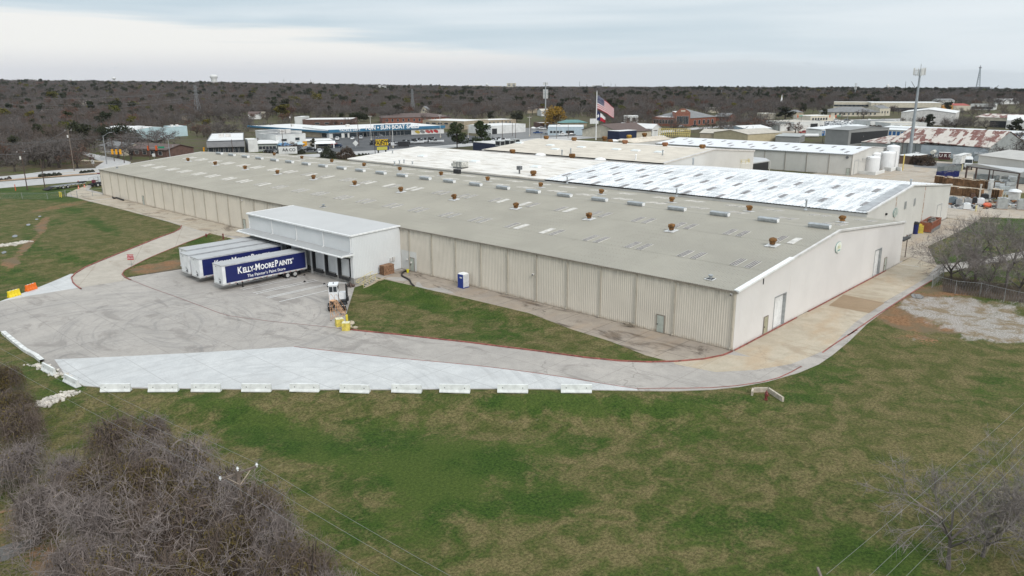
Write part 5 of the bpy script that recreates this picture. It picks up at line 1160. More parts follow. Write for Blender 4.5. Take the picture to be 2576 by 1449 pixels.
def bldg(label,cat,fl,fr,h,wall,roof,dep=15.,bl=None,style='flat',rise=1.5,win=(),over=.0,par=.35,name='shop_building',group=None,fascia=None,side=(),doors=(),units=()):
    a,b = at(*fl),at(*fr); d = b-a; L = d.xy.length; ang = math.atan2(d.y,d.x); n = Vector((-d.y,d.x,0)).normalized()
    if bl is not None: c = at(*bl); dep = abs((c-a).dot(n))
    zb = min(a.z,b.z)-.4
    e = thing(name,(a.x,a.y,zb),ang,label,cat,group); H = h+.4
    m_ = a+d*.5+n*dep*.5; OCC.append((m_.x,m_.y,math.hypot(L,dep)*.5+2)); k = max(1,int(max(L,dep)/min(L,dep)))
    mb = MB(); mb.b2(0,L,0,dep,0,H-.02); mb.build('wall',wall,e)
    o = over
    mb = MB()
    if style == 'flat':
        mb.b2(-o,L+o,-o,dep+o,H-.02,H+.12)
        if par:
            p2 = MB(); p2.b2(-.02,L+.02,-.05,.2,H-.1,H+par); p2.b2(-.02,L+.02,dep-.2,dep+.05,H-.1,H+par); p2.b2(-.05,.2,.2,dep-.2,H-.1,H+par); p2.b2(L-.2,L+.05,.2,dep-.2,H-.1,H+par); p2.build('parapet',wall,e)
    elif style == 'shed': mb.prism([(-o,H-.0),(dep+o,H+rise),(dep+o,H+rise+.15),(-o,H+.15)],-o,L+o,'x')
    elif style == 'gable':     # ridge along the front
        mb.prism([(-o,H-o*.2),(dep/2,H+rise),(dep+o,H-o*.2),(dep+o,H-o*.2+.15),(dep/2,H+rise+.15),(-o,H-o*.2+.15)],-o,L+o,'x'); g = MB(); g.prism([(0,H-.03),(dep,H-.03),(dep/2,H+rise-.02)],.01,L-.01,'x'); g.build('gable',wall,e)
    elif style == 'gabley':    # ridge away from the viewer
        mb.prism([(-o,H),(L/2,H+rise),(L+o,H),(L+o,H+.15),(L/2,H+rise+.15),(-o,H+.15)],-o,dep+o,'y'); g = MB(); g.prism([(0,H-.03),(L,H-.03),(L/2,H+rise-.02)],.01,dep-.01,'y'); g.build('gable',wall,e)
    elif style == 'hip':
        r = min(L,dep)/2; v = [(-o,-o,H),(L+o,-o,H),(L+o,dep+o,H),(-o,dep+o,H),(r,dep/2,H+rise) if L > dep else (L/2,r,H+rise),(L-r,dep/2,H+rise) if L > dep else (L/2,dep-r,H+rise)]
        mb.add(v,[(0,1,5,4),(1,2,5),(2,3,4,5),(3,0,4)] if L > dep else [(0,1,4),(1,2,5,4),(2,3,5),(3,0,4,5)])
    mb.build('roof',roof,e)
    if fascia:
        m,hh = fascia; f = MB(); f.b2(-.5,L+.5,-.9,-.0,H-hh+.3,H+.35); f.build('fascia',m,e)
    for (nn,z,w_,h_,u0,u1) in win:
        for i in range(nn):
            put('window',winmesh(w_,h_),e,(L*(u0+(u1-u0)*(i+.5)/nn),-.02,z+.4))
    for (nn,z,w_,h_,u0,u1) in side:
        for s in (0,1):
            for i in range(nn): o_ = put('window',winmesh(w_,h_),e,(-.02 if s == 0 else L+.02,dep*(u0+(u1-u0)*(i+.5)/nn),z+.4)); o_.rotation_euler = (0,0,-pi/2 if s == 0 else pi/2)
    for (u,w_,h_,mm) in doors:
        dm = MB(); dm.b2(L*u-w_/2,L*u+w_/2,-.06,0,.35,.4+h_); dm.build('door',mm,e)
    for (u,v,s) in units:
        um = MB(); um.box((L*u,dep*v,H+.12+s*.35),(s,s*.9,s*.7)); um.build('rooftop_unit',M_wtrim,e)
    return e,L,dep,H,ang
e,L,dp,H,_ = bldg('light blue metal building with white roof behind the bare trees at left','building',(243,353),(338,357),6,M_lb,M_wr,26,style='gable',rise=1.2,name='metal_building')
um = MB()
for i in range(2): um.b2(L*.8+i*3,L*.8+i*3+2.4,6,8.4,H+1.9,H+2.0); um.tube((L*.8+i*3,6,H),(L*.8+i*3,6,H+2),.08,n=5); um.tube((L*.8+i*3+2.4,8,H),(L*.8+i*3+2.4,8,H+2),.08,n=5)
um.build('roof_rack',M_wtrim,e)
bldg('small light blue box building right of the bare oaks','building',(430,344),(473,342),5.4,M_lb,M_wr,12,name='metal_building',units=((.3,.5,1.5),(.6,.5,1.5)))
bldg('pale house half hidden by oaks beside the side street','house',(252,384),(306,392),3.2,M_cream,M_gr,12,style='gable',rise=1.6,over=.4,win=((3,1.6,1.2,1.2,.1,.9),),name='house')
bldg('low brown office with dark porch under the bare oaks','office',(312,390),(420,396),3.0,M_brb,M_brr,14,style='gable',rise=1.8,over=.5,win=((5,1.6,2.2,1.5,.05,.95),),doors=((.2,1.2,2.1,M_dark),),name='office')
e,L,dp,H,_ = bldg('dark grey block building with a white roof and glazed front','building',(523,387),(616,384),5.2,M_dg,M_wr,bl=(440,366),name='shop_building',win=((7,1.4,2.6,2.5,.05,.98),),units=((.35,.5,2.4),(.55,.5,2.4)),side=((1,1.2,1.4,2.2,.3,.5),))
f = MB(); f.b2(-.1,L+.3,-1.2,-.05,3.2,5.4); f.build('metal_fascia',mat('grey_fascia',(.25,.25,.26),.5,0,.1,1.),e)
bldg('white shopfront with a green tinted window row behind the fence','shop',(626,383),(650,382),5.2,M_ww,M_wr,10)
e,*_q = bldg('low white shop with long veranda roof by the parked scooters','shop',(650,381),(697,380),3.4,mat('pale_green_wall',(.36,.40,.37),.7,0,.2,.5),M_wr,8,style='shed',rise=1.0,over=.8,win=((5,1.6,1.6,1.4,.05,.95),))
bldg('tall white two storey workshop with small upper windows','workshop',(697,378),(771,373),6.6,M_ww,M_gr,18,win=((1,4.6,2.2,1.2,.62,.8),(1,4.4,2.6,1.0,.16,.36)),units=((.55,.6,2.6),(.75,.6,2.6)),name='workshop')
bldg('white single storey wing with three small windows behind the workshop','building',(645,360),(697,366),6.2,M_ww,M_gr,14,win=((3,4.0,.8,.8,.1,.5),),name='workshop')
e,L,dp,H,_ = bldg('small office with broad white overhanging roof beside the conifer','office',(771,373),(833,371),3.4,M_cream,M_wr,12,style='flat',par=0,over=.9,win=((1,1.5,4.4,1.6,.45,.9),),name='office')
cn_ = MB(); cn_.add([(L*.4,-.9,H-.2),(L*1.15,-.9,H-.2),(L*1.15,-5,H-1.2),(L*.2,-5,H-1.2)],[(3,2,1,0)]); cn_.b2(L*.3,L*.34,-4.9,-4.6,0,H-1.3); cn_.b2(L*1.05,L*1.09,-4.9,-4.6,0,H-1.3); cn_.build('canopy',M_white,e)
# boat shop: long wing, front, raised sign
e,L,dp,H,an = bldg('long store with white flat roof, deep blue fascia and white sign letters','boat store',(829,348.5),(1117,335.5),4.4,M_ww,M_wr,46,name='store_building',fascia=(M_bf,1.5),par=0,win=((1,1.4,5.0,2.4,.035,.09),(1,1.3,1.8,2.4,.12,.15),(1,1.4,4.6,2.4,.17,.22),(3,1.4,6.0,2.6,.24,.40),(4,1.4,7.0,2.6,.42,.68)),units=((.3,.6,2),(.62,.5,2)))
f = MB(); f.b2(L*.365,L*.69,-1.15,-.9,H-1.15,H+2.1); f.build('sign_parapet',M_bf,e)
text('lettering','FUN \u2022 SUN BOAT SALES',3.1,M_lett,e,Matrix.Translation(Vector((L*.527,-1.25,H+.5))) @ FX,.05,.1,sx=1.02)
text('lettering','TACKLE DEPT',1.7,M_lett,e,Matrix.Translation(Vector((L*.165,-.95,H-.25))) @ FX,.04,.03,sx=1.2)
for i,(u,mm) in enumerate(((.755,(.45,.33,.05)),(.80,(.2,.2,.2)),(.85,(.4,.08,.07)),(.885,(.4,.05,.05)),(.925,(.38,.03,.03)))):
    f = MB(); n = 10; f.add([(L*u+(1.9 if i != 3 else 1.2)*math.cos(2*pi*j/n+.4)*(1 if j % 3 else .8),-.06,1.9+1.0*math.sin(2*pi*j/n)) for j in range(n)],[tuple(range(n))]); f.build('wall_graphic',mat('graphic%d' % i,mm,.5),e)
e2,L2,dp2,H2,_ = bldg('long low wing of the boat store with thin blue fascia and tan wall','store wing',(627,331),(829,348),3.6,M_tb,M_wr,30,name='store_wing',fascia=(M_bf,1.0),par=0,win=((1,1.4,8,2.2,.55,.72),(1,1.4,5,2.2,.9,.99)),units=((.3,.5,1.6),(.5,.6,1.2)))
bldg('brown brick shop block with a white roof behind the boat store','building',(762,319),(884,318),4.6,M_brb,M_wr,32,name='shop_building',win=((2,2.2,3,1.2,.2,.6),(3,2.2,1.6,1.2,.6,1.)))
bldg('small white block left of the brown brick shop','building',(742,315),(761,315),5.6,M_ww,M_wr,16,name='shop_building')
bldg('red brick block with hipped brown roof behind the boat store','building',(962,311),(1134,308),4.2,M_br,M_brr,30,style='hip',rise=2.6,over=.6,win=((12,2.3,1.3,2.0,.03,.97),),name='brick_building')
bldg('tan block building with white roof at the right of the boat store','building',(1064,322),(1168,326),5.0,M_tb,M_wr,26,name='shop_building',win=((5,3.4,3.4,1.0,.05,.8),),doors=((.93,1.2,2.2,M_dark),))
bldg('small cream gabled house in the trees behind the brick block','house',(1056,291),(1077,291),4.6,M_cream,M_gr,12,style='gabley',rise=3.4,over=.4,win=((1,4.8,1.4,1.4,.2,.8),),name='house')
bldg('long white ribbed shed beside the big pine','shed',(1236,338),(1322,332),4.6,M_ww,M_wr,20,name='metal_building',doors=((.09,4.0,3.2,M_dark),))
bldg('low tan block building behind the white ribbed shed','building',(1196,318),(1298,314),3.6,M_tb,M_wr,20,name='shop_building',win=((6,1.8,1.0,2.0,.3,.9),))
bldg('pale blue shop with white roof and grey porch near the flagpole','shop',(1378,340),(1468,340),4.4,mat('pale_blue_wall',(.42,.50,.55),.7,0,.1,.5),M_wr,22,win=((4,1.8,1.4,1.3,.05,.42),),doors=((.62,4.6,2.6,M_dark),),units=((.3,.4,1.6),))
bldg('tiny red brick building with white roof edge left of the gold tree','building',(1358,323),(1390,322),3.2,M_brb,M_wr,10,name='shop_building')
bldg('low building with teal metal roof on the grass right of the gold tree','pavilion',(1411,319),(1476,318),2.6,M_tb,M_tealr,10,style='hip',rise=1.8,over=.8,name='pavilion')
bldg('long beige building with open white porch under the flag','building',(1570,313),(1605,313),5.6,M_ww,M_wr,12,name='shop_building',win=((2,3.6,2,2,.1,.9),))
bldg('low brown roofed building just behind the warehouse roofs','building',(1560,350),(1650,344),3.6,M_cream,M_brr,30,style='gable',rise=3.6,over=.6,name='office')
bldg('white gabled wing at the end of the brown roofed building','building',(1640,345),(1662,343),4.4,M_ww,M_wr,24,style='gabley',rise=2.4,over=.3,name='office')
bldg('small building with navy blue wall and white roof beside the flagpole','building',(1528,350),(1558,352),4.4,M_navyw,M_wr,14,name='office',par=0)
bldg('low building with navy wall and white roof behind the worn cream roof','building',(1190,384),(1262,392),4.6,M_navyw,M_wtrim,20,name='office',par=0)
for i,(c,x,y) in enumerate((('n',640,920),('n',840,905),('n',960,880))):
    q = top(*Z(c,x,y),4.9); f = MB(); f.b2(-1.4,1.4,-1.4,1.4,0,2.0,0); f.b2(-1.45,-1.4,-1.1,1.1,.3,1.7,1); f.b2(-1.1,1.1,-1.45,-1.4,.3,1.7,1); o = f.build('air_conditioner',[mat('ac_grey',(.42,.43,.42),.5,0,.2,2.),M_dark],None,(q.x,q.y,4.72)); tag(o,('black fronted rooftop air conditioner on the navy walled building','middle grey rooftop air conditioner beside the worn cream roof','rightmost grey rooftop air conditioner behind the cream roof edge')[i],'air conditioner','air conditioners beside the cream roof')
# brick school with stepped gable
e,L,dp,H,_ = bldg('orange brick school front with arched parapet and tall narrow windows','school',(1698,318),(1735,318),9.2,mat('orange_brick',(.25,.10,.065),.85,0,.2,1.5),M_wr,22,name='school_building',par=0,win=((8,4.2,.9,5.2,.1,.9),))
f = MB(); f.prism([(0,H),(L*.18,H+1.4),(L*.4,H+2.6),(L*.6,H+2.6),(L*.82,H+1.4),(L,H)],-.06,.5,'y'); f.build('arched_parapet',bpy.data.materials['orange_brick'],e); f = MB(); f.b2(L*.35,L*.65,-.12,-.07,H+.6,H+1.5); f.build('name_panel',M_cream,e)
bldg('low brick school wing with white roof left of the arched front','school wing',(1640,316),(1697,318),5.6,mat('orange_brick',(.34,.115,.06)),M_wr,30,name='school_wing',win=((7,3,1.6,2.4,.05,.95),))
bldg('brick school wing with arched openings right of the arched front','school wing',(1735,317),(1800,312),5.2,M_br,M_gr,30,style='hip',rise=5.4,over=.5,name='school_wing',win=((5,2.2,2.4,2.8,.1,.95),))
bldg('grey roofed house at the right end of the school','house',(1797,305),(1830,306),3.4,M_br,M_gr,16,style='gable',rise=2.4,over=.5,name='house')
# far right quarter
bldg('long pale workshop with flat white roof beyond the traffic lights','workshop',(2038,307),(2100,305),4.0,M_cream,M_wr,18,name='shop_building',win=((6,2.,1.6,1.6,.05,.7),))
bldg('white painted garage with an open dark bay in front of the car lot','garage',(1996,330),(2072,326),5.0,M_ww,M_ltan,22,name='garage_building',doors=((.66,6.5,4.0,M_dark),(.2,3.5,3.2,M_wtrim),(.4,3.5,3.2,M_wtrim)),win=((2,2.2,1.0,1.2,.86,.98),))
bldg('low white block left of the white garage','building',(1962,330),(1996,329),3.6,M_ww,M_ltan,14,name='garage_building',doors=((.7,3,2.4,M_dark),))
bldg('pale yellow walled building with ribbed tan roof behind the white roof','building',(1880,360),(1966,354),4.2,M_yel,M_ltan,22,style='gable',rise=1.6,over=.3,name='metal_building',doors=((.85,3,2.6,M_cream),))
bldg('building with white roof and pale blue end behind the yellow one','building',(1877,345),(1940,342),4.2,mat('pale_blue_wall',(.42,.50,.55)),M_wr,18,style='gable',rise=1.4,over=.3,name='metal_building')
bldg('long tan roofed building behind the yellow walled one','building',(1760,352),(1880,356),3.6,M_tb,M_ltan,16,style='gable',rise=1.6,over=.3,name='metal_building',units=((.3,.4,1.5),(.7,.4,1.5)))
e,L,dp,H,_ = bldg('grey ribbed open shed with dark side opening by the rusty roof','shed',(2074,362),(2132,366),7.0,M_gsh,M_gsh,bl=(2166,352) if False else None,dep=34,style='gable',rise=.8,over=.3,name='open_shed')
f = MB(); f.b2(L+.02,L+.08,2,dp-1,1.0,H-1.2); f.build('side_opening',M_dark,e)
bldg('low grey lean-to roof before the open grey shed','shed',(1950,358),(2010,360),3.0,M_gsh,mat('light_grey_sheet',(.36,.37,.36),.5,0,.1,.4),14,style='shed',rise=.6,over=.3,name='lean_to_shed')
# storage units
def storage(label,a,b,h,nd,dep=9,face=1):
    e,L,dp,H,_ = bldg(label,'storage units',a,b,h,M_ww,mat('storage_white_roof',(.70,.71,.71),.5,0,.08,.4),dep,style='shed',rise=.5,over=.35,par=0,name='storage_building',group='rows of storage units')
    for i in range(nd):
        w_ = L/nd; f = MB(); f.b2(i*w_+.35,(i+1)*w_-.35,-.05,0,.45,H-.75); f.build('roller_door',M_bdoor,e)
storage('row of storage units with large blue roller doors in the open',(2066,342),(2142,333),3.4,9)
storage('row of storage units turning right with small blue doors',(2142,333),(2182,332),3.4,5)
storage('long storage block with thin white roof behind the rusty roof',(2182,338),(2330,345),3.0,14)
storage('farthest storage block reaching to the right behind the rusty roof',(2222,333),(2460,344),3.0,20)
storage('near storage block with white roof right of the rusty shed',(2448,360),(2640,372),3.0,12,14)
storage('second storage block at the far right edge',(2470,347),(2640,354),3.0,10,12)
# rusty roofed shed
def rustmat():
    m,t,b,p = newmat('rusty_roof_sheet')
    s = MAPV(t,p,.12,.42,1,rz=0); n = NZ(t,s,1.3,6,.75,.2); v = N(t,'ShaderNodeTexVoronoi',i_Scale=.34); v.distance = 'CHEBYCHEV'; t.links.new(MAPV(t,p,.5,1.7,0),v.inputs[0])
    sp = N(t,'ShaderNodeSeparateXYZ'); t.links.new(v.outputs['Color'],sp.inputs[0])
    k = M(t,'ADD',M(t,'MULTIPLY',sp.outputs[0],.55),M(t,'MULTIPLY',n,.75))
    c = MIX(t,MR(t,k,.58,.72),(.52,.47,.42),(.17,.07,.055)); c = MIX(t,MR(t,NZ(t,p,.8,5,.7),.55,.7),c,(.62,.60,.56)); setc(t,b,c,.8); return m
M_rustr = rustmat(); M_osh = metal('old_grey_sheet_wall',(.30,.315,.31),.5,.15,.6,(.38,.36,.20),False,True,.7)
e,L,dp,H,_ = bldg('big old shed with patchy rust red and white roof','shed',(2237,387),(2484,404),4.9,M_osh,M_rustr,34,style='gable',rise=5.2,over=.3,name='rusty_shed')
for i in range(11):
    f = MB(); f.b2(L*i/11+.0,L*i/11+.25,-.1,-.0,.3,H-.1); f.build('wall_post',M_galvd,e)
f = MB(); f.b2(0,.2,0,.2,0,1)
bldg('low ribbed annexe left of the rusty roof','shed',(2165,378),(2237,384),3.6,mat('light_grey_sheet',(.36,.37,.36)),M_rustr,20,style='shed',rise=2.0,over=.2,name='lean_to_shed')
bldg('ribbed annexe with tall pale doors at the right end of the rusty shed','shed',(2484,404),(2534,392),4.6,metal('pale_blue_grey_sheet',(.38,.42,.45),.4,.15,.5,(.6,.6,.6),False,True,.6),M_rustr,24,style='shed',rise=1.2,over=.2,name='lean_to_shed')
bldg('large white gabled warehouse behind the cell tower','warehouse',(2264,313),(2400,316),8.0,M_wtrim,M_wr,44,style='gabley',rise=2.2,over=.3,name='white_warehouse',win=((1,3,1.2,1.6,.3,.5),))
bldg('small white block building left of the big gabled warehouse','building',(2188,323),(2262,322),4.2,M_ww,M_gr,20,name='shop_building',doors=((.5,5,3,M_cream),),win=((1,2.6,2,1.4,.2,.35),))
bldg('white service building with dark open bay beside the conifer','building',(2239,328),(2330,327),4.0,M_ww,M_ltan,18,name='shop_building',doors=((.14,5,3,M_dark),(.45,6,3,M_cream),(.85,4,3,M_wtrim)))
bldg('long warehouse with rust stained roof near the right edge','warehouse',(2450,318),(2556,322),6.0,M_cream,M_rustr,34,style='gable',rise=1.6,over=.3,name='metal_building',doors=((.66,14,4,M_dark),))
bldg('white arched shed cut off by the right edge','shed',(2530,324),(2620,326),5.0,M_ww,M_wr,20,style='gable',rise=3.,name='metal_building')
bldg('long beige block with ribbon windows in the woods at right','building',(2096,277),(2210,278),7.5,M_cream,M_wr,24,name='office_block',win=((10,4.5,5.,1.8,.02,.98),))
bldg('very long pale warehouse beyond the beige block','warehouse',(2190,280),(2366,281),8.,M_cream,M_wr,40,name='white_warehouse',par=0,doors=((.5,60,3.5,M_dark),))
bldg('long grey brown hip roofed building before the beige block','building',(2090,293),(2212,292),3.4,M_cream,M_gr,24,style='hip',rise=4,over=.8,name='apartment_building',win=((10,2,1.4,1.6,.05,.95),))
bldg('cream gabled apartment block at the end of the hip roofed one','building',(2212,292),(2238,291),6.0,M_cream,M_gr,14,style='gable',rise=2.4,name='apartment_building',win=((3,3,1.4,1.6,.1,.9),))
bldg('orange painted shop far right in the woods','shop',(2370,280),(2396,280),5.,mat('orange_wall',(.50,.25,.06),.7),M_gr,16,name='shop_building')
bldg('red roofed shop row far right in the woods','shop',(2400,278),(2440,278),4.5,M_cream,mat('red_roof',(.35,.06,.04),.7),16,style='shed',rise=1.5,name='shop_building')
bldg('low white shop row beyond the red roofed one','shop',(2440,276),(2500,277),5,M_ww,M_gr,20,name='shop_building',win=((6,2,3,2,.05,.95),))
# scattered roofs glimpsed in the woods
hs = [(205,300,30),(240,296,26),(100,294,24),(580,283,30),(640,270,46),(470,302,24),(640,300,30),(655,296,26),(900,236,20),(925,240,24),(1300,245,30),(1345,244,26),(1480,262,22),(1800,284,30),(1340,285,26),(1372,292,20),(1935,300,30),(2010,296,20),(1500,244,18),(1560,246,20),(1650,250,24),(2380,262,40),(2480,258,60),(2300,252,40),(2540,262,50),(1850,242,30),(2010,238,26),(2140,236,36),(1150,242,30),(740,250,26)]
shades = ['white roofed','pale walled','grey roofed','cream','brown roofed']
for i,(x,y,wd) in enumerate(hs):
    st = ('gable','flat','hip')[i % 3]; wl = (M_ww,M_cream,M_tb)[i % 3]; rf = (M_wr,M_gr,M_brr,M_ltan)[i % 4]
    bldg('small pale building half hidden among the bare trees in the distance','building',(x-wd/2,y),(x+wd/2,y-.4),4.2,wl,rf,12,style=st,rise=1.8,over=.3,name='far_building',group='small buildings half hidden in the far woods')
# skyline blocks
def far_block(x0,x1,ytop,D,lab,m=None,name='office_block',dep=30):
    a = ray((x0+x1)/2,215); u = Vector((a.x,a.y,0)).normalized(); px = lambda x,y: CAM+ray(x,y)*(D/ray(x,y).dot(u))
    p,q,t = px(x0,ytop),px(x1,ytop),px((x0+x1)/2,ytop); g = zt(t.x,t.y); L = (q-p).length; d = q-p
    e = thing(name,(p.x,p.y,g-5),math.atan2(d.y,d.x),lab,'building'); H = max(8,t.z-g+5)
    mb = MB(); mb.b2(0,L,0,dep,0,H); mb.build('wall',m or M_ww,e); n = max(2,int(L/14)); f = MB()
    for i in range(n): f.b2(L*(i+.25)/n,L*(i+.75)/n,-.3,0,H*.62,H*.8); f.b2(L*(i+.25)/n,L*(i+.75)/n,-.3,0,H*.85,H*.94)
    f.build('window_band',M_gr,e,kind='stuff'); return e
far_block(65,94,201,2900,'low white block on the skyline at the far left'); far_block(90,140,207.5,2700,'long white roofed hall below the skyline at far left')
far_block(175,275,208,2600,'very long cream building below the skyline at left',M_cream); far_block(453,500,221,1900,'long low white building in the woods right of the lattice tower')
far_block(952,958,214,1700,'slender white tower block among the far trees',None,'tower_block',6); far_block(957,972,216,1800,'white office beside the slender white tower')
far_block(909,930,214.5,2500,'pale skyline block left of the slender tower'); far_block(1100,1122,216.5,3300,'small white skyline block near the centre'); far_block(1172,1212,215,3300,'wide pale hospital like block on the skyline',M_cream)
far_block(1212,1262,216.5,3200,'low wide pale skyline block left of the tall one',M_tb); far_block(1275,1298,209,3400,'tallest white skyline block near the centre',M_cream); far_block(1499,1514,215,3000,'dark small block on the skyline near the phone mast',M_dg)
far_block(1489,1510,214.5,3350,'white slab block on the skyline right of the phone mast')
far_block(2385,2416,219.5,3300,'long blue grey hall on the skyline at right',M_dg); far_block(2434,2491,218.5,3300,'wide blue grey hall under the tall mast',M_dg)
far_block(2388,2470,225.5,2400,'long white warehouses below the skyline at right'); far_block(2480,2576,227,2300,'long pale warehouse row at the right edge of the woods'); far_block(2320,2370,228,2200,'small pale warehouse left of the white rows')

# ------------------------------------------------------------ small link building and tanks between the warehouses
q0,q1 = (131,150),(131,92)
e = thing('warehouse',(0,0,0),0,'low white link warehouse with cream roof between the big warehouses','warehouse')
pA,pB = top(*Z('q',860,695),7.4),top(*Z('q',1520,625),7.4); pC = top(*Z('q',1280,575),9.0); pD = top(*Z('q',560,640),9.0)
slabroof(e,[tuple(pD),tuple(pA),tuple(pB),tuple(pC)],.3,M_roofC2)
mb = MB(); mb.add([(pA.x,pA.y,0),(pB.x,pB.y,0),(pB.x,pB.y,7.2),(pA.x,pA.y,7.2)],[(0,1,2,3)]); mb.build('wall',M_wallB,e)
for c,x,y in (('q',440,695),('q',690,720),('q',345,640),('q',760,615),('q',1020,578)):
    p = top(*Z(c,x,y),8.2); b = MB(); b.lathe([(.8,-.6),(.7,.0),(1.0,.2),(1.05,.9),(.8,1.2),(.1,1.25)],n=12); b.build('bagged_vent',M_bag if x != 760 else mat('ochre_bag',(.42,.24,.03),.8,0,.3,2.),e,(p.x,p.y,p.z))
for c,x,y in (('q',500,660),('q',650,650),('q',1000,620),('q',1300,590)):
    p = top(*Z(c,x,y),8.1); b = MB(); b.ball((0,0,-.1),2.0,12,sz=.3); b.build('low_dome',M_white,e,(p.x,p.y,p.z))
lk = thing('canopy_building',(0,0,0),0,'dark open loading canopy between the blank end wall and the ribbed warehouse','canopy')
qa,qb,qc = top(*Z('r',225,1140),4.6),top(*Z('r',655,1082),4.6),top(*Z('r',580,1060),5.2)
slabroof(lk,[tuple(qa),tuple(qb),(qb.x+3,qb.y+3,5.0),(qa.x+18,qa.y+8,5.2)],.25,M_dockr,'canopy_roof')
mb = MB(); mb.add([(qa.x+1,qa.y-.5,0),(qb.x-1,qb.y,0),(qb.x-1,qb.y,4.3),(qa.x+1,qa.y-.5,4.3)],[(0,1,2,3)]); mb.build('opening',M_dark,lk)
for i in range(4):
    p = qa.lerp(qb,i/3); mb = MB(); mb.tube((p.x,p.y,0),(p.x,p.y,4.4),.15,n=6); mb.build('post',M_wtrim,lk)
M_tank = mat('white_tank_paint',(.78,.78,.78),.45,0,.06,.6); M_ctank = mat('cream_tank_paint',(.62,.60,.54),.5,0,.08,.6)
M_yrail = mat('yellow_guard_rail',(.60,.48,.16),.5,0,.15,2.)
def tank(p,r,h,lab,m,top_=True,ladder=True,rails=False):
    e = thing('storage_tank',(p.x,p.y,p.z),R.uniform(0,1),lab,'storage tank',None)
    b = MB(); b.lathe([(r,0),(r,h),(r*.85,h+.25),(r*.3,h+.5),(.02,h+.55)],n=24); b.build('tank_shell',m,e)
    b = MB(); b.lathe([(.3,h+.4),(.3,h+.85),(.02,h+.9)],n=10); b.build('hatch',M_galv,e)
    if ladder:
        b = MB()
        for s in (-.22,.22): b.tube((s-.5*r,-r*.9-.12,.2),(s-.5*r,-r*.9-.12,h+.6),.035,n=5)
        for i in range(int(h/.45)): b.tube((-.22-.5*r,-r*.9-.12,.4+i*.45),(.22-.5*r,-r*.9-.12,.4+i*.45),.02,n=4)
        b.build('ladder',M_galv,e)
    if rails:
        b = MB(); n = 12
        for i in range(n):
            a = 2*pi*i/n; a2 = 2*pi*(i+1)/n; x,y = r*.95*math.cos(a),r*.95*math.sin(a); x2,y2 = r*.95*math.cos(a2),r*.95*math.sin(a2)
            b.tube((x,y,h),(x,y,h+1.1),.06,n=4)
            for z in (.55,1.1): b.tube((x,y,h+z),(x2,y2,h+z),.05,n=4)
        b.build('guard_rail',M_yrail,e)
        b = MB(); b.box((0,0,h+1.0),(.8,1.4,1.0)); b.tube((0,0,h+.4),(0,0,h+2.4),.1,n=6); b.build('agitator_motor',M_galvd,e)
    return e
def kY(c,x,y,Y): return onY(*Z(c,x,y),Y)
M_bund = mat('white_bund_wall',(.72,.72,.70),.7,0,.12,.8)
g1,g2 = A('k',690,1270),A('k',1000,1215)
tank(A('k',700,1275),2.35,4.9,'nearest white tank in the low white bund by the tall door',M_tank)
t2 = A('k',830,1245); tank(t2+Vector((1.2,2.0,0)),2.2,5.6,'white domed tank right behind the nearest one',M_tank)
t3 = A('k',1010,1212); tank(t3,2.5,5.6,'white tank with ladder in the second bund',M_tank)
t4 = A('k',1170,1205); tank(t4+Vector((.5,1.,0)),2.1,7.6,'tallest white tank at the right end of the second bund',M_tank)
b = MB(); P5 = [A('k',440,1315),A('k',780,1345),A('k',970,1290)]
for p,q in ((P5[0],P5[1]),(P5[1],P5[2])): d = q-p; m_ = (p+q)/2; b.box((m_.x,m_.y,.55),(d.length+.2,.25,1.1),math.atan2(d.y,d.x))
b.build('bund_wall',M_bund,None,label='low white bund wall round the nearer pair of tanks',cat='bund wall')
b = MB(); P5 = [A('k',975,1240),A('k',1110,1265),A('k',1230,1235),A('k',1330,1260)]
for p,q in zip(P5,P5[1:]): d = q-p; m_ = (p+q)/2; b.box((m_.x,m_.y,.6),(d.length+.2,.25,1.3),math.atan2(d.y,d.x))
b.build('bund_wall',M_bund,None,label='low white bund wall round the farther pair of tanks',cat='bund wall')
for i,(c,x,y,r,hh) in enumerate((('c',2040,1000,2.9,6.2),('c',2110,985,2.6,6.6),('c',2215,1010,2.9,6.0),('c',2300,1000,2.7,6.4))):
    p = top(*Z(c,x,y),hh); p.z = 0
    tank(p,r,hh,('leftmost cream tank with yellow rails before the blank end wall','second cream tank from the left, set back behind the first','third cream tank, nearest the viewer with motor on top','rightmost cream tank with yellow rails by the dark canopy')[i],M_ctank,ladder=False,rails=True)
b = MB()
for pts in ([('k',520,1030),('k',520,990),('k',690,1010)],[('k',612,1020),('k',612,960),('k',745,965)],[('k',870,985),('k',870,915),('k',960,920)],[('k',900,970),('k',905,900),('k',1015,905)]):
    b.path([onY(*Z(*q),YD0-1.2) for q in pts],.09,5)
b.build('pipework',M_galv,None,label='grey pipe loops running from the end wall to the white tanks',cat='pipes')
# cell tower
ct = at(2287,399.7); e = thing('cell_tower',(ct.x,ct.y,ct.z),0,'tall grey tapered cell tower with white antennas against the sky','cell tower'); HC = 33.5
b = MB(); b.lathe([(.72,0),(.62,8),(.5,18),(.38,27),(.3,HC)],n=16); b.build('mast',mat('tower_grey',(.30,.33,.35),.5,.1,.1,1.),e)
b = MB(); b.tube((-2.2,-1.2,HC-2.),(2.2,-1.2,HC-2.),.09,n=5); b.tube((2.2,-1.2,HC-2.),(0,2.4,HC-2.),.09,n=5); b.tube((0,2.4,HC-2.),(-2.2,-1.2,HC-2.),.09,n=5); b.tube((-2.2,-1.2,HC-.3),(2.2,-1.2,HC-.3),.06,n=5); b.tube((2.2,-1.2,HC-.3),(0,2.4,HC-.3),.06,n=5); b.tube((0,2.4,HC-.3),(-2.2,-1.2,HC-.3),.06,n=5); b.tube((0,0,HC-1),(0,0,HC+2),.1,n=6); b.build('antenna_platform',M_galv,e)
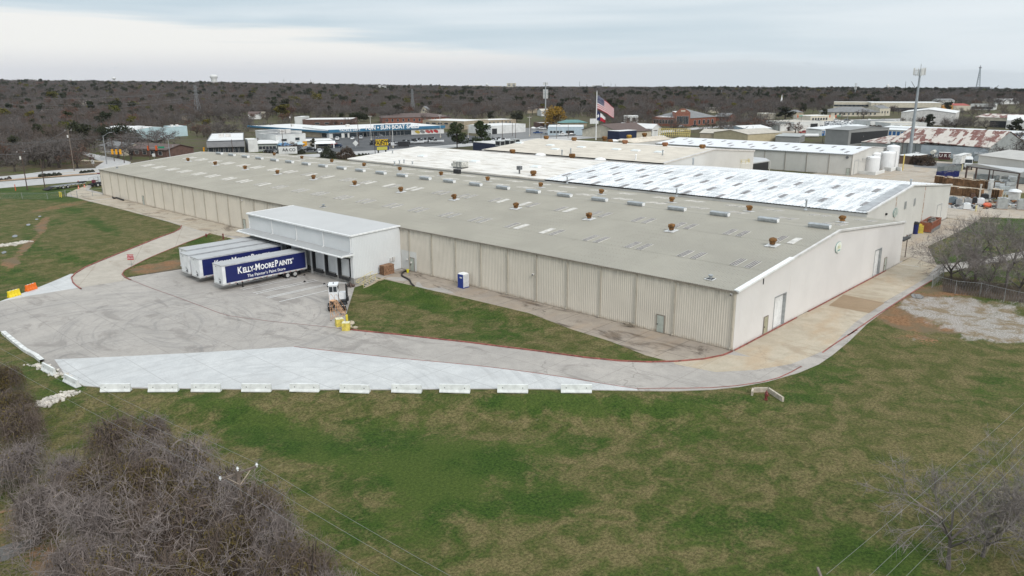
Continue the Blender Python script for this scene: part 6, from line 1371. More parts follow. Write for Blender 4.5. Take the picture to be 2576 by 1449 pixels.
am = MB(); am.box((0,0,0),(.34,.2,2.5)); am.tube((0,.15,-1.4),(0,.15,1.4),.05,n=5); amm = am.mesh('antenna',[M_ww])
P3 = [Vector((-2.2,-1.2,0)),Vector((2.2,-1.2,0)),Vector((0,2.4,0))]
for i in range(3):
    for j in range(4):
        p = P3[i].lerp(P3[(i+1) % 3],(j+.2)/3.6); put('antenna',amm,e,(p.x*1.06,p.y*1.06,HC-1.0+R.uniform(-.2,.3)),math.atan2(p.y,p.x)+pi/2)
# second mast in the woods
ct = at(1372,300)
def mast(px,yb,yt,D,lab,r=.6,ants=True):
    b0 = at(px,yb); D_ = (b0-CAM).dot(fw); h = (yb-yt)/F*D_*1.02
    e = thing('cell_tower',(b0.x,b0.y,b0.z),0,lab,'cell tower'); b = MB(); b.lathe([(r,0),(r*.5,h)],n=8); b.build('mast',M_galv,e)
    if ants:
        for z in (h*.70,h*.80,h*.97):
            for k in range(6): a = pi/3*k; o = put('antenna',amm,e,(1.5*math.cos(a),1.5*math.sin(a),z),a+pi/2); o.scale = (1.,1.,1.1 if z < h*.9 else .6)
mast(1372,324,213,0,'slender phone mast with stacked white antennas behind the gold tree',.55)
mast(2149,252,212,0,'small far phone mast above the woods at right',.5)
# ------------------------------------------------------------ vegetation
def barkmat(name,c1,c2,rnd=.5):
    m,t,b,p = newmat(name); oi = t.nodes.new('ShaderNodeObjectInfo')
    c = MIX(t,oi.outputs['Random'],c1,c2); c = MIX(t,MR(t,NZ(t,p,.5,3,.6),.3,.7,0,.6),c,scale3(c1,.6))
    c = MIX(t,MR(t,NZ(t,p,.011,3,.6),.35,.65,0,.35),c,(.10,.085,.075)); setc(t,b,c,.9); b.inputs['Specular IOR Level'].default_value = .1; return m
M_bark = barkmat('bare_twigs_grey',(.185,.165,.156),(.115,.10,.093)); M_barkb = barkmat('bare_twigs_brown',(.165,.128,.108),(.11,.088,.075)); M_barkr = barkmat('russet_leaves',(.19,.085,.055),(.13,.07,.05))
M_trunk = barkmat('trunk_bark',(.085,.07,.06),(.06,.05,.042)); M_ever = barkmat('evergreen_leaves',(.034,.042,.022),(.05,.058,.026)); M_ol = barkmat('olive_leaves',(.10,.105,.02),(.16,.13,.022)); M_gold = barkmat('gold_leaves',(.40,.24,.03),(.33,.19,.03)); M_pale = barkmat('pale_limbs',(.38,.34,.29),(.3,.26,.22))
def rdir(r): 
    z = r.uniform(-1,1); a = r.uniform(0,2*pi); q = math.sqrt(1-z*z); return Vector((q*math.cos(a),q*math.sin(a),z))
def bare(seed,h=9.,spread=.5,lv=3,kids_=(6,4,4),twigs=9,tl=1.0,tw=.075,droop=0.,tr=.022,fork=.3,lean=0.,leaf=0,leaf_s=.2,kink=.16,mr=.012):
    r = random.Random(seed); T = MB(); C = MB()
    def grow(p,d,ln,rad_,l):
        pts = [p]; n = 4 if l < 2 else 3; q = p; dd = d.copy()
        for i in range(n):
            dd = (dd+rdir(r)*kink+Vector((0,0,-droop*l if l > 1 else .06))).normalized(); q = q+dd*(ln/n); pts.append(q)
        rs = [max(rad_*(1-.55*i/n),mr) for i in range(n+1)]; (T if l < 2 else C).path(pts,rs,5 if l < 2 else 3)
        if l >= lv:
            for _ in range(twigs):
                i = r.randrange(1,n+1); a = pts[i]; e = (dd*.7+rdir(r)*.95+Vector((0,0,.25-droop*2))).normalized()*tl*r.uniform(.5,1.2); s = e.cross(rdir(r)).normalized()*tw*.5
                C.add([tuple(a-s),tuple(a+s),tuple(a+e)],[(0,1,2)])
                if leaf and r.random() < leaf:
                    c = a+e*r.uniform(.3,1); u_2,v_2 = rdir(r)*leaf_s,rdir(r)*leaf_s; C.add([tuple(c-u_2),tuple(c+v_2),tuple(c+u_2),tuple(c-v_2)],[(0,1,2,3)],1)
            return
        for k in range(kids_[min(l,len(kids_)-1)]):
            i = r.randrange(2,n+1) if l else n-(k % 2); a = pts[i]; sp = spread*(1.25 if l == 0 else 1.)
            e = (dd+rdir(r)*sp*1.5).normalized()
            if l == 0: t = 2*pi*k/kids_[0]+r.uniform(-.4,.4); e = Vector((math.cos(t)*sp*1.3,math.sin(t)*sp*1.3,r.uniform(.5,1.1))).normalized()
            grow(a,e,ln*(r.uniform(.85,1.25) if l == 0 else r.uniform(.55,.85)),rad_*.52,l+1)
    grow(Vector((0,0,-.2)),Vector((lean,0,1)).normalized(),h*fork,h*tr,0)
    return T,C
def leafy(seed,h,w_,n=1800,s=.45,lumps=14,base=.25,conic=0.,tr=.03):
    """trunk with limbs carrying clumps of leaf-sized faces"""
    r = random.Random(seed); T = MB(); C = MB(); T.path([(0,0,-.2),(r.uniform(-.2,.2),r.uniform(-.2,.2),h*.4),(0,0,h*.85)],[h*tr,h*tr*.7,h*tr*.2],6)
    L = []
    for i in range(lumps):
        z = base+(1-base)*r.random()**.8; q = (1-conic*(z-base)/(1-base))*w_*.5*math.sqrt(max(.05,1-((z-base-.35*(1-base))/(.8))**2)) if not conic else w_*.5*(1-conic*(z-base)/(1-base)); a = r.uniform(0,2*pi); rr = q*r.uniform(.25,.8)
        c = Vector((rr*math.cos(a),rr*math.sin(a),z*h*.93)); L.append((c,w_*r.uniform(.13,.24)*(1-.4*conic*z))); T.path([(0,0,c.z*.6),tuple(c*.5+Vector((0,0,c.z*.3))),tuple(c)],[h*tr*.35,h*tr*.2,.03],4)
    for _ in range(n):
        c,q = r.choice(L); d = rdir(r); d.z *= .75; p = c+d*q*r.uniform(.55,1.05); u_2,v_2 = rdir(r)*s*r.uniform(.5,1),rdir(r)*s*r.uniform(.5,1)
        C.add([tuple(p-u_2),tuple(p+v_2),tuple(p+u_2),tuple(p-v_2)],[(0,1,2,3)])
    return T,C
def proto(TC,tm,cm_,name):
    T,C = TC; return T.mesh(name+'_trunk',tm),C.mesh(name+'_crown',cm_)
PR = [proto(bare(11,9.5),M_trunk,M_bark,'a'),proto(bare(12,8.5,.6),M_trunk,M_bark,'b'),proto(bare(13,10,.45,kids_=(7,4,4)),M_trunk,M_barkb,'c'),proto(bare(14,8,.62,twigs=12),M_trunk,M_barkb,'d'),
      proto(bare(15,8,.6,twigs=10,leaf=.6,leaf_s=.28),M_trunk,[M_barkb,M_barkr],'e'),proto(leafy(16,9,8,1500),M_trunk,M_ever,'f'),proto(leafy(17,9.5,6.5,1300,conic=.5),M_trunk,M_ever,'g'),proto(leafy(18,8.5,7,1200),M_trunk,M_ol,'h'),proto(bare(19,12,.4,kids_=(6,4,3),tr=.028),M_pale,M_bark,'i')]
PW = [.30,.28,.16,.15,.04,.018,.012,.012,.015]
def tree(i,p,s=1.,rz=None,label=None,group=None,name='bare_tree',cat='tree',meshes=None):
    tm,cm_ = meshes or PR[i]; e = thing(name,(p.x,p.y,p.z),R.uniform(0,6.28) if rz is None else rz,label,cat,group); e.scale = s if hasattr(s,'__len__') else (s,s,s)
    put('trunk',tm,e); put('crown',cm_,e); return e
def tpx(x,yb,ytop_,hm): 
    """scale so that a model hm tall reaches from picture row yb to ytop_"""
    p = at(x,yb); return p,(yb-ytop_)/ppm(p)/hm*1.04
# named trees
KEEP = []
def special(i,x,yb,yt,hm,label,sx=1.,name='bare_tree',meshes=None,group=None):
    tm_,cm2 = meshes or PR[i]; p,s = tpx(x,yb,yt,max(v.co.z for v in cm2.vertices)); KEEP.append((p.x,p.y,5*s)); return tree(i,p,(s*sx,s*sx,s),None,label,group,name,'tree',meshes)
oak = [proto(bare(31,10,.75,4,(5,3,3,3),6,.9,.06,fork=.22,tr=.03,kink=.3),M_trunk,M_bark,'oak'),proto(bare(32,10,.8,4,(6,3,3,3),6,.9,.06,fork=.22,tr=.03,kink=.3),M_trunk,M_bark,'oak'),proto(bare(33,10,.7,4,(6,3,3,3),7,.8,.06,fork=.25,tr=.03,leaf=.35,leaf_s=.2),M_trunk,[M_barkb,M_barkr],'oak')]
for (x,yb,yt,k,lab,sx) in ((37,432,378,0,'low spreading bare tree left of the first power pole',1.1),(87,407,345,1,'bare oak at the back of the park with grass behind',1.1),(110,424,338,0,'tall bare oak leaning in the middle of the park',1.0),(123,419,340,1,'bare oak with a dark straight trunk in the park',1.0),(149,423,338,0,'bare oak with thick pale trunk, right of the park middle',1.0),(141,407,345,1,'farther bare oak behind the thick pale trunk',1.0),(195,424,364,2,'orange-brown bare tree at the street corner',1.15),(20,418,350,2,'bare tree with a few brown leaves at the left edge of the park',1.),(170,400,335,0,'bare oak behind the orange-brown tree',1.),
    (300,398,340,1,'twisting dark oak before the light blue building',1.3),(345,385,322,0,'large bare oak between the two light blue buildings',1.4),(385,380,318,1,'broad bare oak left of the small blue building',1.4),(330,402,350,0,'bare oak over the brown office',1.2),(405,372,315,0,'dense bare oak touching the small blue building',1.2),
    (513,345,308,2,'brown leaved tree behind the grey block roof',1.2),(580,345,305,1,'bare tree beside the boat store wing',1.3),(553,348,300,0,'grey bare tree behind the rooftop boxes',1.2),(729,386,352,2,'small reddish bare tree among the parked motorbikes',1.5),(880,318,300,2,'thin red twigged tree at the brown brick shop',1.4),(988,308,262,0,'large round bare tree behind the boat store',1.3),(655,330,300,1,'bare tree standing at the long blue fascia',1.2),
    (2000,335,305,2,'brown tree with crooked trunk left of the white garage',1.4),(1905,330,292,2,'broad brown bare tree by the power pole',1.5),(1935,328,292,1,'dark bare tree with forked trunk before the white roofs',1.4),(1870,335,300,2,'reddish bare tree behind the long tan roof',1.5),(1850,345,310,1,'low brown thicket tree behind the roofs',1.6),(2400,330,292,1,'dark round bare tree right of the white gabled warehouse',1.6),(2480,330,300,0,'bare tree before the rust stained long warehouse',1.4),(2440,318,290,0,'bare tree at the corner of the rust stained warehouse',1.2),(2172,298,272,0,'pale bare tree by the cream apartment block',1.3),(2565,390,318,0,'big bare tree at the right edge behind the awning',1.2),(2540,410,345,1,'bare scrub tree at the slope behind the grey warehouse',1.3)):
    special(0,x,yb,yt,9.2,lab,sx,'oak_tree' if 'oak' in lab else 'bare_tree',oak[k])
big_ever = proto(leafy(41,10,15,2600,.5,22,.3),M_trunk,M_ever,'live_oak')
pine = [proto(leafy(42,14,12.5,3600,.42,22,.16,.45,.024),M_trunk,barkmat('pine_needles',(.045,.065,.022),(.035,.055,.02)),'pine'),proto(leafy(43,14,12,3400,.42,20,.16,.5,.024),M_trunk,bpy.data.materials['pine_needles'],'pine')]
special(0,300,366,318-6,9.6,'huge dark green live oak behind the park at left',1.25,'evergreen_tree',big_ever); special(0,265,360,313,9.6,'second dark evergreen crown left of the huge live oak',1.,'evergreen_tree',big_ever)
special(0,1150,373,309,13.5,'larger pine with open crown before the boat store car park',1.0,'pine_tree',pine[0]); special(0,1212,374,306,13.5,'denser pine standing left of the white ribbed shed',1.0,'pine_tree',pine[1])
special(0,1300,306,278,9.4,'round dark evergreen oak behind the tan block building',1.0,'evergreen_tree',big_ever); special(0,1385,316,290,9,'dark evergreen bush tree at the foot of the gold tree',1.0,'evergreen_tree',PR[5])
special(0,1394,325,268,9.5,'gold leaved winter tree beside the slender phone mast',1.25,'gold_tree',proto(leafy(44,10,10,2600,.32,26,.3),M_barkb,M_gold,'gold'))
special(0,788,374,349,8.8,'dark conifer before the small white roofed office',1.0,'conifer',PR[6]); special(0,2336,327,288,8.8,'dark rounded juniper before the white gabled warehouse',1.2,'conifer',PR[6]); special(0,2552,340,298,9,'dark evergreen by the right edge of the yards',1.2,'conifer',PR[5])
special(0,860,306,284,9,'dark evergreen behind the brown brick shop',1.2,'evergreen_tree',PR[6]); special(0,905,305,281,9,'dense dark evergreen pair left of the brick block',1.5,'evergreen_tree',big_ever)
special(0,712,301,264,9,'large olive evergreen above the white block',1.5,'evergreen_tree',PR[7]); special(0,745,275,243,9,'bright yellow-green tree in the woods left of centre',1.4,'olive_tree',PR[7]); special(0,800,270,236,9,'tall green tree in the woods right of the yellow-green one',1.2,'evergreen_tree',PR[7]); special(0,690,275,257,9,'olive tree at the left of the yellow-green one',1.3,'olive_tree',PR[7])
special(0,336,282,255,9,'yellow-green tree in the left woods',1.6,'olive_tree',PR[7]); special(0,132,262,231,9,'olive topped tree high in the left woods',1.3,'olive_tree',PR[7]); special(0,1108,270,255,9,'dark evergreen pair above the brick block',1.8,'evergreen_tree',PR[5]); special(0,1745,305,285,9,'small dark cedar beside the school',.9,'conifer',PR[6]); special(0,1975,300,268,9,'dark evergreens beside the white steeple',2.0,'evergreen_tree',PR[5]); special(0,2150,260,236,9,'dark evergreen in the right woods',1.5,'evergreen_tree',PR[5])
special(8,212,280,232,11,'tall tree with pale sycamore limbs in the left woods',1.4); special(8,268,285,235,11,'second sycamore with pale limbs right of the first',1.3)
# woods: nearest as things, the rest one mass of instances
def inpoly(x,y,P):
    c = False
    for (x0,y0),(x1,y1) in zip(P,P[1:]+P[:1]):
        if (y0 > y) != (y1 > y) and x < (x1-x0)*(y-y0)/(y1-y0)+x0: c = not c
    return c
NOGO = [[(238,352),(480,338),(480,368),(238,380)],[(430,355),(625,350),(625,400),(430,400)],[(200,376),(330,400),(500,396),(1000,372),(1500,335),(1840,310),(1845,322),(1660,345),(1300,375),(600,420),(180,445)],[(620,335),(830,335),(1120,318),(1240,352),(1200,380),(620,390)],[(1180,322),(1500,310),(1520,352),(1200,366)],[(1950,296),(2310,294),(2310,310),(2170,328),(2050,350),(1920,345)],[(2180,380),(2600,400),(2600,430),(2180,420)],[(0,430),(260,415),(260,460),(0,480)]]
pts = []
r = random.Random(99)
def free(x,y,m_=2.5):
    for (cx,cy,q) in OCC:
        if (x-cx)**2+(y-cy)**2 < (q+m_)**2: return False
    for (cx,cy,q) in KEEP:
        if (x-cx)**2+(y-cy)**2 < (q*.6+1)**2: return False
    return True
CL = [(1530,317,90,9),(1300,300,70,6),(1880,322,40,5),(90,395,90,14),(720,300,60,4),(2330,300,60,6)]
d = 236.
while d < 3900:
    g = 8.2 if d < 650 else 10. if d < 1500 else 13. if d < 2400 else 16.
    n = int(1.62*d/g)
    for i in range(n):
        a = YAW+.81-1.62*(i+r.random())/n; dd = d+r.uniform(-.5,.5)*g; x,y = CAM.x+dd*math.cos(a),CAM.y+dd*math.sin(a)
        z = zt(x,y); px,py = pix(x,y,z)
        if px is None or py > woody(min(max(px,-400),3100))-(1 if d > 400 else 2): continue
        if any(((px-cx)/rx)**2+((py-cy)/ry)**2 < 1 for cx,cy,rx,ry in CL): continue
        if r.random() < .06 or not free(x,y): continue
        cl = noise.noise(Vector((x*.006,y*.006,3.))); w_ = list(PW)
        if cl > .18 or (px > 1700 and d > 1500): w_[5] *= 7; w_[6] *= 6; w_[7] *= 2
        if cl < -.25: w_[4] *= 2.5
        k = r.choices(range(9),w_)[0]; s = r.uniform(.8,1.3)*(1+.45*noise.noise(Vector((x*.013,y*.013,9.))))*(1.05 if d < 1500 else 1.15 if d < 2400 else 1.25)
        pts.append((dd,x,y,z,k,s))
    d += g*.86
for _ in range(1500):
    px = r.uniform(-100,2700); py = r.uniform(woody(min(max(px,-400),3100))-1,392 if px < 620 else 352 if px < 1500 else 345); p = at(px,py)
    if py > 440-px*.045 or any(inpoly(px,py,q) for q in NOGO) or not free(p.x,p.y,3.5): continue
    if 640 < px < 1500 and r.random() < .72: continue
    KEEP.append((p.x,p.y,5.)); pts.append(((p-CAM).length,p.x,p.y,p.z,r.choices(range(9),PW)[0],r.uniform(.6,1.1)))
pts.sort()
inview = [q for q in pts if -20 < (pix(q[1],q[2],q[3])[0] or -99) < 2600]
near = set(id(q) for q in inview[:300])
knd = ['grey bare tree in the front of the far woods, fine twigs and no leaves','grey bare tree in the front of the far woods, fine twigs and no leaves','brown bare tree in the front of the far woods','brown bare tree in the front of the far woods','russet tree still holding leaves in the front of the woods','dark rounded evergreen in the front of the far woods','dark pointed evergreen in the front of the far woods','olive green tree in the front of the far woods','tall pale limbed tree in the front of the far woods']
knm = ['bare_tree','bare_tree','bare_tree','bare_tree','russet_tree','evergreen_tree','evergreen_tree','olive_tree','bare_tree']
WH = [(240,'behind the park at the left edge'),(440,'round the light blue buildings'),(640,'behind the grey block building'),(840,'behind the boat store wing'),(1120,'above the boat store roof'),(1300,'behind the tan block building'),(1500,'near the gold tree and the flag'),(1750,'round the brick school'),(1990,'left of the white steeple'),(2200,'round the far road signals'),(2400,'behind the white gabled warehouse'),(9999,'behind the yards at the right edge')]
for q in inview[:300]:
    px = pix(q[1],q[2],q[3])[0]; lab = knd[q[4]].split(' in the')[0]+' '+[t_ for a,t_ in WH if px < a][0]; tree(q[4],Vector(q[1:4]),q[5],None,lab,lab+', wood front',knm[q[4]])
rest = [q for q in pts if id(q) not in near]
def scatter(name,items,meshes,label,cat=None,kind='stuff'):
    """one object: a point cloud with geometry-node instances"""
    me = bpy.data.meshes.new(name); me.from_pydata([q[:3] for q in items],[],[])
    for nm,dt,vals in (('pid','INT',[q[3] for q in items]),('scl','FLOAT',[q[4] for q in items]),('rot','FLOAT',[q[5] for q in items])):
        a = me.attributes.new(nm,dt,'POINT'); a.data.foreach_set('value',vals)
    o = put(name,me,kind=kind,label=label); g = bpy.data.node_groups.new(name,'GeometryNodeTree')
    g.interface.new_socket('Geometry',in_out='INPUT',socket_type='NodeSocketGeometry'); g.interface.new_socket('Geometry',in_out='OUTPUT',socket_type='NodeSocketGeometry')
    gi = g.nodes.new('NodeGroupInput'); go = g.nodes.new('NodeGroupOutput'); col = bpy.data.collections.new(name+'_kinds')
    for i,m_ in enumerate(meshes): po = bpy.data.objects.new('%s_kind_%02d' % (name,i),m_); col.objects.link(po)
    ci = g.nodes.new('GeometryNodeCollectionInfo'); ci.inputs[0].default_value = col; ci.inputs[1].default_value = True; ci.inputs[2].default_value = True
    ip = g.nodes.new('GeometryNodeInstanceOnPoints'); ip.inputs['Pick Instance'].default_value = True
    def at2(nm,dt):
        n = g.nodes.new('GeometryNodeInputNamedAttribute'); n.data_type = dt; n.inputs[0].default_value = nm; return n.outputs[0]
    cx = g.nodes.new('ShaderNodeCombineXYZ'); L_ = g.links.new
    L_(gi.outputs[0],ip.inputs['Points']); L_(ci.outputs[0],ip.inputs['Instance']); L_(at2('pid','INT'),ip.inputs['Instance Index']); L_(at2('rot','FLOAT'),cx.inputs[2]); L_(cx.outputs[0],ip.inputs['Rotation']); L_(at2('scl','FLOAT'),ip.inputs['Scale']); L_(ip.outputs[0],go.inputs[0])
    md = o.modifiers.new('scatter','NODES'); md.node_group = g; return o
def join(T,C,mats,name):
    mb = MB(); mb.add(T.v,T.f,0); b = len(mb.v); mb.v.extend(C.v)
    for f,k in zip(C.f,C.m): mb.f.append([i+b for i in f]); mb.m.append(k+1)
    return mb.mesh(name,mats)
FAR = [join(*bare(11,9.5,twigs=7,tw=.1),[M_trunk,M_bark],'w0'),join(*bare(12,8.5,.6,twigs=7,tw=.1),[M_trunk,M_bark],'w1'),join(*bare(13,10,.45,twigs=7,tw=.1),[M_trunk,M_barkb],'w2'),join(*bare(14,8,.62,twigs=8,tw=.1),[M_trunk,M_barkb],'w3'),join(*bare(15,8,.6,twigs=7,leaf=.6,leaf_s=.3),[M_trunk,M_barkb,M_barkr],'w4'),join(*leafy(16,9,8,900,.55),[M_trunk,M_ever],'w5'),join(*leafy(17,9.5,6.5,800,.55,conic=.5),[M_trunk,M_ever],'w6'),join(*leafy(18,8.5,7,800,.5),[M_trunk,M_ol],'w7'),join(*bare(19,12,.4,kids_=(6,4,3),tr=.028,tw=.1),[M_pale,M_bark],'w8')]
scatter('far_woods',[(q[1],q[2],q[3],q[4],q[5],r.uniform(0,6.28)) for q in rest],FAR,'bare winter woods stretching to the horizon')
print('woods',len(pts))

# foreground thicket of vine covered trees
M_vine = barkmat('grey_vine_twigs',(.33,.28,.262),(.20,.165,.152)); M_vineb = barkmat('brown_vine_twigs',(.24,.185,.155),(.15,.115,.095)); M_vleaf = mat('ochre_vine_leaves',(.115,.085,.022),.8,0,.5,.8)
def mound(seed,Rr=2.6,Hh=4.8,n=620,leaves=500,side=4,cascade=1.):
    r = random.Random(seed); T = MB(); C = MB(); V = MB()
    for k in range(5):
        a = r.uniform(0,6.28); q = Vector((math.cos(a),math.sin(a),0))*Rr*r.uniform(.2,.5); T.path([(0,0,-.4),(q.x*.4,q.y*.4,Hh*.4),(q.x,q.y,Hh*r.uniform(.65,.85))],[.14,.09,.03],5)
    def rib(pts,w0):
        vs_ = []; m = len(pts); s = rdir(r)
        for i,p in enumerate(pts):
            d = (pts[min(i+1,m-1)]-pts[max(i-1,0)]); q = d.cross(s)
            q = (q.normalized() if q.length > 1e-5 else Vector((1,0,0)))*w0*(1-.75*i/m)*.5; vs_ += [tuple(p-q),tuple(p+q)]
        C.add(vs_,[(2*i,2*i+1,2*i+3,2*i+2) for i in range(m-1)])
    lob = [(r.uniform(0,6.28),r.uniform(.1,.7)*Rr,r.uniform(.5,.85)) for _ in range(5)]
    for i in range(int(n*.72)):
        la_,lr,ls = lob[i % 5]; c = Vector((lr*math.cos(la_),lr*math.sin(la_),0)); a = r.uniform(0,6.28); out = Rr*ls*r.uniform(.25,1.0); h0 = Hh*r.uniform(.45,.95)*(1-.3*lr/Rr); end = h0*r.uniform(-.15,.75)
        rise = r.uniform(.15,.9); pts = []; q = c.copy(); q.z = h0*.8; tw = r.uniform(-.6,.6)
        for j in range(7):
            t = j/6; aa = a+tw*t; rad2 = out*math.sin(t*pi/2); z = h0*.8+rise*math.sin(t*pi)*1.2-(h0*.8-end)*cascade*t*t
            pts.append(Vector((c.x+rad2*math.cos(aa),c.y+rad2*math.sin(aa),z))+rdir(r)*.09)
        rib(pts,r.choice((.02,.026,.04,.04,.085 if i % 9 == 0 else .03)))
        for _ in range(side):
            j = r.randrange(2,7); p = pts[j]; d = (rdir(r)+Vector((math.cos(a),math.sin(a),-.3+r.uniform(0,.9)))*.6).normalized()*r.uniform(.3,.9); rib([p,p+d*.5+rdir(r)*.06,p+d],.018)
    for i in range(leaves):
        la_,lr,ls = lob[i % 3]; d = rdir(r); d.z = abs(d.z)*.8; p = Vector((lr*math.cos(la_),lr*math.sin(la_),0))+Vector((d.x*Rr*ls*.85,d.y*Rr*ls*.85,Hh*(.3+.55*d.z)))+rdir(r)*.25; u_2,v_2 = rdir(r)*.07,rdir(r)*.07
        V.add([tuple(p-u_2),tuple(p+v_2),tuple(p+u_2),tuple(p-v_2)],[(0,1,2,3)])
    return T.mesh('mound_trunk',M_trunk),C,V
MO = []
for i,(Rr,Hh,n,lv_,cm_) in enumerate(((2.6,4.8,950,300,M_vine),(2.6,4.6,950,1500,M_vine),(2.6,4.4,950,3800,M_vineb),(2.8,5.0,1000,1200,M_vineb))):
    T,C,V = mound(60+i,Rr,Hh,n,lv_); MO.append((T,C.mesh('twigs',cm_),V.mesh('vine_leaves',M_vleaf)))
MS = [(40,1075,95,0,'grey weeping mound of vines at the left edge below the rock line'),(150,1110,75,0,'smaller grey weeping mound right of the left edge one'),(70,1215,100,0,'big pale grey weeping mound over the bare clearing'),(285,1035,85,3,'brown vine mound nearest the upper rock line'),(360,1075,75,1,'vine mound below the first wide gap of the barrier row'),(455,1105,90,1,'grey-brown vine mound at the lawn edge above the power pole'),(230,1130,80,2,'leafy olive vine mound between the grey weeping ones'),(345,1170,95,2,'olive tinted vine mound in the middle of the thicket'),(545,1170,85,1,'vine mound just left of the power pole crossarm'),(640,1245,80,3,'brown vine mound right below the crossarm'),(230,1240,100,0,'grey twiggy mound in the lower left of the thicket'),(440,1250,115,3,'broad brown mound in the centre of the thicket'),(575,1320,105,2,'ochre leaved mound along the right flank'),(160,1345,95,0,'pale grey mound bordering the brown clearing'),(300,1350,115,1,'large twiggy mound low in the thicket'),(430,1400,120,2,'dark olive leaved mound near the bottom edge'),(700,1350,75,1,'grey mound on the right slope under the wires'),(680,1430,100,3,'brown mound at the bottom edge of the thicket'),(800,1445,70,0,'grey tip of the thicket at the bottom right'),(255,1470,110,3,'brown mound cut off by the bottom edge'),(560,1480,110,1,'mound cut off by the bottom edge under the pole'),(5,955,60,2,'olive brown mound at the left edge by the low wall'),(-5,905,45,2,'small vine mound left of the pavement corner'),(25,1000,60,3,'brown mound between the two left edge mounds'),(375,1010,50,0,'thin grey outlying bush above the thicket on the lawn'),(610,1215,95,1,'tall vine mound hiding the foot of the utility pole'),(700,1290,85,0,'pale vine mound right of the pole over the lawn edge'),(860,1470,70,1,'last low vine mound along the bottom edge'),(770,1385,85,3,'brown vine mound under the three foreground wires')]
for x,y,rp,k,lab in MS:
    Ht = 7.4 if x > 240 and y > 1100 else 4.8; p = flat(x,y+rp*.1,Ht*.55); s = rp/ppm(p)/2.5; e = thing('vine_covered_tree',(p.x,p.y,zt(p.x,p.y)-.2),R.uniform(0,6.28),lab,'tree','vine covered trees of the lower left thicket'); e.scale = (s,s,Ht/4.7*R.uniform(.9,1.08))
    T,C,V = MO[k]; put('trunk',T,e); put('crown',C,e); put('vine_leaves',V,e)
TH = [proto(bare(81,8,.6,4,(5,3,3,3),5,.6,.02,fork=.25,tr=.009,kink=.3,mr=.009),M_vine,M_vine,'th'),proto(bare(82,8,.7,4,(6,3,3,3),5,.6,.02,fork=.2,tr=.009,kink=.34,mr=.009),M_vine,M_vine,'th')]
for i,(x,y,lab) in enumerate(((500,1200,'pale forking bare tree poking out left of the utility pole'),(330,1120,'pale forking bare tree near the top of the thicket'),(420,1310,'pale twisted bare tree in the heart of the thicket'),(250,1210,'pale bare tree between the grey weeping mounds'),(620,1380,'pale bare tree on the right flank of the thicket'),(350,1450,'pale bare tree at the bottom of the thicket'),(560,1260,'small pale tree under the crossarm'),(150,1290,'pale bare tree at the border of the clearing'))):
    p = flat(x,y,4.6); e = tree(0,Vector((p.x,p.y,zt(p.x,p.y))),8.2/max(v.co.z for v in TH[i % 2][1].vertices),None,lab,None,'bare_tree','tree',TH[i % 2])
# floor of the thicket
fl = MB(); rr = random.Random(8)
for _ in range(9000):
    x,y = rr.uniform(-60,860),rr.uniform(1000,1500)
    if y < 1020+max(0,x-200)*.42 and x > 380: continue
    if x > 380 and (x-380)*.8+1010 > y: continue
    p = at(x,y); d = rdir(rr); d.z = abs(d.z)*.5; d *= rr.uniform(.2,.7); s = d.cross(Vector((0,0,1))).normalized()*.02; q = p+Vector((0,0,rr.uniform(.02,.4))); fl.add([tuple(q-s),tuple(q+s),tuple(q+d)],[(0,1,2)])
fl.build('undergrowth',M_vineb,kind='stuff',label='tangle of dead stems on the ground below the vine mounds')
# detailed bare trees at the right
DT = [proto(bare(71,10,.42,5,(5,3,3,3,2),5,.6,.016,mr=.006,fork=.14,tr=.010,kink=.14),M_bark,barkmat('near_twigs',(.32,.285,.265),(.25,.22,.205)),'n'),proto(bare(72,10,.5,5,(6,3,3,3,2),5,.6,.016,mr=.006,fork=.1,tr=.009,kink=.16),M_bark,bpy.data.materials['near_twigs'],'n'),proto(bare(73,10,.36,5,(4,3,3,3,3),5,.6,.016,mr=.006,fork=.2,tr=.010,kink=.12),M_bark,bpy.data.materials['near_twigs'],'n')]
def special2(k,x,yb,hgt,lab,sx=1.):
    p = at(x,yb); s = hgt*1.25/max(v.co.z for v in DT[k][1].vertices); return tree(0,p,(s*sx,s*sx,s),None,lab,None,'bare_tree','tree',DT[k])
for k,x,y,h_,lab in ((0,2386,1432,6.2,'grey many stemmed bare tree in the bottom right corner'),(1,2470,1400,4.8,'second bare tree right of the many stemmed one, purple brown'),(2,2540,1330,6.6,'bare tree at the right edge crossed by the wires'),(1,2590,1420,5.4,'bare tree cut off by the bottom right edge'),
    (0,2455,705,9.4,'tall forked bare tree behind the chain fence, middle of the group'),(1,2392,712,7.2,'low wide bare tree at the left end of the fence group'),(2,2495,706,9.0,'slender bare tree with parallel limbs right of the forked one'),(0,2530,724,9.6,'leaning bare tree near the right edge behind the fence'),(2,2575,715,10.4,'tallest bare tree at the right edge behind the fence'),(1,2425,722,6.0,'small bushy bare tree at the fence corner'),(1,2560,745,6.5,'short twiggy tree at the right edge before the path'),(2,2620,730,10,'bare tree just beyond the right edge'),(0,2480,735,5.2,'low brushy tree under the slender one')):
    special2(k,x,y,h_,lab)
# brush along the fence
br = MB(); rr = random.Random(21)
for _ in range(14000):
    x = rr.uniform(2372,2640); y = 705+(x-2345)*.14+rr.uniform(-14,26); p = at(x,y); d = rdir(rr); d.z = abs(d.z)+.35; d *= rr.uniform(.3,1.2)*(.6+.5*noise.noise(p*.4)); s = d.cross(rdir(rr)).normalized()*.014; br.add([tuple(p-s),tuple(p+s),tuple(p+d)],[(0,1,2)])
br.build('brushwood',mat('dead_brush',(.18,.14,.115),.9,0,.4,.7),kind='stuff',label='brown winter brushwood along the chain fence')
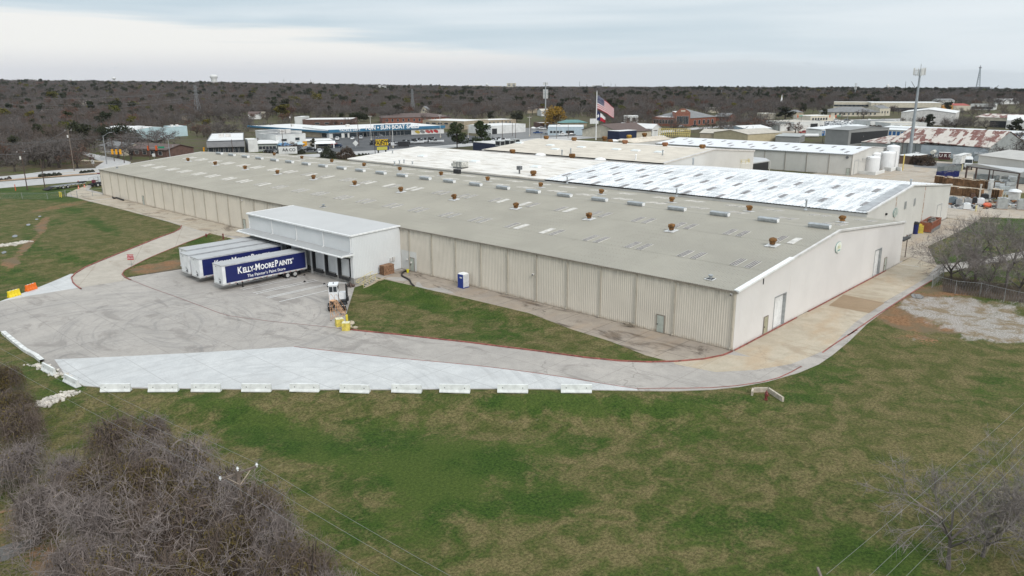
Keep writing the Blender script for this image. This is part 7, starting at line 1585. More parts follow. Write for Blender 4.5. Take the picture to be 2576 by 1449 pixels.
# shrubs
def shrub(x,yb,w_,h_,lab,m=None,n=900,name='shrub',grp=None,s=.16):
    p = at(x,yb); r = random.Random(int(x*7+yb)); C = MB()
    for _ in range(n):
        d = rdir(r); d.z = abs(d.z); k = .75+.3*noise.noise(Vector((d.x*2+x,d.y*2,d.z*2))); q = Vector((d.x*w_*.5*k,d.y*w_*.5*k,d.z*h_*k))*r.uniform(.75,1); a,b = rdir(r)*s,rdir(r)*s; C.add([tuple(q-a),tuple(q+b),tuple(q+a),tuple(q-b)],[(0,1,2,3)])
    e = thing(name,(p.x,p.y,p.z),0,lab,'shrub',grp); C.build('foliage',m or M_ever,e); T = MB(); T.tube((0,0,-.1),(0,0,h_*.5),.08,n=5); T.build('stem',M_trunk,e); return e
M_dshr = mat('dark_shrub_leaves',(.035,.04,.022),.85,0,.4,1.); M_bshr = mat('brown_shrub',(.075,.05,.033),.85,0,.4,1.)
shrub(826,398,9.5,4.6,'smooth dark green domed shrub behind the roof end',M_dshr,2200,s=.22); shrub(871,399,9.5,5.6,'rounded brown-green shrub right of the smooth dome',M_bshr,2200,s=.22)
for i,x in enumerate((706,717,735,755,760)): shrub(x,386+(i % 2),4,2.2,'dark clipped bush in front of the parked cars',M_dshr,700,grp='dark bushes before the car lot',s=.18)
shrub(822,380,4.4,3.0,'dark bush beside the white hatchback',M_dshr,800,s=.18)
for i,(x,y) in enumerate(((103,446),(114,445),(125,444),(137,443),(148,442))): shrub(x,y,2.3,1.5,'dark grassy shrub in the longer median row',M_dshr,500,grp='median shrubs, longer row',s=.12)
for i,(x,y) in enumerate(((205,436),(215,435),(224,434),(233,433))): shrub(x,y,1.9,1.2,'dark grassy shrub in the median row by the warehouse corner',M_dshr,400,grp='median shrubs by the warehouse corner',s=.12)
for i,(x,y) in enumerate(((24,452),(15,453),(4,454))): shrub(x,y,1.6,1.0+.5*(i == 0),'pale dry shrub in the median at the left edge',M_bshr,300,grp='median shrubs at the left edge',s=.1)
for x in (644+1040/4,644+1075/4,644+1105/4,644+1135/4,843,850): shrub(x,391.5,1.7,1.3,'small dark bush in the strip beside the road',M_dshr,250,grp='small roadside bushes',s=.14)
shrub(2301,414,6,4.6,'dark brown bush before the brown shed',M_bshr,1500,s=.2); shrub(2327,416,9,4.6,'wide dark hedge clump right of the brown shed',M_bshr,2000,s=.2)
for i in range(7): shrub(2177+i*11,325+(i % 2),6,3.4,'dark hedge bush behind the storage roofs',M_bshr,500,grp='dark hedge behind the storage roofs',s=.25)
# ------------------------------------------------------------ poles, wires, masts
M_pole = mat('dark_wood_pole',(.085,.055,.045),.85,0,.3,2.); M_wpole = mat('weathered_pole',(.17,.135,.11),.85,0,.3,2.); M_wire = mat('wire',(.16,.16,.165),.5); M_wirel = mat('bright_wire',(.22,.22,.215),.4); M_ins = mat('white_insulator',(.75,.76,.76),.3); M_steel = mat('grey_steel_pole',(.30,.31,.32),.5,.2,.1,2.); M_lat = mat('lattice_steel',(.19,.195,.20),.5,.1,.1,1.)
def sag(p,q,s,n=14): return [p.lerp(q,i/n)+Vector((0,0,-4*s*(i/n)*(1-i/n))) for i in range(n+1)]
# foreground pole: find the height at which its crossarm is 2.4 m long
zc = min((abs((top(554.8,1210,z)-top(646.6,1176,z)).length-2.45),z) for z in [5+.1*i for i in range(100)])[1]
a0,a1,pm_ = top(554.8,1210,zc),top(646.6,1176,zc),top(598,1192,zc)
fp = thing('utility_pole',(pm_.x,pm_.y,zt(pm_.x,pm_.y)),0,'weathered utility pole with braced crossarm rising out of the vine thicket','utility pole'); zb = fp.location.z
def rel(p): return Vector(p)-fp.location
b = MB(); b.lathe([(.17,0),(.12,zc-zb+.35)],n=10); b.build('pole',M_wpole,fp)
dd = (a1-a0).normalized(); b = MB(); c = (a0+a1)/2-fp.location; b.box(tuple(c+Vector((-dd.y*.16,dd.x*.16,0))),(2.6,.1,.13),math.atan2(dd.y,dd.x)); b.build('crossarm',M_wpole,fp)
b = MB()
for s in (-.75,.75): q = c+dd*s; b.tube(tuple(q+Vector((0,0,-.02))),tuple(Vector((c.x,c.y,c.z-.75))),.03,n=4)
b.build('brace',mat('pale_timber',(.45,.37,.29),.8,0,.2,2.),fp)
ins = []
for p in (a0+Vector((0,0,.22)),top(597.5,1178,zc+.5),a1+Vector((0,0,.22))):
    q = rel(p); b = MB(); b.lathe([(.05,-.18),(.05,-.08),(.08,-.06),(.085,0),(.05,.04),(.06,.08),(.02,.1)],tuple(q),10); b.build('insulator',M_ins,fp); ins.append(p)
wl = ['lowest foreground wire, over the thicket','middle foreground wire, from the pole top','upper foreground wire, nearest the lawn']
for i,(le,re) in enumerate((((0,901),(969,1449)),((0,866),(1078,1449)),((0,838),(1150.7,1449)))):
    p = ins[i]+Vector((0,0,.1)); q = top(re[0],re[1],p.z-.5); q = p+(q-p)*1.6; l = top(le[0],le[1],p.z-.4); l = p+(l-p)*1.5
    b = MB(); b.path(sag(l,p,.5),.009,4); b.path(sag(p,q,.25),.009,4); b.build('power_line',M_wirel,None,label=wl[i],cat='wire',group='foreground wires of the crossarm pole')
zr = 8.5
for i,(a,b2_) in enumerate((((2079,1445),(2576,1005.6)),((2173,1449),(2576,1067.5)),((2216,1449),(2576,1099.5)),((2267,1449),(2576,1138)))):
    p,q = top(*a,zr),top(*b2_,zr); q = p+(q-p)*1.5; p2 = p+(p-q)*.5
    b = MB(); b.path(sag(p2 if i else p,q,.35),.007,4); b.build('power_line',M_wirel,None,label=('thin wire ending at the pole top at the bottom edge','second wire from the left in the lower right corner','third wire from the left in the lower right corner','rightmost wire in the lower right corner')[i],cat='wire',group='wires crossing the lower right corner')
p = top(2074,1449,zr-.1); e = thing('utility_pole',(p.x,p.y,zt(p.x,p.y)),0,'top of a utility pole just entering at the bottom edge','utility pole'); b = MB(); h_ = zr-.4-zt(p.x,p.y); b.lathe([(.16,0),(.12,h_)],n=8); b.build('pole',M_wpole,e)
b = MB(); b.box((.3,.2,h_-.1),(1.6,.1,.12),.6); b.build('crossarm',M_wpole,e); b = MB(); b.lathe([(.05,0),(.1,.05),(.05,.12)],(0,0,h_),8); b.build('insulator',M_ins,e)
def pole(x,yb,yt,lab,m=M_pole,r=.17,arm=2.2,box=None,dx=0,light=None,name='utility_pole',grp=None,cat='utility pole'):
    p = at(x,yb); D = (p-CAM).dot(fw); s = F/D; h = (yb-yt)/s*1.03
    e = thing(name,(p.x,p.y,p.z),YAW-pi/2+.2,lab,cat,grp); b = MB(); b.lathe([(r,0),(r*.75,h)],n=8); b.build('pole',m,e)
    if arm: b = MB(); b.box((0,-.1,h-.5),(arm,.12,.14)); b.build('crossarm',m,e)
    if arm: b = MB(); [b.lathe([(.06,0),(.09,.1),(.03,.2)],(xx*arm*.45,-.1,h-.43),6) for xx in (-1,1)]; b.build('insulator',M_ins,e)
    if box: b = MB(); b.lathe([(.25,h*box),(.25,h*box+.9)],(-.4,-.1,0),8); b.build('transformer',M_wtrim,e)
    if light: b = MB(); b.path([(0,0,h-.3),(light*.5,0,h+.2),(light,0,h+.25)],.05,5); b.box((light,0,h+.2),(.7,.3,.15)); b.build('lamp_arm',M_steel,e)
    return Vector((p.x,p.y,p.z+h)),e
T1p,_ = pole(69,478,383,'brown utility pole with a grey transformer nearest the left edge',box=.78,r=.16)
T2p,_ = pole(113,472,404,'second brown utility pole, behind the low-bed trailer',r=.15,arm=0)
T3p,_ = pole(187,430,330,'utility pole with crossarm and transformer among the park oaks',M_wpole,box=.8)
T4p,_ = pole(288,406,347,'leaning dark pole between the traffic signals',r=.14,arm=0); T5p,_ = pole(313,410,340,'dark pole at the crossing with a hanging yellow signal',r=.16,arm=0); T6p,_ = pole(378,404,355,'dark short pole under the far signal arm',r=.17,arm=0)
PX = [(586,388,352,'dark pole before the grey block front'),(651,378,348,'dark pole at the white shop corner'),(714,388,330,'dark tall pole before the white workshop'),(734,335,290,'pale pole with transformer behind the boat store wing'),(903,368,306,'dark leaning pole before the boat store'),(944,388,341,'dark pole beside the yellow paint sign'),(983,371,327,'thin pole right of the paint sign'),(1264,357,304,'tall dark pole right of the pines'),(1289,343,308,'brown pole before the white ribbed shed'),(1297,349,312,'dark pole next to the brown one at the ribbed shed'),(1335,338,293,'pale pole with a lamp left of the gold tree'),(1361,352,316,'dark thin pole near the parked cars'),(1400,349,312,'dark pole before the pale blue shop'),(1429,348,315,'dark pole in the middle of the pale blue shop'),(1617,336,303,'dark pole left of the school trees'),(1663,331,296,'thin dark pole on the grass'),(1687,322,290,'dark pole at the orange brick school'),(1718,325,288,'thin pole right of the school front'),(1777,347,320,'dark pole with white boxes on top'),(1957,342,314,'brown pole left of the white garage'),(2007,350,308,'brown pole among the tan yard'),(2013,328,296,'thin pole at the white garage'),(2069,360,331,'dark pole with black boxes beside the grey shed'),(2115,311,290,'dark pole in the car lot'),(2157,309,277,'tall dark pole behind the car lot'),(2167,309,277,'second tall dark pole behind the car lot'),(2166,363,342,'short pole at the rusty annexe'),(2224,308,280,'thin dark pole right of the car lot'),(2264,308,284,'thin pole before the gabled warehouse'),(2268,391,347,'dark leaning pole in front of the rusty roof'),(2382,396,355,'dark pole right of the middle of the rusty shed'),(2424,394,348,'thin dark pole near the rusty gable'),(2483,401,353,'dark pole at the corner of the rusty shed'),(2530,382,343,'dark pole right of the rusty shed')]
tops = {}
for x,yb,yt,lab in PX: tops[x],_ = pole(x,yb,yt,lab,M_wpole if 'pale' in lab or 'thin' in lab else M_pole,.14,1.8 if 'crossarm' in lab or x % 3 == 0 else 0,.8 if 'transformer' in lab or 'boxes' in lab else None)
for x,yb,yt,lab in ((934,353,296,'white lamp post left of the boat store sign'),(1108,346,293,'white lamp post at the right end of the boat store'),(989,372,323,'white lamp post behind the yellow paint sign'),(1178,349,318,'slim pale lamp post between the pines'),(1332-0,343,298,'slim lamp post by the fenced lot')):
    _,e = pole(x,yb,yt,lab,M_wtrim,.13,0,None,name='lamp_post',cat='lamp post'); h_ = (Vector(_)-e.location).z; b = MB(); b.box((0,0,h_+.1),(2.2,.5,.14)); b.build('lamp_head',M_wtrim,e); b = MB(); b.lathe([(.35,0),(.35,.9)],n=8); b.build('footing',M_cream,e)
def wires(P,labs,m=M_wire,r=.03,s=1.): 
    for (p,q),lab in zip(P,labs): b = MB(); b.path(sag(p,q,s),r,3); b.build('power_line',m,None,label=lab,cat='wire',group='thin wires strung across the background')
def ext(x,yb,D_=None): return None
lw = T1p+(T1p-T2p)*2.4; up_ = Vector((0,0,1))
wires([(T1p-up_*5.6,T2p+Vector((0,0,-3.8))),(T1p-up_*5.6+(T1p-T2p)*2,T1p-up_*5.6),(T1p,T3p),(T1p+Vector((0,.6,-.2)),T3p+Vector((0,.6,-.2)))],['pale cable between the two brown poles at left','pale cable from the first brown pole to the left edge','wire from the first brown pole to the park pole','second wire from the first brown pole to the park pole'],M_wire,.018,.6)
def pxz(x,y,D): d = ray(x,y); return CAM+d*(D/F)
wires([(pxz(-60,363,190),pxz(262,340,240)),(pxz(-60,366,190),pxz(262,343,240)),(pxz(-60,384,240),pxz(70,385,230)),(pxz(330,346,250),pxz(700,350,270)),(pxz(262,341,240),pxz(470,345,260))],['thick pair of cables over the park, upper one','thick pair of cables over the park, lower one','wire leaving the left edge at the first brown pole','wire crossing before the grey block building','wire over the twisting oaks'],M_wire,.035,.5)
tw = []
for i,(y0,y1,D) in enumerate(((237,226,620),(254,244,620),(267,249,620),(290,284,600))):
    wires([(pxz(-80,y0,D),pxz(497,y1,D)),(pxz(497,y1,D),pxz(1038,y1+6 if i < 2 else y1+14,D*1.05)),(pxz(1038,y1+6 if i < 2 else y1+14,D*1.05),pxz(1630,246+i*4,D*1.9))],['transmission wire %s left of the big lattice tower' % n for n in (('top','second','third','lowest')[i],)]+['transmission wire %s between the two nearer lattice towers' % ('top','second','third','lowest')[i],'transmission wire %s right of the second lattice tower' % ('top','second','third','lowest')[i]],M_wire,.06,5.)
def lattice(x,yb,yt,lab,D,wd=1.):
    d = pxz(x,yb,D); z0 = zt(d.x,d.y); t = pxz(x,yt,D); h = t.z-z0; e = thing('lattice_tower',(d.x,d.y,z0),YAW-.4,lab,'transmission tower'); b = MB(); w0,w1 = h*.11*wd,h*.022; r_w = .11*D/400
    lv = [0,.2,.36,.5,.62,.72,.81,.89,.95,1.]
    wz = lambda t: w0+(w1-w0)*min(1,t/.72) if t < .72 else w1
    for s in (-1,1):
        for k in (-1,1):
            for t0,t1 in zip(lv,lv[1:]): b.tube((s*wz(t0),k*wz(t0),t0*h),(s*wz(t1),k*wz(t1),t1*h),r_w,n=4)
    for t0,t1 in zip(lv,lv[1:]):
        for ax in (0,1):
            for s in (-1,1):
                P_ = lambda u,t: (u*wz(t),s*wz(t),t*h) if ax == 0 else (s*wz(t),u*wz(t),t*h)
                b.tube(P_(-1,t0),P_(1,t1),r_w*.6,n=3); b.tube(P_(1,t0),P_(-1,t1),r_w*.6,n=3); b.tube(P_(-1,t1),P_(1,t1),r_w*.6,n=3)
    b.build('lattice_frame',M_lat,e); b = MB()
    for t in (.74,.83,.92): b.tube((-h*.115*(1.1-abs(t-.83)*2),0,t*h),(h*.115*(1.1-abs(t-.83)*2),0,t*h),r_w*.9,n=4); b.tube((-h*.1,0,t*h),(0,0,(t+.05)*h),r_w*.5,n=3); b.tube((h*.1,0,t*h),(0,0,(t+.05)*h),r_w*.5,n=3)
    b.build('cross_arm',M_lat,e)
lattice(500,303,214,'nearest and tallest lattice transmission tower, left of centre',620,.9); lattice(1039,290,224,'second lattice transmission tower above the brick block',680,.8)
lattice(1630,258,228,'small far lattice tower right of the flag',1300,.8); lattice(1813,262,226,'small far lattice tower left of the steeple',1250,.8)
# radio mast, steeple, water towers
def farpost(x,yt,D,lab,name,build):
    t = pxz(x,yt,D); z0 = zt(t.x,t.y); e = thing(name,(t.x,t.y,z0),YAW-pi/2,lab,None); build(e,t.z-z0,D/F); return e
def mast_b(e,h,k):
    b = MB()
    for s in ((-1,-.6),(1,-.6),(0,1)):
        b.tube((s[0]*5.*k*1.2,s[1]*5*k,0),(s[0]*.4,s[1]*.4,h*.93),1.1*k,n=3)
    for i in range(12): t = i/12; w_ = 5*k*(1-t); b.tube((-w_,-.6*w_,t*h),(w_,-.6*w_,(t+.08)*h),.6*k,n=3); b.tube((w_,-.6*w_,t*h),(-w_,-.6*w_,(t+.08)*h),.6*k,n=3)
    b.tube((0,0,h*.9),(0,0,h),.8*k,n=4); b.build('lattice_frame',mat('far_grey_steel',(.34,.37,.40),.6),e); b = MB(); b.box((0,0,h*.91),(5*k,3*k,3*k)); b.build('platform',M_lat,e)
tag(farpost(2467,164,3300,'very tall tapered radio mast on the right skyline','radio_mast',mast_b),cat='radio mast')
def wtower(sh):
    def f(e,h,k):
        b = MB(); R0 = sh[0]*k
        if sh[1] == 'pedestal': b.lathe([(R0*.8,0),(R0*.74,h*.55),(R0*.74,h-9*k-R0*.2),(R0,h-9*k+R0*.25),(R0*1.02,h-4*k),(R0*.85,h-1.2*k),(R0*.3,h-.1*k),(.1,h)],n=20)
        else: b.lathe([(R0*.12,0),(R0*.12,h-6.5*k),(R0*.5,h-6*k),(R0,h-3.4*k),(R0*.8,h-1.2*k),(R0*.2,h)],n=16)
        b.build('tank',M_ww,e,smooth=True)
    return f
tag(farpost(537,187.5,2300,'large white water tower on its wide pedestal, left skyline','water_tower',wtower((9.5,'pedestal'))),cat='water tower')
tag(farpost(286,194,2900,'small white golf-ball water tower on the left skyline','water_tower',wtower((5.,'ball'))),cat='water tower'); tag(farpost(177,197,3100,'tiny water tower left of the golf-ball one','water_tower',wtower((3.,'ball'))),cat='water tower'); tag(farpost(2234,212,3000,'small pedestal water tower on the right skyline','water_tower',wtower((3.6,'pedestal'))),cat='water tower'); tag(farpost(1225,210,3300,'tiny flat water tower on the skyline near the centre','water_tower',wtower((4.,'ball'))),cat='water tower')
def steep(e,h,k):
    b = MB(); b.b2(-6*k,6*k,-6*k,6*k,h-30*k-10,h-26*k); b.box((0,0,h-22*k),(11*k,11*k,9*k),0,0,.8); b.build('belfry',M_white,e); b = MB(); b.add([(-3*k,-3*k,h-18*k),(3*k,-3*k,h-18*k),(3*k,3*k,h-18*k),(-3*k,3*k,h-18*k),(0,0,h+6*k)],[(0,1,4),(1,2,4),(2,3,4),(3,0,4)]); b.build('spire',M_white,e)
tag(farpost(1967,243,800,'slender white church steeple in the right woods','church_steeple',steep),cat='steeple')
for i,(x,yt,D) in enumerate(((43,197,2800),(156,199,2900),(432,199,2600),(553,203,2700),(644+135/4,203,3000),(644+280/4,199,2900),(644+345/4,202,3000),(644+550/4,200,3000),(990,212,3100),(1060,210,3200),(1458,205,3200),(1476,212,3200),(1519,208,3200),(1537,209,3200),(1548,211,3200),(1920,214,3200),(2279,205,3100),(2203,223,1900),(2214,223,1900),(2253,223,1900),(2262,223,1900),(1008,213,3000),(1048,211,3100),(1600,214,3300))):
    def thin(e,h,k): b = MB(); b.lathe([(.75*k,0),(.45*k,h)],n=5); b.build('shaft',M_steel,e)
    tag(farpost(x,yt,D,'thin grey mast standing above the far trees','skyline_mast',thin),cat='mast',group='thin masts along the skyline')
for x,yt,lab,s in ((2293,205,'construction crane with slanting boom on the right skyline',-1),(2512,215,'low construction crane right of the radio mast',1)):
    def crane(e,h,k): b = MB(); b.tube((0,0,0),(0,0,h*.55),.8*k,n=4); b.tube((0,0,h*.5),(s*9*k,0,h),.7*k,n=4); b.build('boom',M_lat,e)
    tag(farpost(x-s*9,yt,3100,lab,'construction_crane',crane),cat='crane')

# flagpole and flags
fb = at(1499,352); hF = (352-236.5)/ppm(fb)*1.02
fpz = fb.z+hF; e = thing('flagpole',(fb.x,fb.y,fb.z),0,'tall white flagpole standing behind the cream roofs','flagpole'); b = MB(); b.lathe([(.34,0),(.2,hF),(.05,hF+.05)],n=10); b.build('pole',M_white,e); b = MB(); b.ball((0,0,hF+.25),.28,8); b.build('finial',M_galv,e)
Rr_ = Vector((r2.x,r2.y,0)).normalized(); Ff = Vector((fw.x,fw.y,0)).normalized()
def flag(lab,z0,hst,ln,rows_,colf,drop,name,nu=26,shrink=.0):
    mb = MB(); n = rows_; P = [[None]*(nu+1) for _ in range(n+1)]
    for i in range(nu+1):
        u = i/nu; ph = u*9.
        for j in range(n+1):
            v = j/n; q = Rr_*(.3+ln*.70*u)+Ff*(math.sin(ph+v*1.3)*.55*(.25+u))+Vector((0,0,-v*hst*(1-shrink*u)-drop*u**1.15+.18*math.sin(ph*1.3+1)*u))
            P[j][i] = (fb.x+q.x,fb.y+q.y,z0+q.z)
    vs_ = [p for row in P for p in row]; mb.add(vs_,[])
    for j in range(n):
        for i in range(nu): mb.f.append([j*(nu+1)+i,j*(nu+1)+i+1,(j+1)*(nu+1)+i+1,(j+1)*(nu+1)+i]); mb.m.append(colf(i/nu,(j+.5)/n))
    return mb,P
FR,FW,FB = mat('flag_red',(.42,.01,.03),.7),mat('flag_white',(.75,.74,.74),.7),mat('flag_blue',(.012,.02,.10),.7)
k_ = 1/ppm(fb); mb,P = flag('',fpz-9*k_,33*k_,60*k_,13,lambda u,v: 2 if (u < .4 and v < 7/13) else (0 if int(v*13) % 2 == 0 else 1),31*k_,'us',30,.25)
fe = thing('flag',(0,0,0),0,'large American flag flying from the top of the pole','flag'); mb.build('cloth',[FR,FW,FB],fe)
st = MB()
for j in range(9):
    for i in range(6 if j % 2 == 0 else 5):
        u = (i+(.5 if j % 2 == 0 else 1.0))/6*.4; v = (j+.5)/9*7/13; a = P[min(12,int(v*13))][min(29,int(u*30))]; s_ = .16; c = Vector(a)-Ff*.06
        pts_ = []
        for q in range(10): t = 2*pi*q/10; rr_ = s_*(1 if q % 2 == 0 else .45); pts_.append(tuple(c+Rr_*rr_*math.sin(t)+Vector((0,0,rr_*math.cos(t)))))
        st.add(pts_,[tuple(range(10))])
st.build('stars',FW,fe,kind='stuff')
mb,P = flag('',fpz-46*k_,24*k_,30*k_,8,lambda u,v: 2 if u < .34 else (1 if v < .5 else 0),16*k_,'tx',18,.45)
fe = thing('flag',(0,0,0),0,'smaller lone star flag with white and red bands below the big flag','flag'); mb.build('cloth',[FR,FW,FB],fe)
c = Vector(P[4][3])-Ff*.12; pts_ = []
for q in range(10): t = 2*pi*q/10; rr_ = 1.25*(1 if q % 2 == 0 else .42); pts_.append(tuple(c+Rr_*rr_*.8*math.sin(t)+Vector((0,0,rr_*math.cos(t)))))
mb = MB(); mb.add(pts_,[tuple(range(10))]); mb.build('star',FW,fe)

# paint sign
q = at(962,389); q.z = 0; s_ = 1/ppm(q); e = thing('pylon_sign',(q.x,q.y,0),YAW-pi/2+.35,'yellow pylon sign with dark paint lettering beside the road','sign')
M_sy = mat('sign_yellow',(.72,.48,.02),.4,0,.05,1.); M_sn = mat('sign_navy',(.01,.02,.16),.4,0,.05,1.)
z0_,z1_ = (389-367)*s_,(389-350)*s_; wS = 17*s_
b = MB(); b.b2(-wS,wS,-.1,1.2,z0_,z1_); b.build('cabinet',M_sn,e); b = MB(); b.b2(-wS+.12,wS-.12,-.16,-.1,z0_+.12,z1_-.12); b.build('face',M_sy,e)
b = MB(); b.b2(-wS*.8,wS,.0,1.1,z0_-12*s_*.95,z0_-1.2*s_); b.build('lower_cabinet',M_sn,e); b = MB(); b.b2(-wS*.78,wS*.78,-.06,0,z0_-10.5*s_,z0_-2*s_); b.build('lower_face',mat('sign_dull_yellow',(.52,.48,.08),.5,0,.15,2.),e)
b = MB(); b.tube((-wS*.55,.5,0),(-wS*.55,.5,z0_),.3,n=8); b.tube((wS*.55,.5,0),(wS*.55,.5,z0_),.3,n=8); b.build('post',M_black,e)
text('lettering','KELLY-MOORE',1.15,M_black,e,Matrix.Translation(Vector((0,-.2,z0_+(z1_-z0_)*.74))) @ FX,.03,.03)
text('lettering','PAINTS',2.1,M_black,e,Matrix.Translation(Vector((0,-.2,z0_+(z1_-z0_)*.34))) @ FX,.03,.06)
# diamond and street signs
def rsign(x,y,lab,w_=1.3,h_=1.6,m=M_ww,z=2.6,diamond=False,txt=None,col=None):
    p = at(x,y); e = thing('road_sign',(p.x,p.y,p.z),YAW-pi/2,lab,'sign'); b = MB(); b.b2(-.05,.05,0,.1,0,z); b.build('post',M_post,e); b = MB()
    if diamond: b.add([(0,-.04,z-.8),(w_,-.04,z+w_-.8),(0,-.04,z+2*w_-.8),(-w_,-.04,z+w_-.8),(0,.0,z-.8),(w_,.0,z+w_-.8),(0,.0,z+2*w_-.8),(-w_,.0,z+w_-.8)],[(0,1,2,3),(7,6,5,4),(0,4,5,1),(1,5,6,2),(2,6,7,3),(3,7,4,0)])
    else: b.b2(-w_/2,w_/2,-.05,0,z-h_,z)
    b.build('sign_panel',m,e)
rsign(895,372,'white diamond sign on the verge left of the paint sign',1.4,0,M_ww,1.6,True); rsign(235,418,'white and red roadside sign by the park corner',1.0,1.7,M_ww,2.6); rsign(388,400,'white sign beside the dark short pole',1.2,1.2,M_ww,2.2); rsign(1541,333,'white board sign right of the flag',4,2.4,M_ww,4.5); rsign(1608,331,'white board sign on posts on the grass',3.4,2.4,M_ww,4.8); rsign(1494,335,'white oval topped station sign near the flagpole',5.,3.,M_ww,8.5)
q = at(767+0,374); rsign(768,375,'orange square sign at the corner of the white workshop',2.0,2.4,mat('orange_sign',(.70,.32,.02),.5),3.6)
rsign(725,389,'white banner board with black letters among the bushes',8.,3.,M_ww,3.4)
q = at(725,389); text('lettering','AA CO',1.8,M_black,bpy.data.objects[[o.name for o in bpy.data.objects if o.get('label') == 'white banner board with black letters among the bushes'][0]],Matrix.Translation(Vector((.5,-.1,2.0))) @ FX,.02,.03)
# traffic signals
M_sigy = mat('signal_yellow',(.72,.33,.01),.5,0,.1,1.); M_sigr = mat('signal_orange',(.62,.10,.01),.5,0,.1,1.); M_green = mat('street_sign_green',(.01,.22,.12),.5)
def signal(x,yb,yt,arm_y,x_end,heads,lab,m=M_sigy,plate=None,arm_lamp=None):
    p = at(x,yb); D = (p-CAM).dot(fw); s = F/D; h = (yb-yt)/s*1.03; e = thing('traffic_signal',(p.x,p.y,p.z),YAW-pi/2,lab,'traffic signal'); b = MB(); b.lathe([(.2,0),(.13,h)],n=8); b.build('pole',M_steel,e)
    za = (yb-arm_y)/s*1.03; L = (x_end-x)/s; b = MB(); b.tube((0,0,za),(L,0,za+.1),.1,.06,6)
    b.build('mast_arm',M_steel,e)
    for hx_ in heads:
        u = (hx_-x)/s; g_ = MB(); g_.b2(u-.32,u+.32,-.25,.25,za-1.0,za+.9); g_.build('signal_head',m,e); 
    if plate: b = MB(); u = (plate-x)/s; b.b2(u-1.3,u+1.3,-.12,-.06,za-.1,za+.6); b.build('street_name_plate',M_green,e)
    if arm_lamp: b = MB(); b.path([(0,0,h-.2),(arm_lamp*.6,0,h+1.0),(arm_lamp,0,h+1.3)],.07,5); b.box((arm_lamp,0,h+1.3),(1.1,.35,.18)); b.build('street_lamp',M_steel,e)
signal(269,413,345,383,316,(287,297,307),'signal pole with three yellow heads, nearest the warehouse corner',M_sigy,None,3.2)
signal(428,396,350,373,357,(376,396),'signal pole with two orange heads and a green street plate',M_sigr,409,-3.2)
signal(438,394,366,372,431,(),'short signal pole with a round lamp beside the two orange heads'); signal(515,384,372,376,530,(514,528),'pair of yellow signal heads seen over the roof edge',M_sigy)
signal(2131,309,283,293,2085,(2086,2101),'far signal pole with green street plates over the car lot',M_sigr,2108,-2.5); signal(2000,306,290,293,1990,(2006,),'far signal with an orange head before the bare trees',M_sigr,2013)

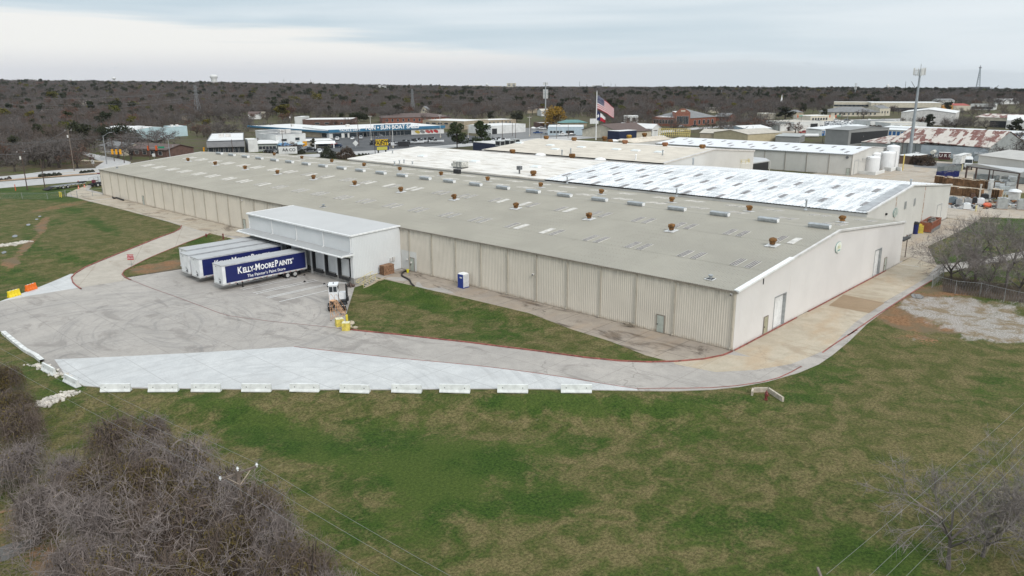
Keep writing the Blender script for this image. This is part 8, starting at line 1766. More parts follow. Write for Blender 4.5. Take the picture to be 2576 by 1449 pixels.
# ------------------------------------------------------------ vehicles
_cm = {}
def carmeshes(kind,colr):
    key = (kind,colr)
    if key in _cm: return _cm[key]
    m = mat('car_paint_%s' % colr,{'white': (.72,.72,.72),'black': (.02,.02,.022),'silver': (.42,.43,.44),'red': (.30,.02,.02),'blue': (.02,.06,.18),'grey': (.16,.165,.17),'navy': (.015,.03,.07)}[colr],.25,0,.03,1.)
    b = MB(); g = MB()
    def sec(prof,wds,k):   # side profile lofted between left and right with tumblehome
        n = len(prof); v = []
        for s in (-1,1): v += [(x,s*w_,z) for (x,z),w_ in zip(prof,wds)]
        b.add(v,[tuple(range(n-1,-1,-1)),tuple(range(n,2*n))]+[(i,(i+1) % n,n+(i+1) % n,n+i) for i in range(n)])
    if kind == 'sedan':
        sec([(-2.3,.35),(-2.35,.6),(-2.25,.88),(-1.5,.95),(1.0,.95),(2.1,.82),(2.35,.62),(2.3,.35)],[.86,.9,.86,.88,.88,.82,.84,.84],0)
        sec([(-1.75,.93),(-1.0,1.38),(-.2,1.45),(.45,1.38),(1.2,.93)],[.8,.62,.6,.62,.8],0); G = [((-1.62,.98),(-1.0,1.34),(.42,1.34),(1.05,.98)),1.2,.45]
    elif kind == 'suv':
        sec([(-2.3,.4),(-2.35,.7),(-2.3,1.05),(-1.5,1.08),(1.1,1.08),(2.15,.98),(2.35,.7),(2.3,.4)],[.9,.94,.9,.92,.92,.88,.88,.88],0)
        sec([(-2.28,1.05),(-2.0,1.7),(-1.0,1.78),(.2,1.72),(1.2,1.05)],[.85,.7,.68,.7,.85],0); G = [((-2.1,1.12),(-1.85,1.62),(.2,1.62),(1.0,1.12)),1.2,.2]
    elif kind == 'pickup':
        sec([(-2.8,.5),(-2.85,.8),(-2.8,1.12),(-.6,1.12),(-.6,1.1),(1.6,1.12),(2.6,1.05),(2.8,.8),(2.75,.45)],[.92,.95,.93,.95,.95,.95,.9,.9,.9],0)
        sec([(-.75,1.1),(-.55,1.75),(.3,1.85),(.9,1.78),(1.6,1.1)],[.88,.72,.7,.72,.88],0); G = [((-.62,1.18),(-.45,1.66),(.9,1.68),(1.4,1.18)),1.2,.4]
        b.b2(-2.7,-.75,-.8,.8,1.125,1.13)
    p = G[0]
    for s in (-1,1):
        w_ = .895 if kind == 'pickup' else (.9 if kind == 'suv' else .82); v = [(x,s*((w_ if z < 1.2 else w_-.16)-(.0 if kind != 'sedan' else 0.04)),z) for x,z in p]; g.add(v,[(0,1,2,3)] if s > 0 else [(3,2,1,0)])
    (x3,z3),(x2_,z2_) = p[3],p[2]; o = .14 if kind != 'pickup' else .2
    g.add([(x3+o+.04,-.7,z3),(x3+o+.04,.7,z3),(x2_+.12,.58,z2_+.03),(x2_+.12,-.58,z2_+.03)],[(0,1,2,3)]); (x0_,z0_),(x1_,z1_) = p[0],p[1]
    g.add([(x0_-.15,-.7,z0_),(x0_-.15,.7,z0_),(x1_-.12,.58,z1_+.03),(x1_-.12,-.58,z1_+.03)],[(3,2,1,0)])
    wl_ = MB(); wl_.tube((0,-.12,0),(0,.12,0),.35,n=12,k=0); wl_.tube((0,-.13,0),(0,.13,0),.2,n=8,k=1)
    li = MB(); X_ = 2.8 if kind == 'pickup' else 2.35
    li.box((0,0,0),(.08,.3,.14)); _cm[key] = (b.mesh('body',m),g.mesh('windows',M_glass),wl_.mesh('wheel',[M_tyre,M_hub]),li.mesh('headlight',M_wtrim),X_); return _cm[key]
def car(p,ang,kind,colr,lab,grp=None):
    bm,gm,wm,lm,X_ = carmeshes(kind,colr); e = thing('parked_car' if kind != 'pickup' else 'pickup_truck',(p.x,p.y,p.z+.05),ang,lab,'car' if kind != 'pickup' else 'pickup truck',grp)
    put('body',bm,e); put('windows',gm,e)
    for x in (-X_*.62,X_*.62):
        for y in (-.84,.84): put('wheel',wm,e,(x,y,.35))
    for y in (-.6,.6): put('headlight',lm,e,(X_*.985,y,.75 if kind == 'sedan' else .9))
    return e
VA = YAW
for x,y,a,k,c_,lab in ((849,353,-1.4,'pickup','white','silver-white pickup parked nose out at the boat store front'),(887,351.5,-1.5,'sedan','white','white sedan parked before the boat store windows'),(908,350,-1.4,'pickup','silver','silver pickup parked beside the white sedan'),(960,347.5,-2.9,'pickup','grey','grey pickup with rack standing before the boat store sign'),(848,371,3.0,'suv','navy','dark blue hatchback parked by the white canopy'),(834,366,3.0,'pickup','red','red pickup half hidden behind the white canopy'),(804,385,-1.2,'suv','white','white hatchback nearest the roof edge'),(781,380,3.0,'pickup','black','black pickup between the conifer and the white hatchback'),(703,385,2.9,'suv','silver','silver car behind the dark clipped bushes'),(692,381,2.9,'sedan','black','black car before the veranda shop'),(775,377,2.9,'pickup','silver','silver truck next to the conifer'),(440,386,-2.9,'suv','silver','silver van parked beside the grey block wall'),
    (1353,337,3.0,'pickup','blue','blue tow truck at the fenced lot'),(1379,337,3.0,'sedan','white','white car before the pale blue shop'),(1398,338.5,.2,'suv','black','black car at the left end of the pale blue shop'),(1416,341.5,-2.9,'pickup','white','white pickup before the pale blue shop door'),(1438,341,0.2,'sedan','grey','dark car in the shop porch'),(1343,325,0.1,'sedan','white','white car in the fenced lot'),(1358,325.5,.1,'sedan','silver','silver car in the fenced lot'),(1365,326,.1,'suv','white','white van in the fenced lot'),(1545,337,2.9,'sedan','white','white car near the long white canopy right of the flag'),(1560,316,2.9,'suv','black','black car near the trees right of the flag'),(1712,320,3.0,'sedan','silver','silver car before the brick school'),(1747,319,3.,'sedan','black','dark car right of the brick school front'),
    (2022,336,.1,'pickup','red','red pickup on the tan yard'),(2057,308,.1,'pickup','grey','grey pickup on the far road'),(2103,305,.1,'suv','white','white van on the far road'),(2187,304,.1,'sedan','white','white car on the far road right of the orange fence'),(2214,304.5,.1,'sedan','black','black car on the far road before the gabled warehouse'),(2131,305,.1,'suv','grey','grey car waiting at the far signal'),(2303,394.5,.2,'pickup','white','white pickup behind the cell tower foot'),(1192,330,1.3,'suv','black','black van beside the tan block building')):
    car(at(x,y),VA+a-pi/2,k,c_,lab)
rc = random.Random(5); n = 0
for row in range(5):
    for i in range(13):
        x = 2072+i*6.4+row*1.5; y = 311+row*3.3; n += 1
        k1,k2 = rc.choice(('sedan','suv','sedan','pickup')),rc.choice(('white','white','silver','black','grey')); car(at(x,y),VA+rc.choice((-.2,2.9)),k1,k2,'%s %s in the %s row of the crowded lot beyond the storage units' % (k2,k1,('back','second','middle','fourth','front')[row]),'cars in the crowded lot beyond the storage units')
for i in range(9): car(at(2012+i*5.2,344.5),VA-.2,'suv','white','white vehicle in the row on the grass beside the open grey shed','white vehicles in the row by the grey shed')
for i,x in enumerate((673,681,688)): car(at(x,384),VA+1,'sedan','black','small dark vehicle by the veranda shop','small dark vehicles by the veranda shop')
# boats on trailers
def boat(p,ang,L,col,lab,grp=None,tower=False):
    e = thing('boat',(p.x,p.y,p.z+.05),ang,lab,'boat',grp); b = MB(); n = 8; v = []
    for i in range(n+1):
        t = i/n; x = -L/2+L*t; w_ = L*.17*(1-max(0,t-.5)**2*3.6); kz = .55+.5*max(0,t-.6); v += [(x,-w_,1.35+.35*t*t),(x,-w_*.75,kz+.15),(x,0,kz-.1),(x,w_*.75,kz+.15),(x,w_,1.35+.35*t*t)]
    b.add(v,[(i*5+j,(i+1)*5+j,(i+1)*5+j+1,i*5+j+1) for i in range(n) for j in range(4)]+[(0,1,2,3,4)]); b.add([v[i*5] for i in range(n+1)]+[v[i*5+4] for i in range(n+1)],[(i,n+1+i,n+2+i,i+1) for i in range(n)]); b.build('hull',col,e)
    b = MB(); b.b2(-L*.2,L*.05,-L*.09,L*.09,1.4,1.9); b.b2(-L*.1,L*.02,-L*.1,L*.1,1.9,2.15); b.build('console',M_dark,e); b = MB(); b.b2(-L/2-.5,-L/2,-.25,.25,.9,2.1); b.build('outboard_motor',M_black,e)
    b = MB(); b.b2(-L*.3,L*.55,-.08,.08,.4,.5); b.tube((-L*.15,-1,.35),(-L*.15,1,.35),.33,n=10); b.build('boat_trailer',M_galvd,e)
    if tower: b = MB(); b.path([(-L*.2,-L*.12,1.4),(-L*.1,-L*.1,3.2),(-L*.1,L*.1,3.2),(-L*.2,L*.12,1.4)],.05,4); b.build('wake_tower',M_black,e)
M_bw = mat('boat_white',(.72,.73,.74),.3,0,.05,1.); M_bk = mat('boat_black',(.03,.03,.035),.3,0,.1,1.); M_bl = mat('boat_bare_aluminium',(.36,.37,.38),.4,.3,.15,1.)
GBt = 'boats on trailers in front of the boat store'
bl = [(1098,361,.15,7.6,'long white boat with black deck at the right end of the boat row'),(1062,361,.1,7.6,'white boat near the middle of the boat row'),(1048,363,.2,7.2,'white boat overlapping the middle one'),(992,366,.1,7.,'white boat just right of the paint sign'),(1000,370,.3,6.8,'white boat nearest the road beside the lamp post'),(975,367,.1,6.,'red and white boat behind the paint sign')]
for x,y,a,L,lab in bl: boat(at(x,y),VA-pi/2+a,L,M_bw,lab,GBt)
for i,(x,y) in enumerate(((1018,362),(1028,363),(1038,360),(1045,359),(1070,357),(1080,356),(1090,355),(936,364),(945,362),(1056,357))): boat(at(x,y),VA-.1+.2*(i % 3),6.,M_bk if i % 3 else M_bl,'dark bass boat parked stern out in the boat row',GBt+', dark ones')
for x,y,lab,tw_ in ((1195,357,'dark tower boat left of the second pine',True),(1207,362,'white boat under the second pine',False),(1230,360,'silver boat right of the second pine',False),(1243,358,'dark boat right of the silver one',True),(1256,356,'white boat by the tall dark pole',False),(1268,358,'white boat right of the tall dark pole',False),(1248,362,'white trailer boat nearest the cream roof',False)): boat(at(x,y),VA-1.2,6.8,M_bw if 'white' in lab or 'silver' in lab else M_bk,lab,None,tw_)
for i,x in enumerate((1008,1016,1023)):
    p = at(x,371); e = thing('outboard_rack',(p.x,p.y,p.z),VA,'dark boxy unit standing in the boat row','boat unit','dark boxy units in the boat row'); b = MB(); b.b2(-1.1,1.1,-1.1,1.1,.5,2.6); b.b2(-1.2,1.2,-1.2,1.2,2.6,2.75); b.build('cabin',M_dark,e); b = MB(); b.b2(-1.3,1.3,-1,1,.1,.5); b.build('pontoon',M_galvd,e)
# blue market umbrellas / awnings
for x,y,m_,lab in ((706,377,mat('pale_blue_canvas',(.22,.42,.60),.6),'pale blue canopy tent beside the white workshop'),(719,378,mat('mid_blue_canvas',(.10,.25,.45),.6),'blue canopy tent behind the red twigged tree'),(755,375,mat('light_canvas',(.45,.55,.60),.6),'whitish canopy tent by the orange sign')):
    p = at(x,y); e = thing('canopy_tent',(p.x,p.y,p.z),.3,lab,'canopy tent'); b = MB(); b.add([(-2.4,-2.4,2.3),(2.4,-2.4,2.3),(2.4,2.4,2.3),(-2.4,2.4,2.3),(0,0,3.6)],[(0,1,4),(1,2,4),(2,3,4),(3,0,4)]); b.build('canvas',m_,e)
    for sx_ in (-2.3,2.3):
        for sy_ in (-2.3,2.3): b = MB(); b.tube((sx_,sy_,0),(sx_,sy_,2.3),.05,n=4); b.build('leg',M_galv,e)

# ------------------------------------------------------------ low-bed trailer and truck at the far corner
p,q = A('o',840,1225),A('o',1540,1130); d = q-p; L = d.length; e = thing('lowbed_trailer',(p.x,p.y,p.z+.05),math.atan2(d.y,d.x),'long black low-bed equipment trailer parked on the grass verge','trailer')
b = MB(); b.b2(1.5,L*.86,-1.25,1.25,.75,.95); b.build('deck',M_galvd,e); b = MB(); b.add([(-.6,-1.2,.3),(-.6,1.2,.3),(1.6,1.2,.95),(1.6,-1.2,.95),(-.6,-1.2,.15),(-.6,1.2,.15),(1.6,1.2,.7),(1.6,-1.2,.7)],[(0,3,2,1),(4,5,6,7),(0,1,5,4),(1,2,6,5),(2,3,7,6),(3,0,4,7)]); b.build('ramp',M_black,e)
b = MB(); b.b2(L*.84,L,-.5,.5,1.05,1.3); b.b2(L*.84,L*.88,-1.2,1.2,.75,1.3); b.tube((L*.92,-.8,0),(L*.92,-.8,1.1),.08,n=5); b.tube((L*.92,.8,0),(L*.92,.8,1.1),.08,n=5); b.build('gooseneck',M_black,e)
for x in (L*.33,L*.45):
    for y in (-1.15,1.15): wheel(e,x,y,.45,.43,.4,y)
b = MB()
for i in range(8): b.b2(2+i*(L*.8)/8,2.9+i*(L*.8)/8,-1.28,-1.25,.8,.9)
b.build('reflector_strip',M_nose,e)
M_cone = mat('traffic_cone_orange',(.70,.10,.02),.5)
for c,x,y,lab in (('o',1400,1095,'orange cone standing on the gooseneck of the low trailer'),('o',1403,1190,'orange cone in front of the low trailer'),('o',1508,1165,'orange cone at the nose of the low trailer')):
    p = A(c,x,y); e = thing('traffic_cone',(p.x,p.y,p.z+.05),0,lab,'traffic cone'); b = MB(); b.b2(-.25,.25,-.25,.25,0,.05); b.lathe([(.19,.05),(.06,.9),(.02,.92)],n=10); b.build('cone_body',M_cone,e); b = MB(); b.lathe([(.155,.3),(.12,.5)],n=10); b.build('white_band',M_white,e)
p = A('o',1765,1145); e = thing('truck_tractor',(p.x,p.y,p.z+.05),math.atan2(d.y,d.x),'white road tractor with black chassis half hidden behind the warehouse corner','truck')
b = MB(); b.b2(-2.6,4.5,-.45,.45,.7,1.0); b.b2(-2.9,-2.5,-1.1,1.1,.5,.9); b.b2(-1.6,.6,-.6,.6,1.0,1.2); b.build('chassis',M_black,e)
for x in (0,-1.3,4.2):
    for y in (-1.1,1.1): wheel(e,x,y,.52,.52,.5,y)
b = MB(); b.b2(.9,3.8,-1.2,1.2,1.1,3.7,0); b.b2(3.8,5.6,-1.0,1.0,1.0,2.2,0); b.build('cab',M_nose,e); b = MB(); b.b2(.88,3.2,-1.22,1.22,3.45,3.75); b.build('roof_fairing',mat('maroon_paint',(.16,.02,.04),.4,0,.1,1.),e)
b = MB()
for y in (-1.1,1.1): b.path([(.8,y,1.1),(.8,y,2.9),(-2.2,y,2.6),(-2.2,y,1.1)],.04,4); b.tube((-.7,y,1.1),(-.7,y,2.7),.03,n=4)
b.build('rail_frame',M_galvd,e); b = MB(); b.b2(-1.9,-1.2,-.4,.4,1.2,2.0); b.build('toolbox',bpy.data.materials['maroon_paint'],e)
# yard gate, chain fences
def fence(pts,h,lab,gap=3.2,m=M_post,name='chain_link_fence',mesh=True,cat='fence',rails=(1.,),pr=.045):
    e = thing(name,tuple(pts[0]),0,lab,cat); o = pts[0]
    P = []
    for p,q in zip(pts,pts[1:]):
        n = max(1,int((q-p).length/gap)); P += [p.lerp(q,i/n) for i in range(n)]
    P.append(pts[-1]); P = [Vector((p.x,p.y,zt(p.x,p.y)+.03)) for p in P]; pmesh = MB(); pmesh.lathe([(pr,0),(pr,h+.08),(.01,h+.12)],n=6); pmh = pmesh.mesh('post',m)
    for p in P: put('post',pmh,e,tuple(p-o))
    b = MB()
    for z in rails: b.path([tuple(p-o+Vector((0,0,h*z))) for p in P],.03,4)
    b.build('rail',m,e)
    if mesh:
        b = MB()
        for p,q in zip(P,P[1:]):
            n = int((q-p).length/.33)
            for i in range(n):
                for s in (0,1):
                    a = p.lerp(q,i/n)-o; c = p.lerp(q,min(1,(i+1)/n))-o; z0_,z1_ = (0,h) if s else (h,0); b.tube((a.x,a.y,a.z+z0_),(c.x,c.y,c.z+z1_),.008,n=3,cap=False)
        b.build('wire_mesh',m,e,kind='stuff')
fence([A('o',*k) for k in ((1175,1330),(1380,1355))],1.7,'swing gate leaf, left half, before the far truck',2.4,mesh=False,rails=(.05,.5,1.),name='gate',cat='gate'); fence([A('o',*k) for k in ((1385,1355),(1655,1325),(1840,1310))],1.9,'tubular gate closing the apron at the far corner',3.,mesh=False,rails=(.05,.5,1.),name='gate',cat='gate',pr=.07)
fence([A('o',*k) for k in ((-300,1400),(0,1380),(400,1375),(850,1380),(1170,1335))],1.6,'low chain fence across the grass at the upper left',6)
fence([A('i',*k) for k in ((1648,905),(1880,965),(2130,990),(2370,1050),(2800,1150))],1.9,'chain fence with pale rail in front of the bare trees at right',3.6,pr=.035)
fence([A('i',1648,905),A('i',1760,800)],1.9,'short return of the chain fence towards the lane',3.2)
for i,(x,y) in enumerate(((1070,1340),(1098,1345))): p = A('o',x,y); bollard(p,1.5,('left','right')[i]+' yellow bollard of the pair at the far gate',.12)
p = A('o',280,1225); b = MB(); b.lathe([(.1,0),(.1,1.8)],n=8); b.build('marker_post',M_cone,None,(p.x,p.y,p.z),label='thin orange marker post on the grass at the left edge',cat='marker post')
bollard(A('i',2090,135),1.5,'pale yellow bollard at the yard edge before the clutter',.2,mat('pale_bollard',(.62,.55,.30),.6,0,.1,2.)); bollard(A('k',1362,1240),5.4,'tall yellow pole at the end of the tank bund',.2,mat('tall_yellow',(.66,.50,.14),.5,0,.1,2.)); bollard(A('j',1260,505),2.4,'pale yellow post before the white semi truck',.18,bpy.data.materials['pale_bollard'])
# canopy post beside the end wall and clutter between the walls
p = A('i',1378,596); e = thing('entrance_canopy',(p.x,p.y,p.z),0,'small dark canopy on one post at the far end of the pale wall','canopy'); b = MB(); b.tube((0,0,0),(0,0,3.4),.07,n=6); b.build('post',M_pole,e); b = MB(); b.box((-1.6,.4,3.45),(3.4,1.6,.2)); b.build('canopy_roof',M_dark,e)
def dumpster(p,ang,L,W_d,H_,m,lab,name='dumpster',band=None):
    e = thing(name,(p.x,p.y,p.z+.05),ang,lab,'dumpster'); b = MB(); b.b2(0,L,0,.08,.25,H_); b.b2(0,L,W_d-.08,W_d,.25,H_); b.b2(0,.08,.08,W_d-.08,.25,H_); b.b2(L-.08,L,.08,W_d-.08,.25,H_); b.b2(0,L,0,W_d,.15,.25); b.build('container',m,e)
    b = MB(); n = int(L/.7)
    for i in range(n+1): b.b2(i*L/n-.04,i*L/n+.04,-.07,0,.2,H_); b.b2(i*L/n-.04,i*L/n+.04,W_d,W_d+.07,.2,H_)
    b.b2(-.05,L+.05,-.1,.0,H_-.12,H_+.02); b.b2(-.05,L+.05,W_d,W_d+.1,H_-.12,H_+.02); b.build('side_ribs',m,e,kind='stuff'); b = MB(); rr = random.Random(3)
    for _ in range(30): b.box((rr.uniform(.4,L-.4),rr.uniform(.3,W_d-.3),H_-.4+rr.uniform(-.2,.3)),(rr.uniform(.2,1),rr.uniform(.2,.8),rr.uniform(.1,.4)),rr.uniform(0,3))
    b.build('rubbish',mat('rubbish',(.22,.20,.18),.9,0,.5,1.5),e,kind='stuff'); return e
e = dumpster(Vector((89.8,3.75,0)),.05,8.0,2.0,2.1,mat('rusty_red_steel',(.26,.095,.055),.8,0,.25,1.),'rusty red roll-off dumpster against the second warehouse wall'); b = MB(); b.b2(.05,7.95,-.08,2.08,.0,.7); b.build('lower_band',M_galvd,e)
p = A('s',300,1070); e = thing('drum_dispenser',(p.x,p.y,p.z),0,'tall dark blue bin beside the yellow crates','bin'); b = MB(); b.lathe([(.5,0),(.55,2.0)],n=12); b.build('bin_body',M_navy,e); b = MB(); b.lathe([(.58,2.0),(.6,2.3),(.3,2.5)],n=12); b.build('lid',M_dark,e)
for i,(x,y,m_,lab) in enumerate(((365,1040,mat('yellow_crate',(.66,.52,.08),.5,0,.1,2.),'taller yellow crate next to the blue bin'),(400,1050,bpy.data.materials['yellow_crate'],'squat yellow crate next to the rusty dumpster'))):
    p = A('s',x,y); e = thing('crate',(p.x,p.y,p.z),.2,lab,'crate'); b = MB(); b.b2(-.55,.55,-.5,.5,.1,1.7-.3*i); b.build('crate_body',m_,e); b = MB(); b.b2(-.6,.6,-.55,.55,0,.1); b.b2(-.58,.58,-.53,.53,1.68-.3*i,1.75-.3*i); b.build('crate_rim',m_,e)
p = A('s',240,1060); e = thing('wheeled_bin',(p.x,p.y,p.z),.2,'low black bin left of the blue one','bin'); b = MB(); b.box((0,0,.6),(1.1,.9,1.1),0,0,1.1); b.build('bin_body',M_black,e); b = MB(); b.box((0,0,1.2),(1.25,1.05,.1)); b.build('lid',M_black,e)
p = A('s',230,1120); e = thing('steel_sections',(p.x,p.y,p.z),.25,'grey steel channel lengths lying on the ground by the wall','steel'); 
for i in range(4): b = MB(); b.b2(-1.6,1.6,i*.35,i*.35+.25,.05,.25); b.build('channel',M_galvd,e)
p = A('s',120,1120); e = thing('pallet_jack',(p.x,p.y,p.z),1.,'rusty hand cart leaning by the warehouse corner','cart'); b = MB(); b.path([(0,0,.1),(.3,0,1.4),(.6,.2,1.5)],.06,5); b.path([(0,.5,.1),(.3,.5,1.4)],.06,5); b.box((0,.25,.3),(.9,.6,.1)); b.build('frame',M_orangebrown,e); b = MB(); b.tube((-.2,-.1,.25),(-.2,.6,.25),.25,n=10); b.build('wheel',M_tyre,e)
p = A('s',740,800); e = thing('steel_stairs',(p.x,p.y,p.z),0,'white painted steel stairs up to the small wall door','stairs'); b = MB()
for i in range(7): b.b2(-1.8+i*.3,-1.5+i*.3,.2,1.2,i*.2,i*.2+.05)
b.b2(.3,1.6,.1,1.2,1.4,1.5); b.build('treads',M_white,e); b = MB()
for y in (.2,1.2): b.path([(-1.8,y,.9),(.3,y,2.4),(1.6,y,2.4),(1.6,y,0)],.035,4)
b.build('railing',M_white,e); b = MB(); b.box((1.9,-.2,1.0),(1.0,.4,1.8),.5,0,.3); b.build('tarpaulin',M_white,e)

# ------------------------------------------------------------ storage yard at right
rr = random.Random(12)
def stackmesh(seed,n=15,w_=1.25,dep=1.1):
    r = random.Random(seed); b = MB()
    for i in range(n):
        z = i*.142; dx,dy = r.uniform(-.03,.03),r.uniform(-.03,.03); b.b2(-w_/2+dx,w_/2+dx,-dep/2+dy,dep/2+dy,z+.11,z+.14,1 if i == n-1 else 0)
        for x in (-w_/2+.05,0,w_/2-.05): b.b2(x-.05+dx,x+.05+dx,-dep/2+.01+dy,dep/2-.01+dy,z,z+.11,0)
    return b.mesh('pallet_slats',[mat('new_pallet_wood',(.40,.23,.12),.85,0,.45,.9,rnd=.8),mat('pallet_wood_pale',(.55,.46,.35),.85,0,.2,2.)])
SM = [stackmesh(i) for i in range(3)]
ORD = 'first second third fourth fifth sixth seventh eighth ninth tenth eleventh twelfth thirteenth fourteenth fifteenth'.split()
def stackrow(a,b_,n,deep,lab,grp,gap=1.45):
    p,q = A('j',*a),A('j',*b_); d = (q-p); L = d.length; u = d.normalized(); v = Vector((-u.y,u.x,0)); n = max(n,int(L/gap))
    for j in range(deep):
        for i in range(n):
            t = p+u*(L*(i+.5)/n)+v*(j*1.3); t.z = zt(t.x,t.y)+.05; e = thing('pallet_stack',tuple(t),math.atan2(u.y,u.x)+rr.uniform(-.05,.05),ORD[i]+' from the left: '+(lab if j == 0 else lab.replace('front face','second rank')),'pallets',grp if j == 0 else grp+', second rank'); put('pallet_slats',SM[rr.randrange(3)],e).scale = (1,1,rr.choice((1.,1.,1.08,.93)))
stackrow((1010,1000),(1640,1060),9,2,'pallet stack in the front face of the nearer long row','nearer long row of pallet stacks')
stackrow((1850,1060),(2040,1080),2,2,'pallet stack in the front face of the short block','short block of pallet stacks')
stackrow((900,780),(1790,870),13,2,'pallet stack in the front face of the farther long row','farther long row of pallet stacks')
stackrow((700,745),(880,765),2,1,'low pallet stack at the left end of the farther row','pallet stacks at the left end of the farther row')
stackrow((1790,870),(2120,890),4,1,'pallet stack hidden behind the white totes','pallet stacks behind the white totes')
M_tote = mat('tote_white_plastic',(.62,.65,.66),.5,0,.1,1.); tb = MB(); tb.b2(-.48,.48,-.58,.58,.16,1.1); tb.lathe([(.15,1.1),(.15,1.16)],n=8); tbm = tb.mesh('bottle',M_tote); tcg = MB()
for z in (.3,.55,.8,1.12): tcg.b2(-.51,.51,-.61,-.59,z-.015,z+.015); tcg.b2(-.51,.51,.59,.61,z-.015,z+.015); tcg.b2(-.51,-.49,-.6,.6,z-.015,z+.015); tcg.b2(.49,.51,-.6,.6,z-.015,z+.015)
for x in (-.5,-.17,.17,.5): tcg.b2(x-.012,x+.012,-.615,-.6,.15,1.13)
tcg.b2(-.5,.5,-.6,.6,0,.14); tcm = tcg.mesh('cage',M_galv)
def tote(p,a,lab,grp='white caged liquid totes stacked in the yard'):
    e = thing('liquid_tote',tuple(p),a,lab,'tote',grp); put('bottle',tbm,e); put('cage',tcm,e)
for i,(x,y,lv_) in enumerate(((1850,905,2),(1990,920,2),(2090,945,2),(2190,1000,2),(2220,900,2),(2300,900,3),(2080,850,2),(2180,860,2),(2260,860,3),(2330,880,3),(2100,1000,2))):
    p = A('j',x,y)
    for k in range(lv_): tote(p+Vector((0,0,.05+1.17*k)),.3+rr.uniform(-.1,.1),'white caged tote, %s layer of the %s stack beside the pallets' % (('bottom','middle','top')[k],ORD[i]))
for x,y,m_,s_,lab in ((1360,1300,M_bw,(2.2,1.5,1.2),'white covered machine on the grey slab, nearest the lane'),(1380,1220,mat('grey_machine',(.30,.30,.30),.6,0,.2,1.),(1.9,1.6,1.5),'grey louvred machine behind the white one'),(1060,1190,mat('slate_machine',(.13,.16,.18),.6,0,.3,1.),(2.6,2.0,1.5),'slate grey machine beside the warehouse corner'),(1195,1210,bpy.data.materials['grey_machine'],(2.2,1.4,1.3),'dull grey machine right of the slate one'),(2095,1290,mat('silver_vat',(.40,.41,.40),.4,.3,.2,1.),(2.4,2.2,2.4),'silver square vat at the edge of the clutter'),(2520,1310,bpy.data.materials['silver_vat'],(2.2,2.2,2.2),'silver vat cut off by the right edge'),(1650,1190,M_bw,(2.,1.6,1.2),'white crate of loose parts behind the orange sled'),(1740,1085,M_dark,(1.8,1.6,1.1),'dark open box at the foot of the pallets'),(1520,1190,M_dark,(1.3,1.0,1.4),'black cabinet with a yellow side'),(1490,1060,mat('dark_rust_machine',(.10,.05,.03),.8),(3.4,1.,.9),'long dark rusty trough before the pallets')):
    p = A('j',x,y); e = thing('stored_machine',(p.x,p.y,p.z+.05),.3,lab,'machine'); b = MB(); b.box((0,0,s_[2]/2+.12),(s_[0],s_[1],s_[2]),0,0,.93); b.build('machine_body',m_,e); b = MB(); b.b2(-s_[0]/2,s_[0]/2,-s_[1]/2,s_[1]/2,0,.12); b.build('skid',M_wood,e); b = MB(); b.box((.1,-.05,s_[2]+.18),(s_[0]*.6,s_[1]*.55,.16)); b.tube((-s_[0]*.3,0,s_[2]),(-s_[0]*.3,0,s_[2]+.5),.08,n=6); b.build('machine_top',m_ if m_ is not M_dark else M_galvd,e)
p = A('j',1795,1245); e = thing('orange_sled',(p.x,p.y,p.z+.1),.25,'long low bright orange sled on the ground','sled'); b = MB(); b.lathe([(.2,0),(1,.05),(1.05,.45),(.9,.6)],n=18,sx=2.4,sy=.9); b.build('sled_body',M_cone,e)
p = A('j',2335,1215); e = thing('hopper',(p.x,p.y,p.z),0,'white square hopper with domed lid at the right','hopper'); b = MB(); b.box((0,0,2.4),(2.2,2.2,1.9),0,0,1.); b.build('hopper_body',mat('dull_white',(.55,.55,.53),.6,0,.2,1.),e); b = MB(); b.lathe([(1.5,3.35),(1.2,3.7),(.4,3.95),(.05,4.0)],n=16); b.build('lid',M_bw,e); b = MB(); b.b2(-1.4,1.4,-1.4,1.4,0,.25); [b.tube((x,y,.2),(x*.75,y*.75,1.5),.12,n=5) for x in (-1.2,1.2) for y in (-1.2,1.2)]; b.build('stand',M_bw,e)
p = A('j',1830,1090); e = thing('mixing_machine',(p.x,p.y,p.z),.2,'tall white mixing column standing before the short pallet block','machine'); b = MB(); b.b2(-.35,.35,-.35,.35,0,5.2); b.b2(-1.4,.5,-.5,.5,4.3,5.2); b.lathe([(.6,2.8),(.6,4.3)],(-1.,0,0),10); b.build('column',mat('dull_white',(.55,.55,.53)),e); b = MB(); b.b2(-1.6,.9,-.8,.8,0,.3); b.build('base',M_galvd,e)
p = A('j',1620,1120); b = MB(); b.b2(-.35,.35,-.1,.1,0,3.9); b.tube((0,0,3.9),(0,0,4.2),.3,n=8); b.build('steel_beam',mat('cream_beam',(.52,.48,.42),.7,0,.15,1.),None,(p.x,p.y,p.z),label='upright pale beam leaning before the pallet row',cat='beam')
for x,y,lab in ((2105,1110,'thin pale post left of the silver vat'),(2160,1110,'second thin pale post by the vat'),(2385,1020,'white post on the grass behind the hopper'),(2450,1060,'second white post on the grass behind the hopper')): p = A('j',x,y); b = MB(); b.lathe([(.13,0),(.13,1.9)],n=6); b.build('post',M_cream,None,(p.x,p.y,p.z),label=lab,cat='post')
mb = MB(); 
for _ in range(240):
    x,y = rr.uniform(980,2560),rr.gauss(1180,70); 
    if y > 1300 or y < 1010: continue
    p = A('j',x,y); mb.k = rr.randrange(4); s_ = rr.uniform(.15,.6); mb.box((p.x,p.y,p.z+.05+s_*.3),(s_*rr.uniform(.6,2.2),s_,s_*rr.uniform(.3,1.)),rr.uniform(0,3))
mb.build('scrap',[M_galvd,M_wtrim,M_orangebrown,M_dark],kind='stuff',label='loose scrap and small parts scattered among the yard machines')
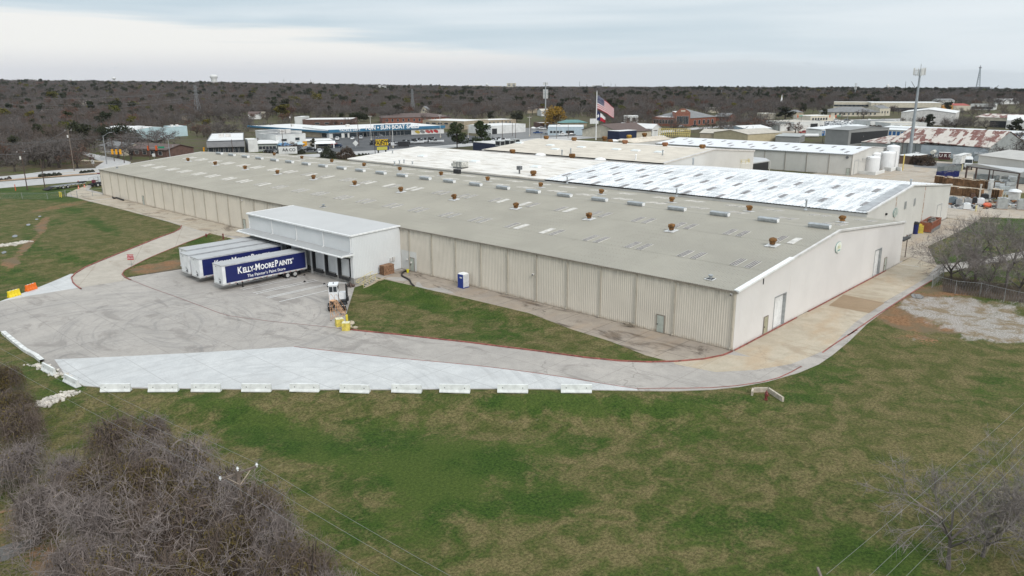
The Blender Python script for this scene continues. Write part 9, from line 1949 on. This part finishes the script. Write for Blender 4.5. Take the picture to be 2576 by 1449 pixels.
drape('machine_slab',[A('j',*k).xy for k in ((975,1275),(1520,1335),(1700,1210),(1280,1160),(1000,1120))],.06,M_grey,3)
p = A('j',870,660); dumpster(p,.2-.9+.35,7.5,2.4,1.9,M_navy,'long navy roll-off dumpster behind the pallet rows'); p = A('j',965,560); dumpster(p+Vector((1.5,1.5,0)),-.35,8.5,2.4,2.0,mat('grey_dumpster',(.20,.22,.22),.7,0,.2,1.),'long grey ribbed dumpster behind the navy one')
for x0,x1,y0,lab in ((1500,1975,690,'grey dumpster under the dark framed awning'),(2080,2560,740,'grey dumpster under the right half of the awning')): p,q = A('j',x0,y0),A('j',x1,y0+40); dumpster(p,math.atan2((q-p).y,(q-p).x),(q-p).length,2.3,1.8,bpy.data.materials['grey_dumpster'],lab)
# awning
ha = 5.6; c1,c2,c3,c4 = top(*Z('j',1380,380),ha),top(*Z('j',2490,530),ha),top(*Z('j',2700,455),ha+.6),top(*Z('j',1520,335),ha+.9)
e = thing('awning',(0,0,0),0,'long grey sheet awning on dark steel posts at the right edge','awning'); slabroof(e,[tuple(c1),tuple(c2),tuple(c3),tuple(c4)],.18,M_dockr,'awning_roof')
b = MB(); b.path([tuple(c1-up_*.3),tuple(c2-up_*.3)],.2,4); b.build('beam',M_pole,e)
for t,w_ in ((.0,.24),(.45,.16),(.52,.12),(.99,.22)): q = c1.lerp(c2,t); b = MB(); b.tube((q.x,q.y,0),(q.x,q.y,ha-.3),w_,n=6); b.build('post',M_pole,e)
q = c1.lerp(c4,.8)+Vector((0,0,0)); b = MB(); b.tube((q.x+1,q.y-1,0),(q.x+1,q.y-1,ha),.24,n=6); b.build('post',M_pole,e)
bldg('beige ribbed warehouse behind the awning at the right edge','warehouse',(2455,441),(2640,470),6.4,M_wallB,mat('pale_grey_brown_roof',(.46,.44,.41),.6,0,.08,.3),22,style='gable',rise=1.4,over=.3,name='metal_building')
# semi with trailer, container with letters, shed
p = A('j',1140,415); q = A('j',1440,330); e = thing('box_trailer',(p.x,p.y,p.z+.05),math.atan2((q-p).y,(q-p).x)+.0,'old white box trailer parked beside the white semi truck','trailer'); b = MB(); b.b2(0,13,-1.3,1.3,1.1,4.0); b.build('box_body',M_dirtwhite,e); b = MB(); b.b2(9,12,-1.1,1.1,.3,1.0); b.b2(2.2,2.4,-1,-.8,0,1.1); b.b2(2.2,2.4,.8,1,0,1.1); b.build('running_gear',M_black,e); b = MB(); b.b2(-.05,0,-1.32,1.32,1.0,1.15); b.b2(0,13,-1.34,-1.3,3.9,4.05); b.build('rail',M_galv,e)
p = A('j',1385,460); e = thing('semi_truck',(p.x,p.y,p.z+.05),VA+2.6,'white semi truck with dark windscreen facing the yard','truck'); b = MB(); b.b2(-3,1.2,-1.2,1.2,1.0,3.6,0); b.box((-.9,0,3.8),(3.2,2.2,.6),0,0,.85); b.b2(1.2,3.0,-1.0,1.0,.9,2.1); b.build('cab',M_nose,e); b = MB(); b.b2(1.2,1.26,-1.05,1.05,2.2,3.3); b.build('windscreen',M_glass,e); b = MB(); b.b2(3.0,3.06,-.7,.7,.9,1.9); b.build('grille',M_galv,e); b = MB(); b.b2(-5.5,3.,-.5,.5,.6,.9); b.build('chassis',M_black,e)
for x in (2.2,-3.6,-4.8):
    for y in (-1.1,1.1): wheel(e,x,y,.5,.5,.4,y)
p,q = A('j',760,290),A('j',1010,300); e = thing('shipping_container',(p.x,p.y,p.z+.6),math.atan2((q-p).y,(q-p).x),'dark red container with pale block letters behind the hedge','container'); Lc = (q-p).length; b = MB(); b.b2(0,Lc,0,2.4,0,2.6); b.build('container_box',mat('dark_maroon',(.06,.012,.014),.6,0,.2,1.),e); b = MB(); b.b2(0,Lc,-.06,2.46,2.6,2.7); b.build('container_roof',M_wtrim,e); text('lettering','H U R S T',1.5,M_wtrim,e,Matrix.Translation(Vector((Lc/2,-.03,1.5))) @ FX,.01,.03,sx=1.1)
bldg('small brown fenced shed with pale roof beside the cell tower foot','shed',(2291,414),(2330,409),3.0,mat('brown_board',(.15,.10,.07),.8,0,.2,1.),M_ww,5,style='flat',par=0,over=.2,name='garden_shed')
bldg('small grey blue hut before the rusty shed corner','shed',(2450,405),(2477,406),2.6,metal('pale_blue_grey_sheet',(.38,.42,.45)),M_galv,4,style='shed',rise=.4,over=.2,name='garden_shed')
p = at(2346,398); e = thing('fuel_tank',(p.x,p.y,p.z+1.2),.1,'cream horizontal fuel tank behind the hedge','tank'); b = MB(); b.tube((-2.2,0,1.2),(2.2,0,1.2),.8,n=14); b.build('tank_shell',M_ctank,e); b = MB(); b.b2(-1.6,-1.3,-.6,.6,-1.2,.6); b.b2(1.3,1.6,-.6,.6,-1.2,.6); b.build('saddle',M_galvd,e)
p = at(2350,394); e = thing('blue_skip',(p.x,p.y,p.z),.1,'blue farm machine parked along the rusty shed wall','machine'); b = MB(); b.b2(-4,3,-1,1,.6,1.4); b.box((3.5,0,1.8),(2,1.8,1.2),0,0,.6); b.build('machine_body',mat('farm_blue',(.03,.12,.24),.6,0,.3,1.),e); b = MB(); [b.tube((x,-1.1,.5),(x,1.1,.5),.5,n=10) for x in (-3,0,3)]; b.build('wheel',M_tyre,e)
p = at(2520,395); 
# orange construction netting
for x0,x1,y,lab in ((2139,2162,310,'orange construction netting beside the car lot'),(2175,2188,306,'shorter orange netting on the far verge')):
    a,b_ = at(x0,y),at(x1,y-1); d = b_-a; b = MB(); b.box(tuple((a+b_)/2+Vector((0,0,.6))),(d.length,.1,1.2),math.atan2(d.y,d.x)); b.build('safety_netting',mat('netting_orange',(.55,.12,.06),.7,0,.2,1.),None,label=lab,cat='netting')
# yellow handrails on the far roof
p0 = top(*Z('q',1260,590),8.2); p1 = top(*Z('q',1785,600),8.2); b = MB(); n = 16
for i in range(n+1): t = p0.lerp(p1,i/n); b.tube(tuple(t),(t.x,t.y,t.z+3.2),.12,n=4)
for z in (.8,1.7,2.6,3.2): b.tube((p0.x,p0.y,p0.z+z),(p1.x,p1.y,p1.z+z),.1,n=4)
e = thing('pipe_rack',(0,0,0),0,'yellow pipe rack and railings behind the cream roofs','pipe rack'); b.build('rack_frame',M_yrail,e)
# ------------------------------------------------------------ haze
hz = MB(); hz.b2(-9900,9900,-9900,9900,-130,190)
hm = bpy.data.materials.new('haze_air'); hm.use_nodes = True; t = hm.node_tree; t.nodes.clear(); o = t.nodes.new('ShaderNodeOutputMaterial'); pv = t.nodes.new('ShaderNodeVolumePrincipled')
pv.inputs['Color'].default_value = (.80,.88,1.,1); pv.inputs['Density'].default_value = .000028; pv.inputs['Anisotropy'].default_value = .2; t.links.new(pv.outputs[0],o.inputs['Volume'])
hz.build('haze',hm,kind='stuff',label='thin pale winter haze over the whole landscape')
print('objects',len(bpy.data.objects),'tris',sum(len(m.polygons) for m in bpy.data.meshes))
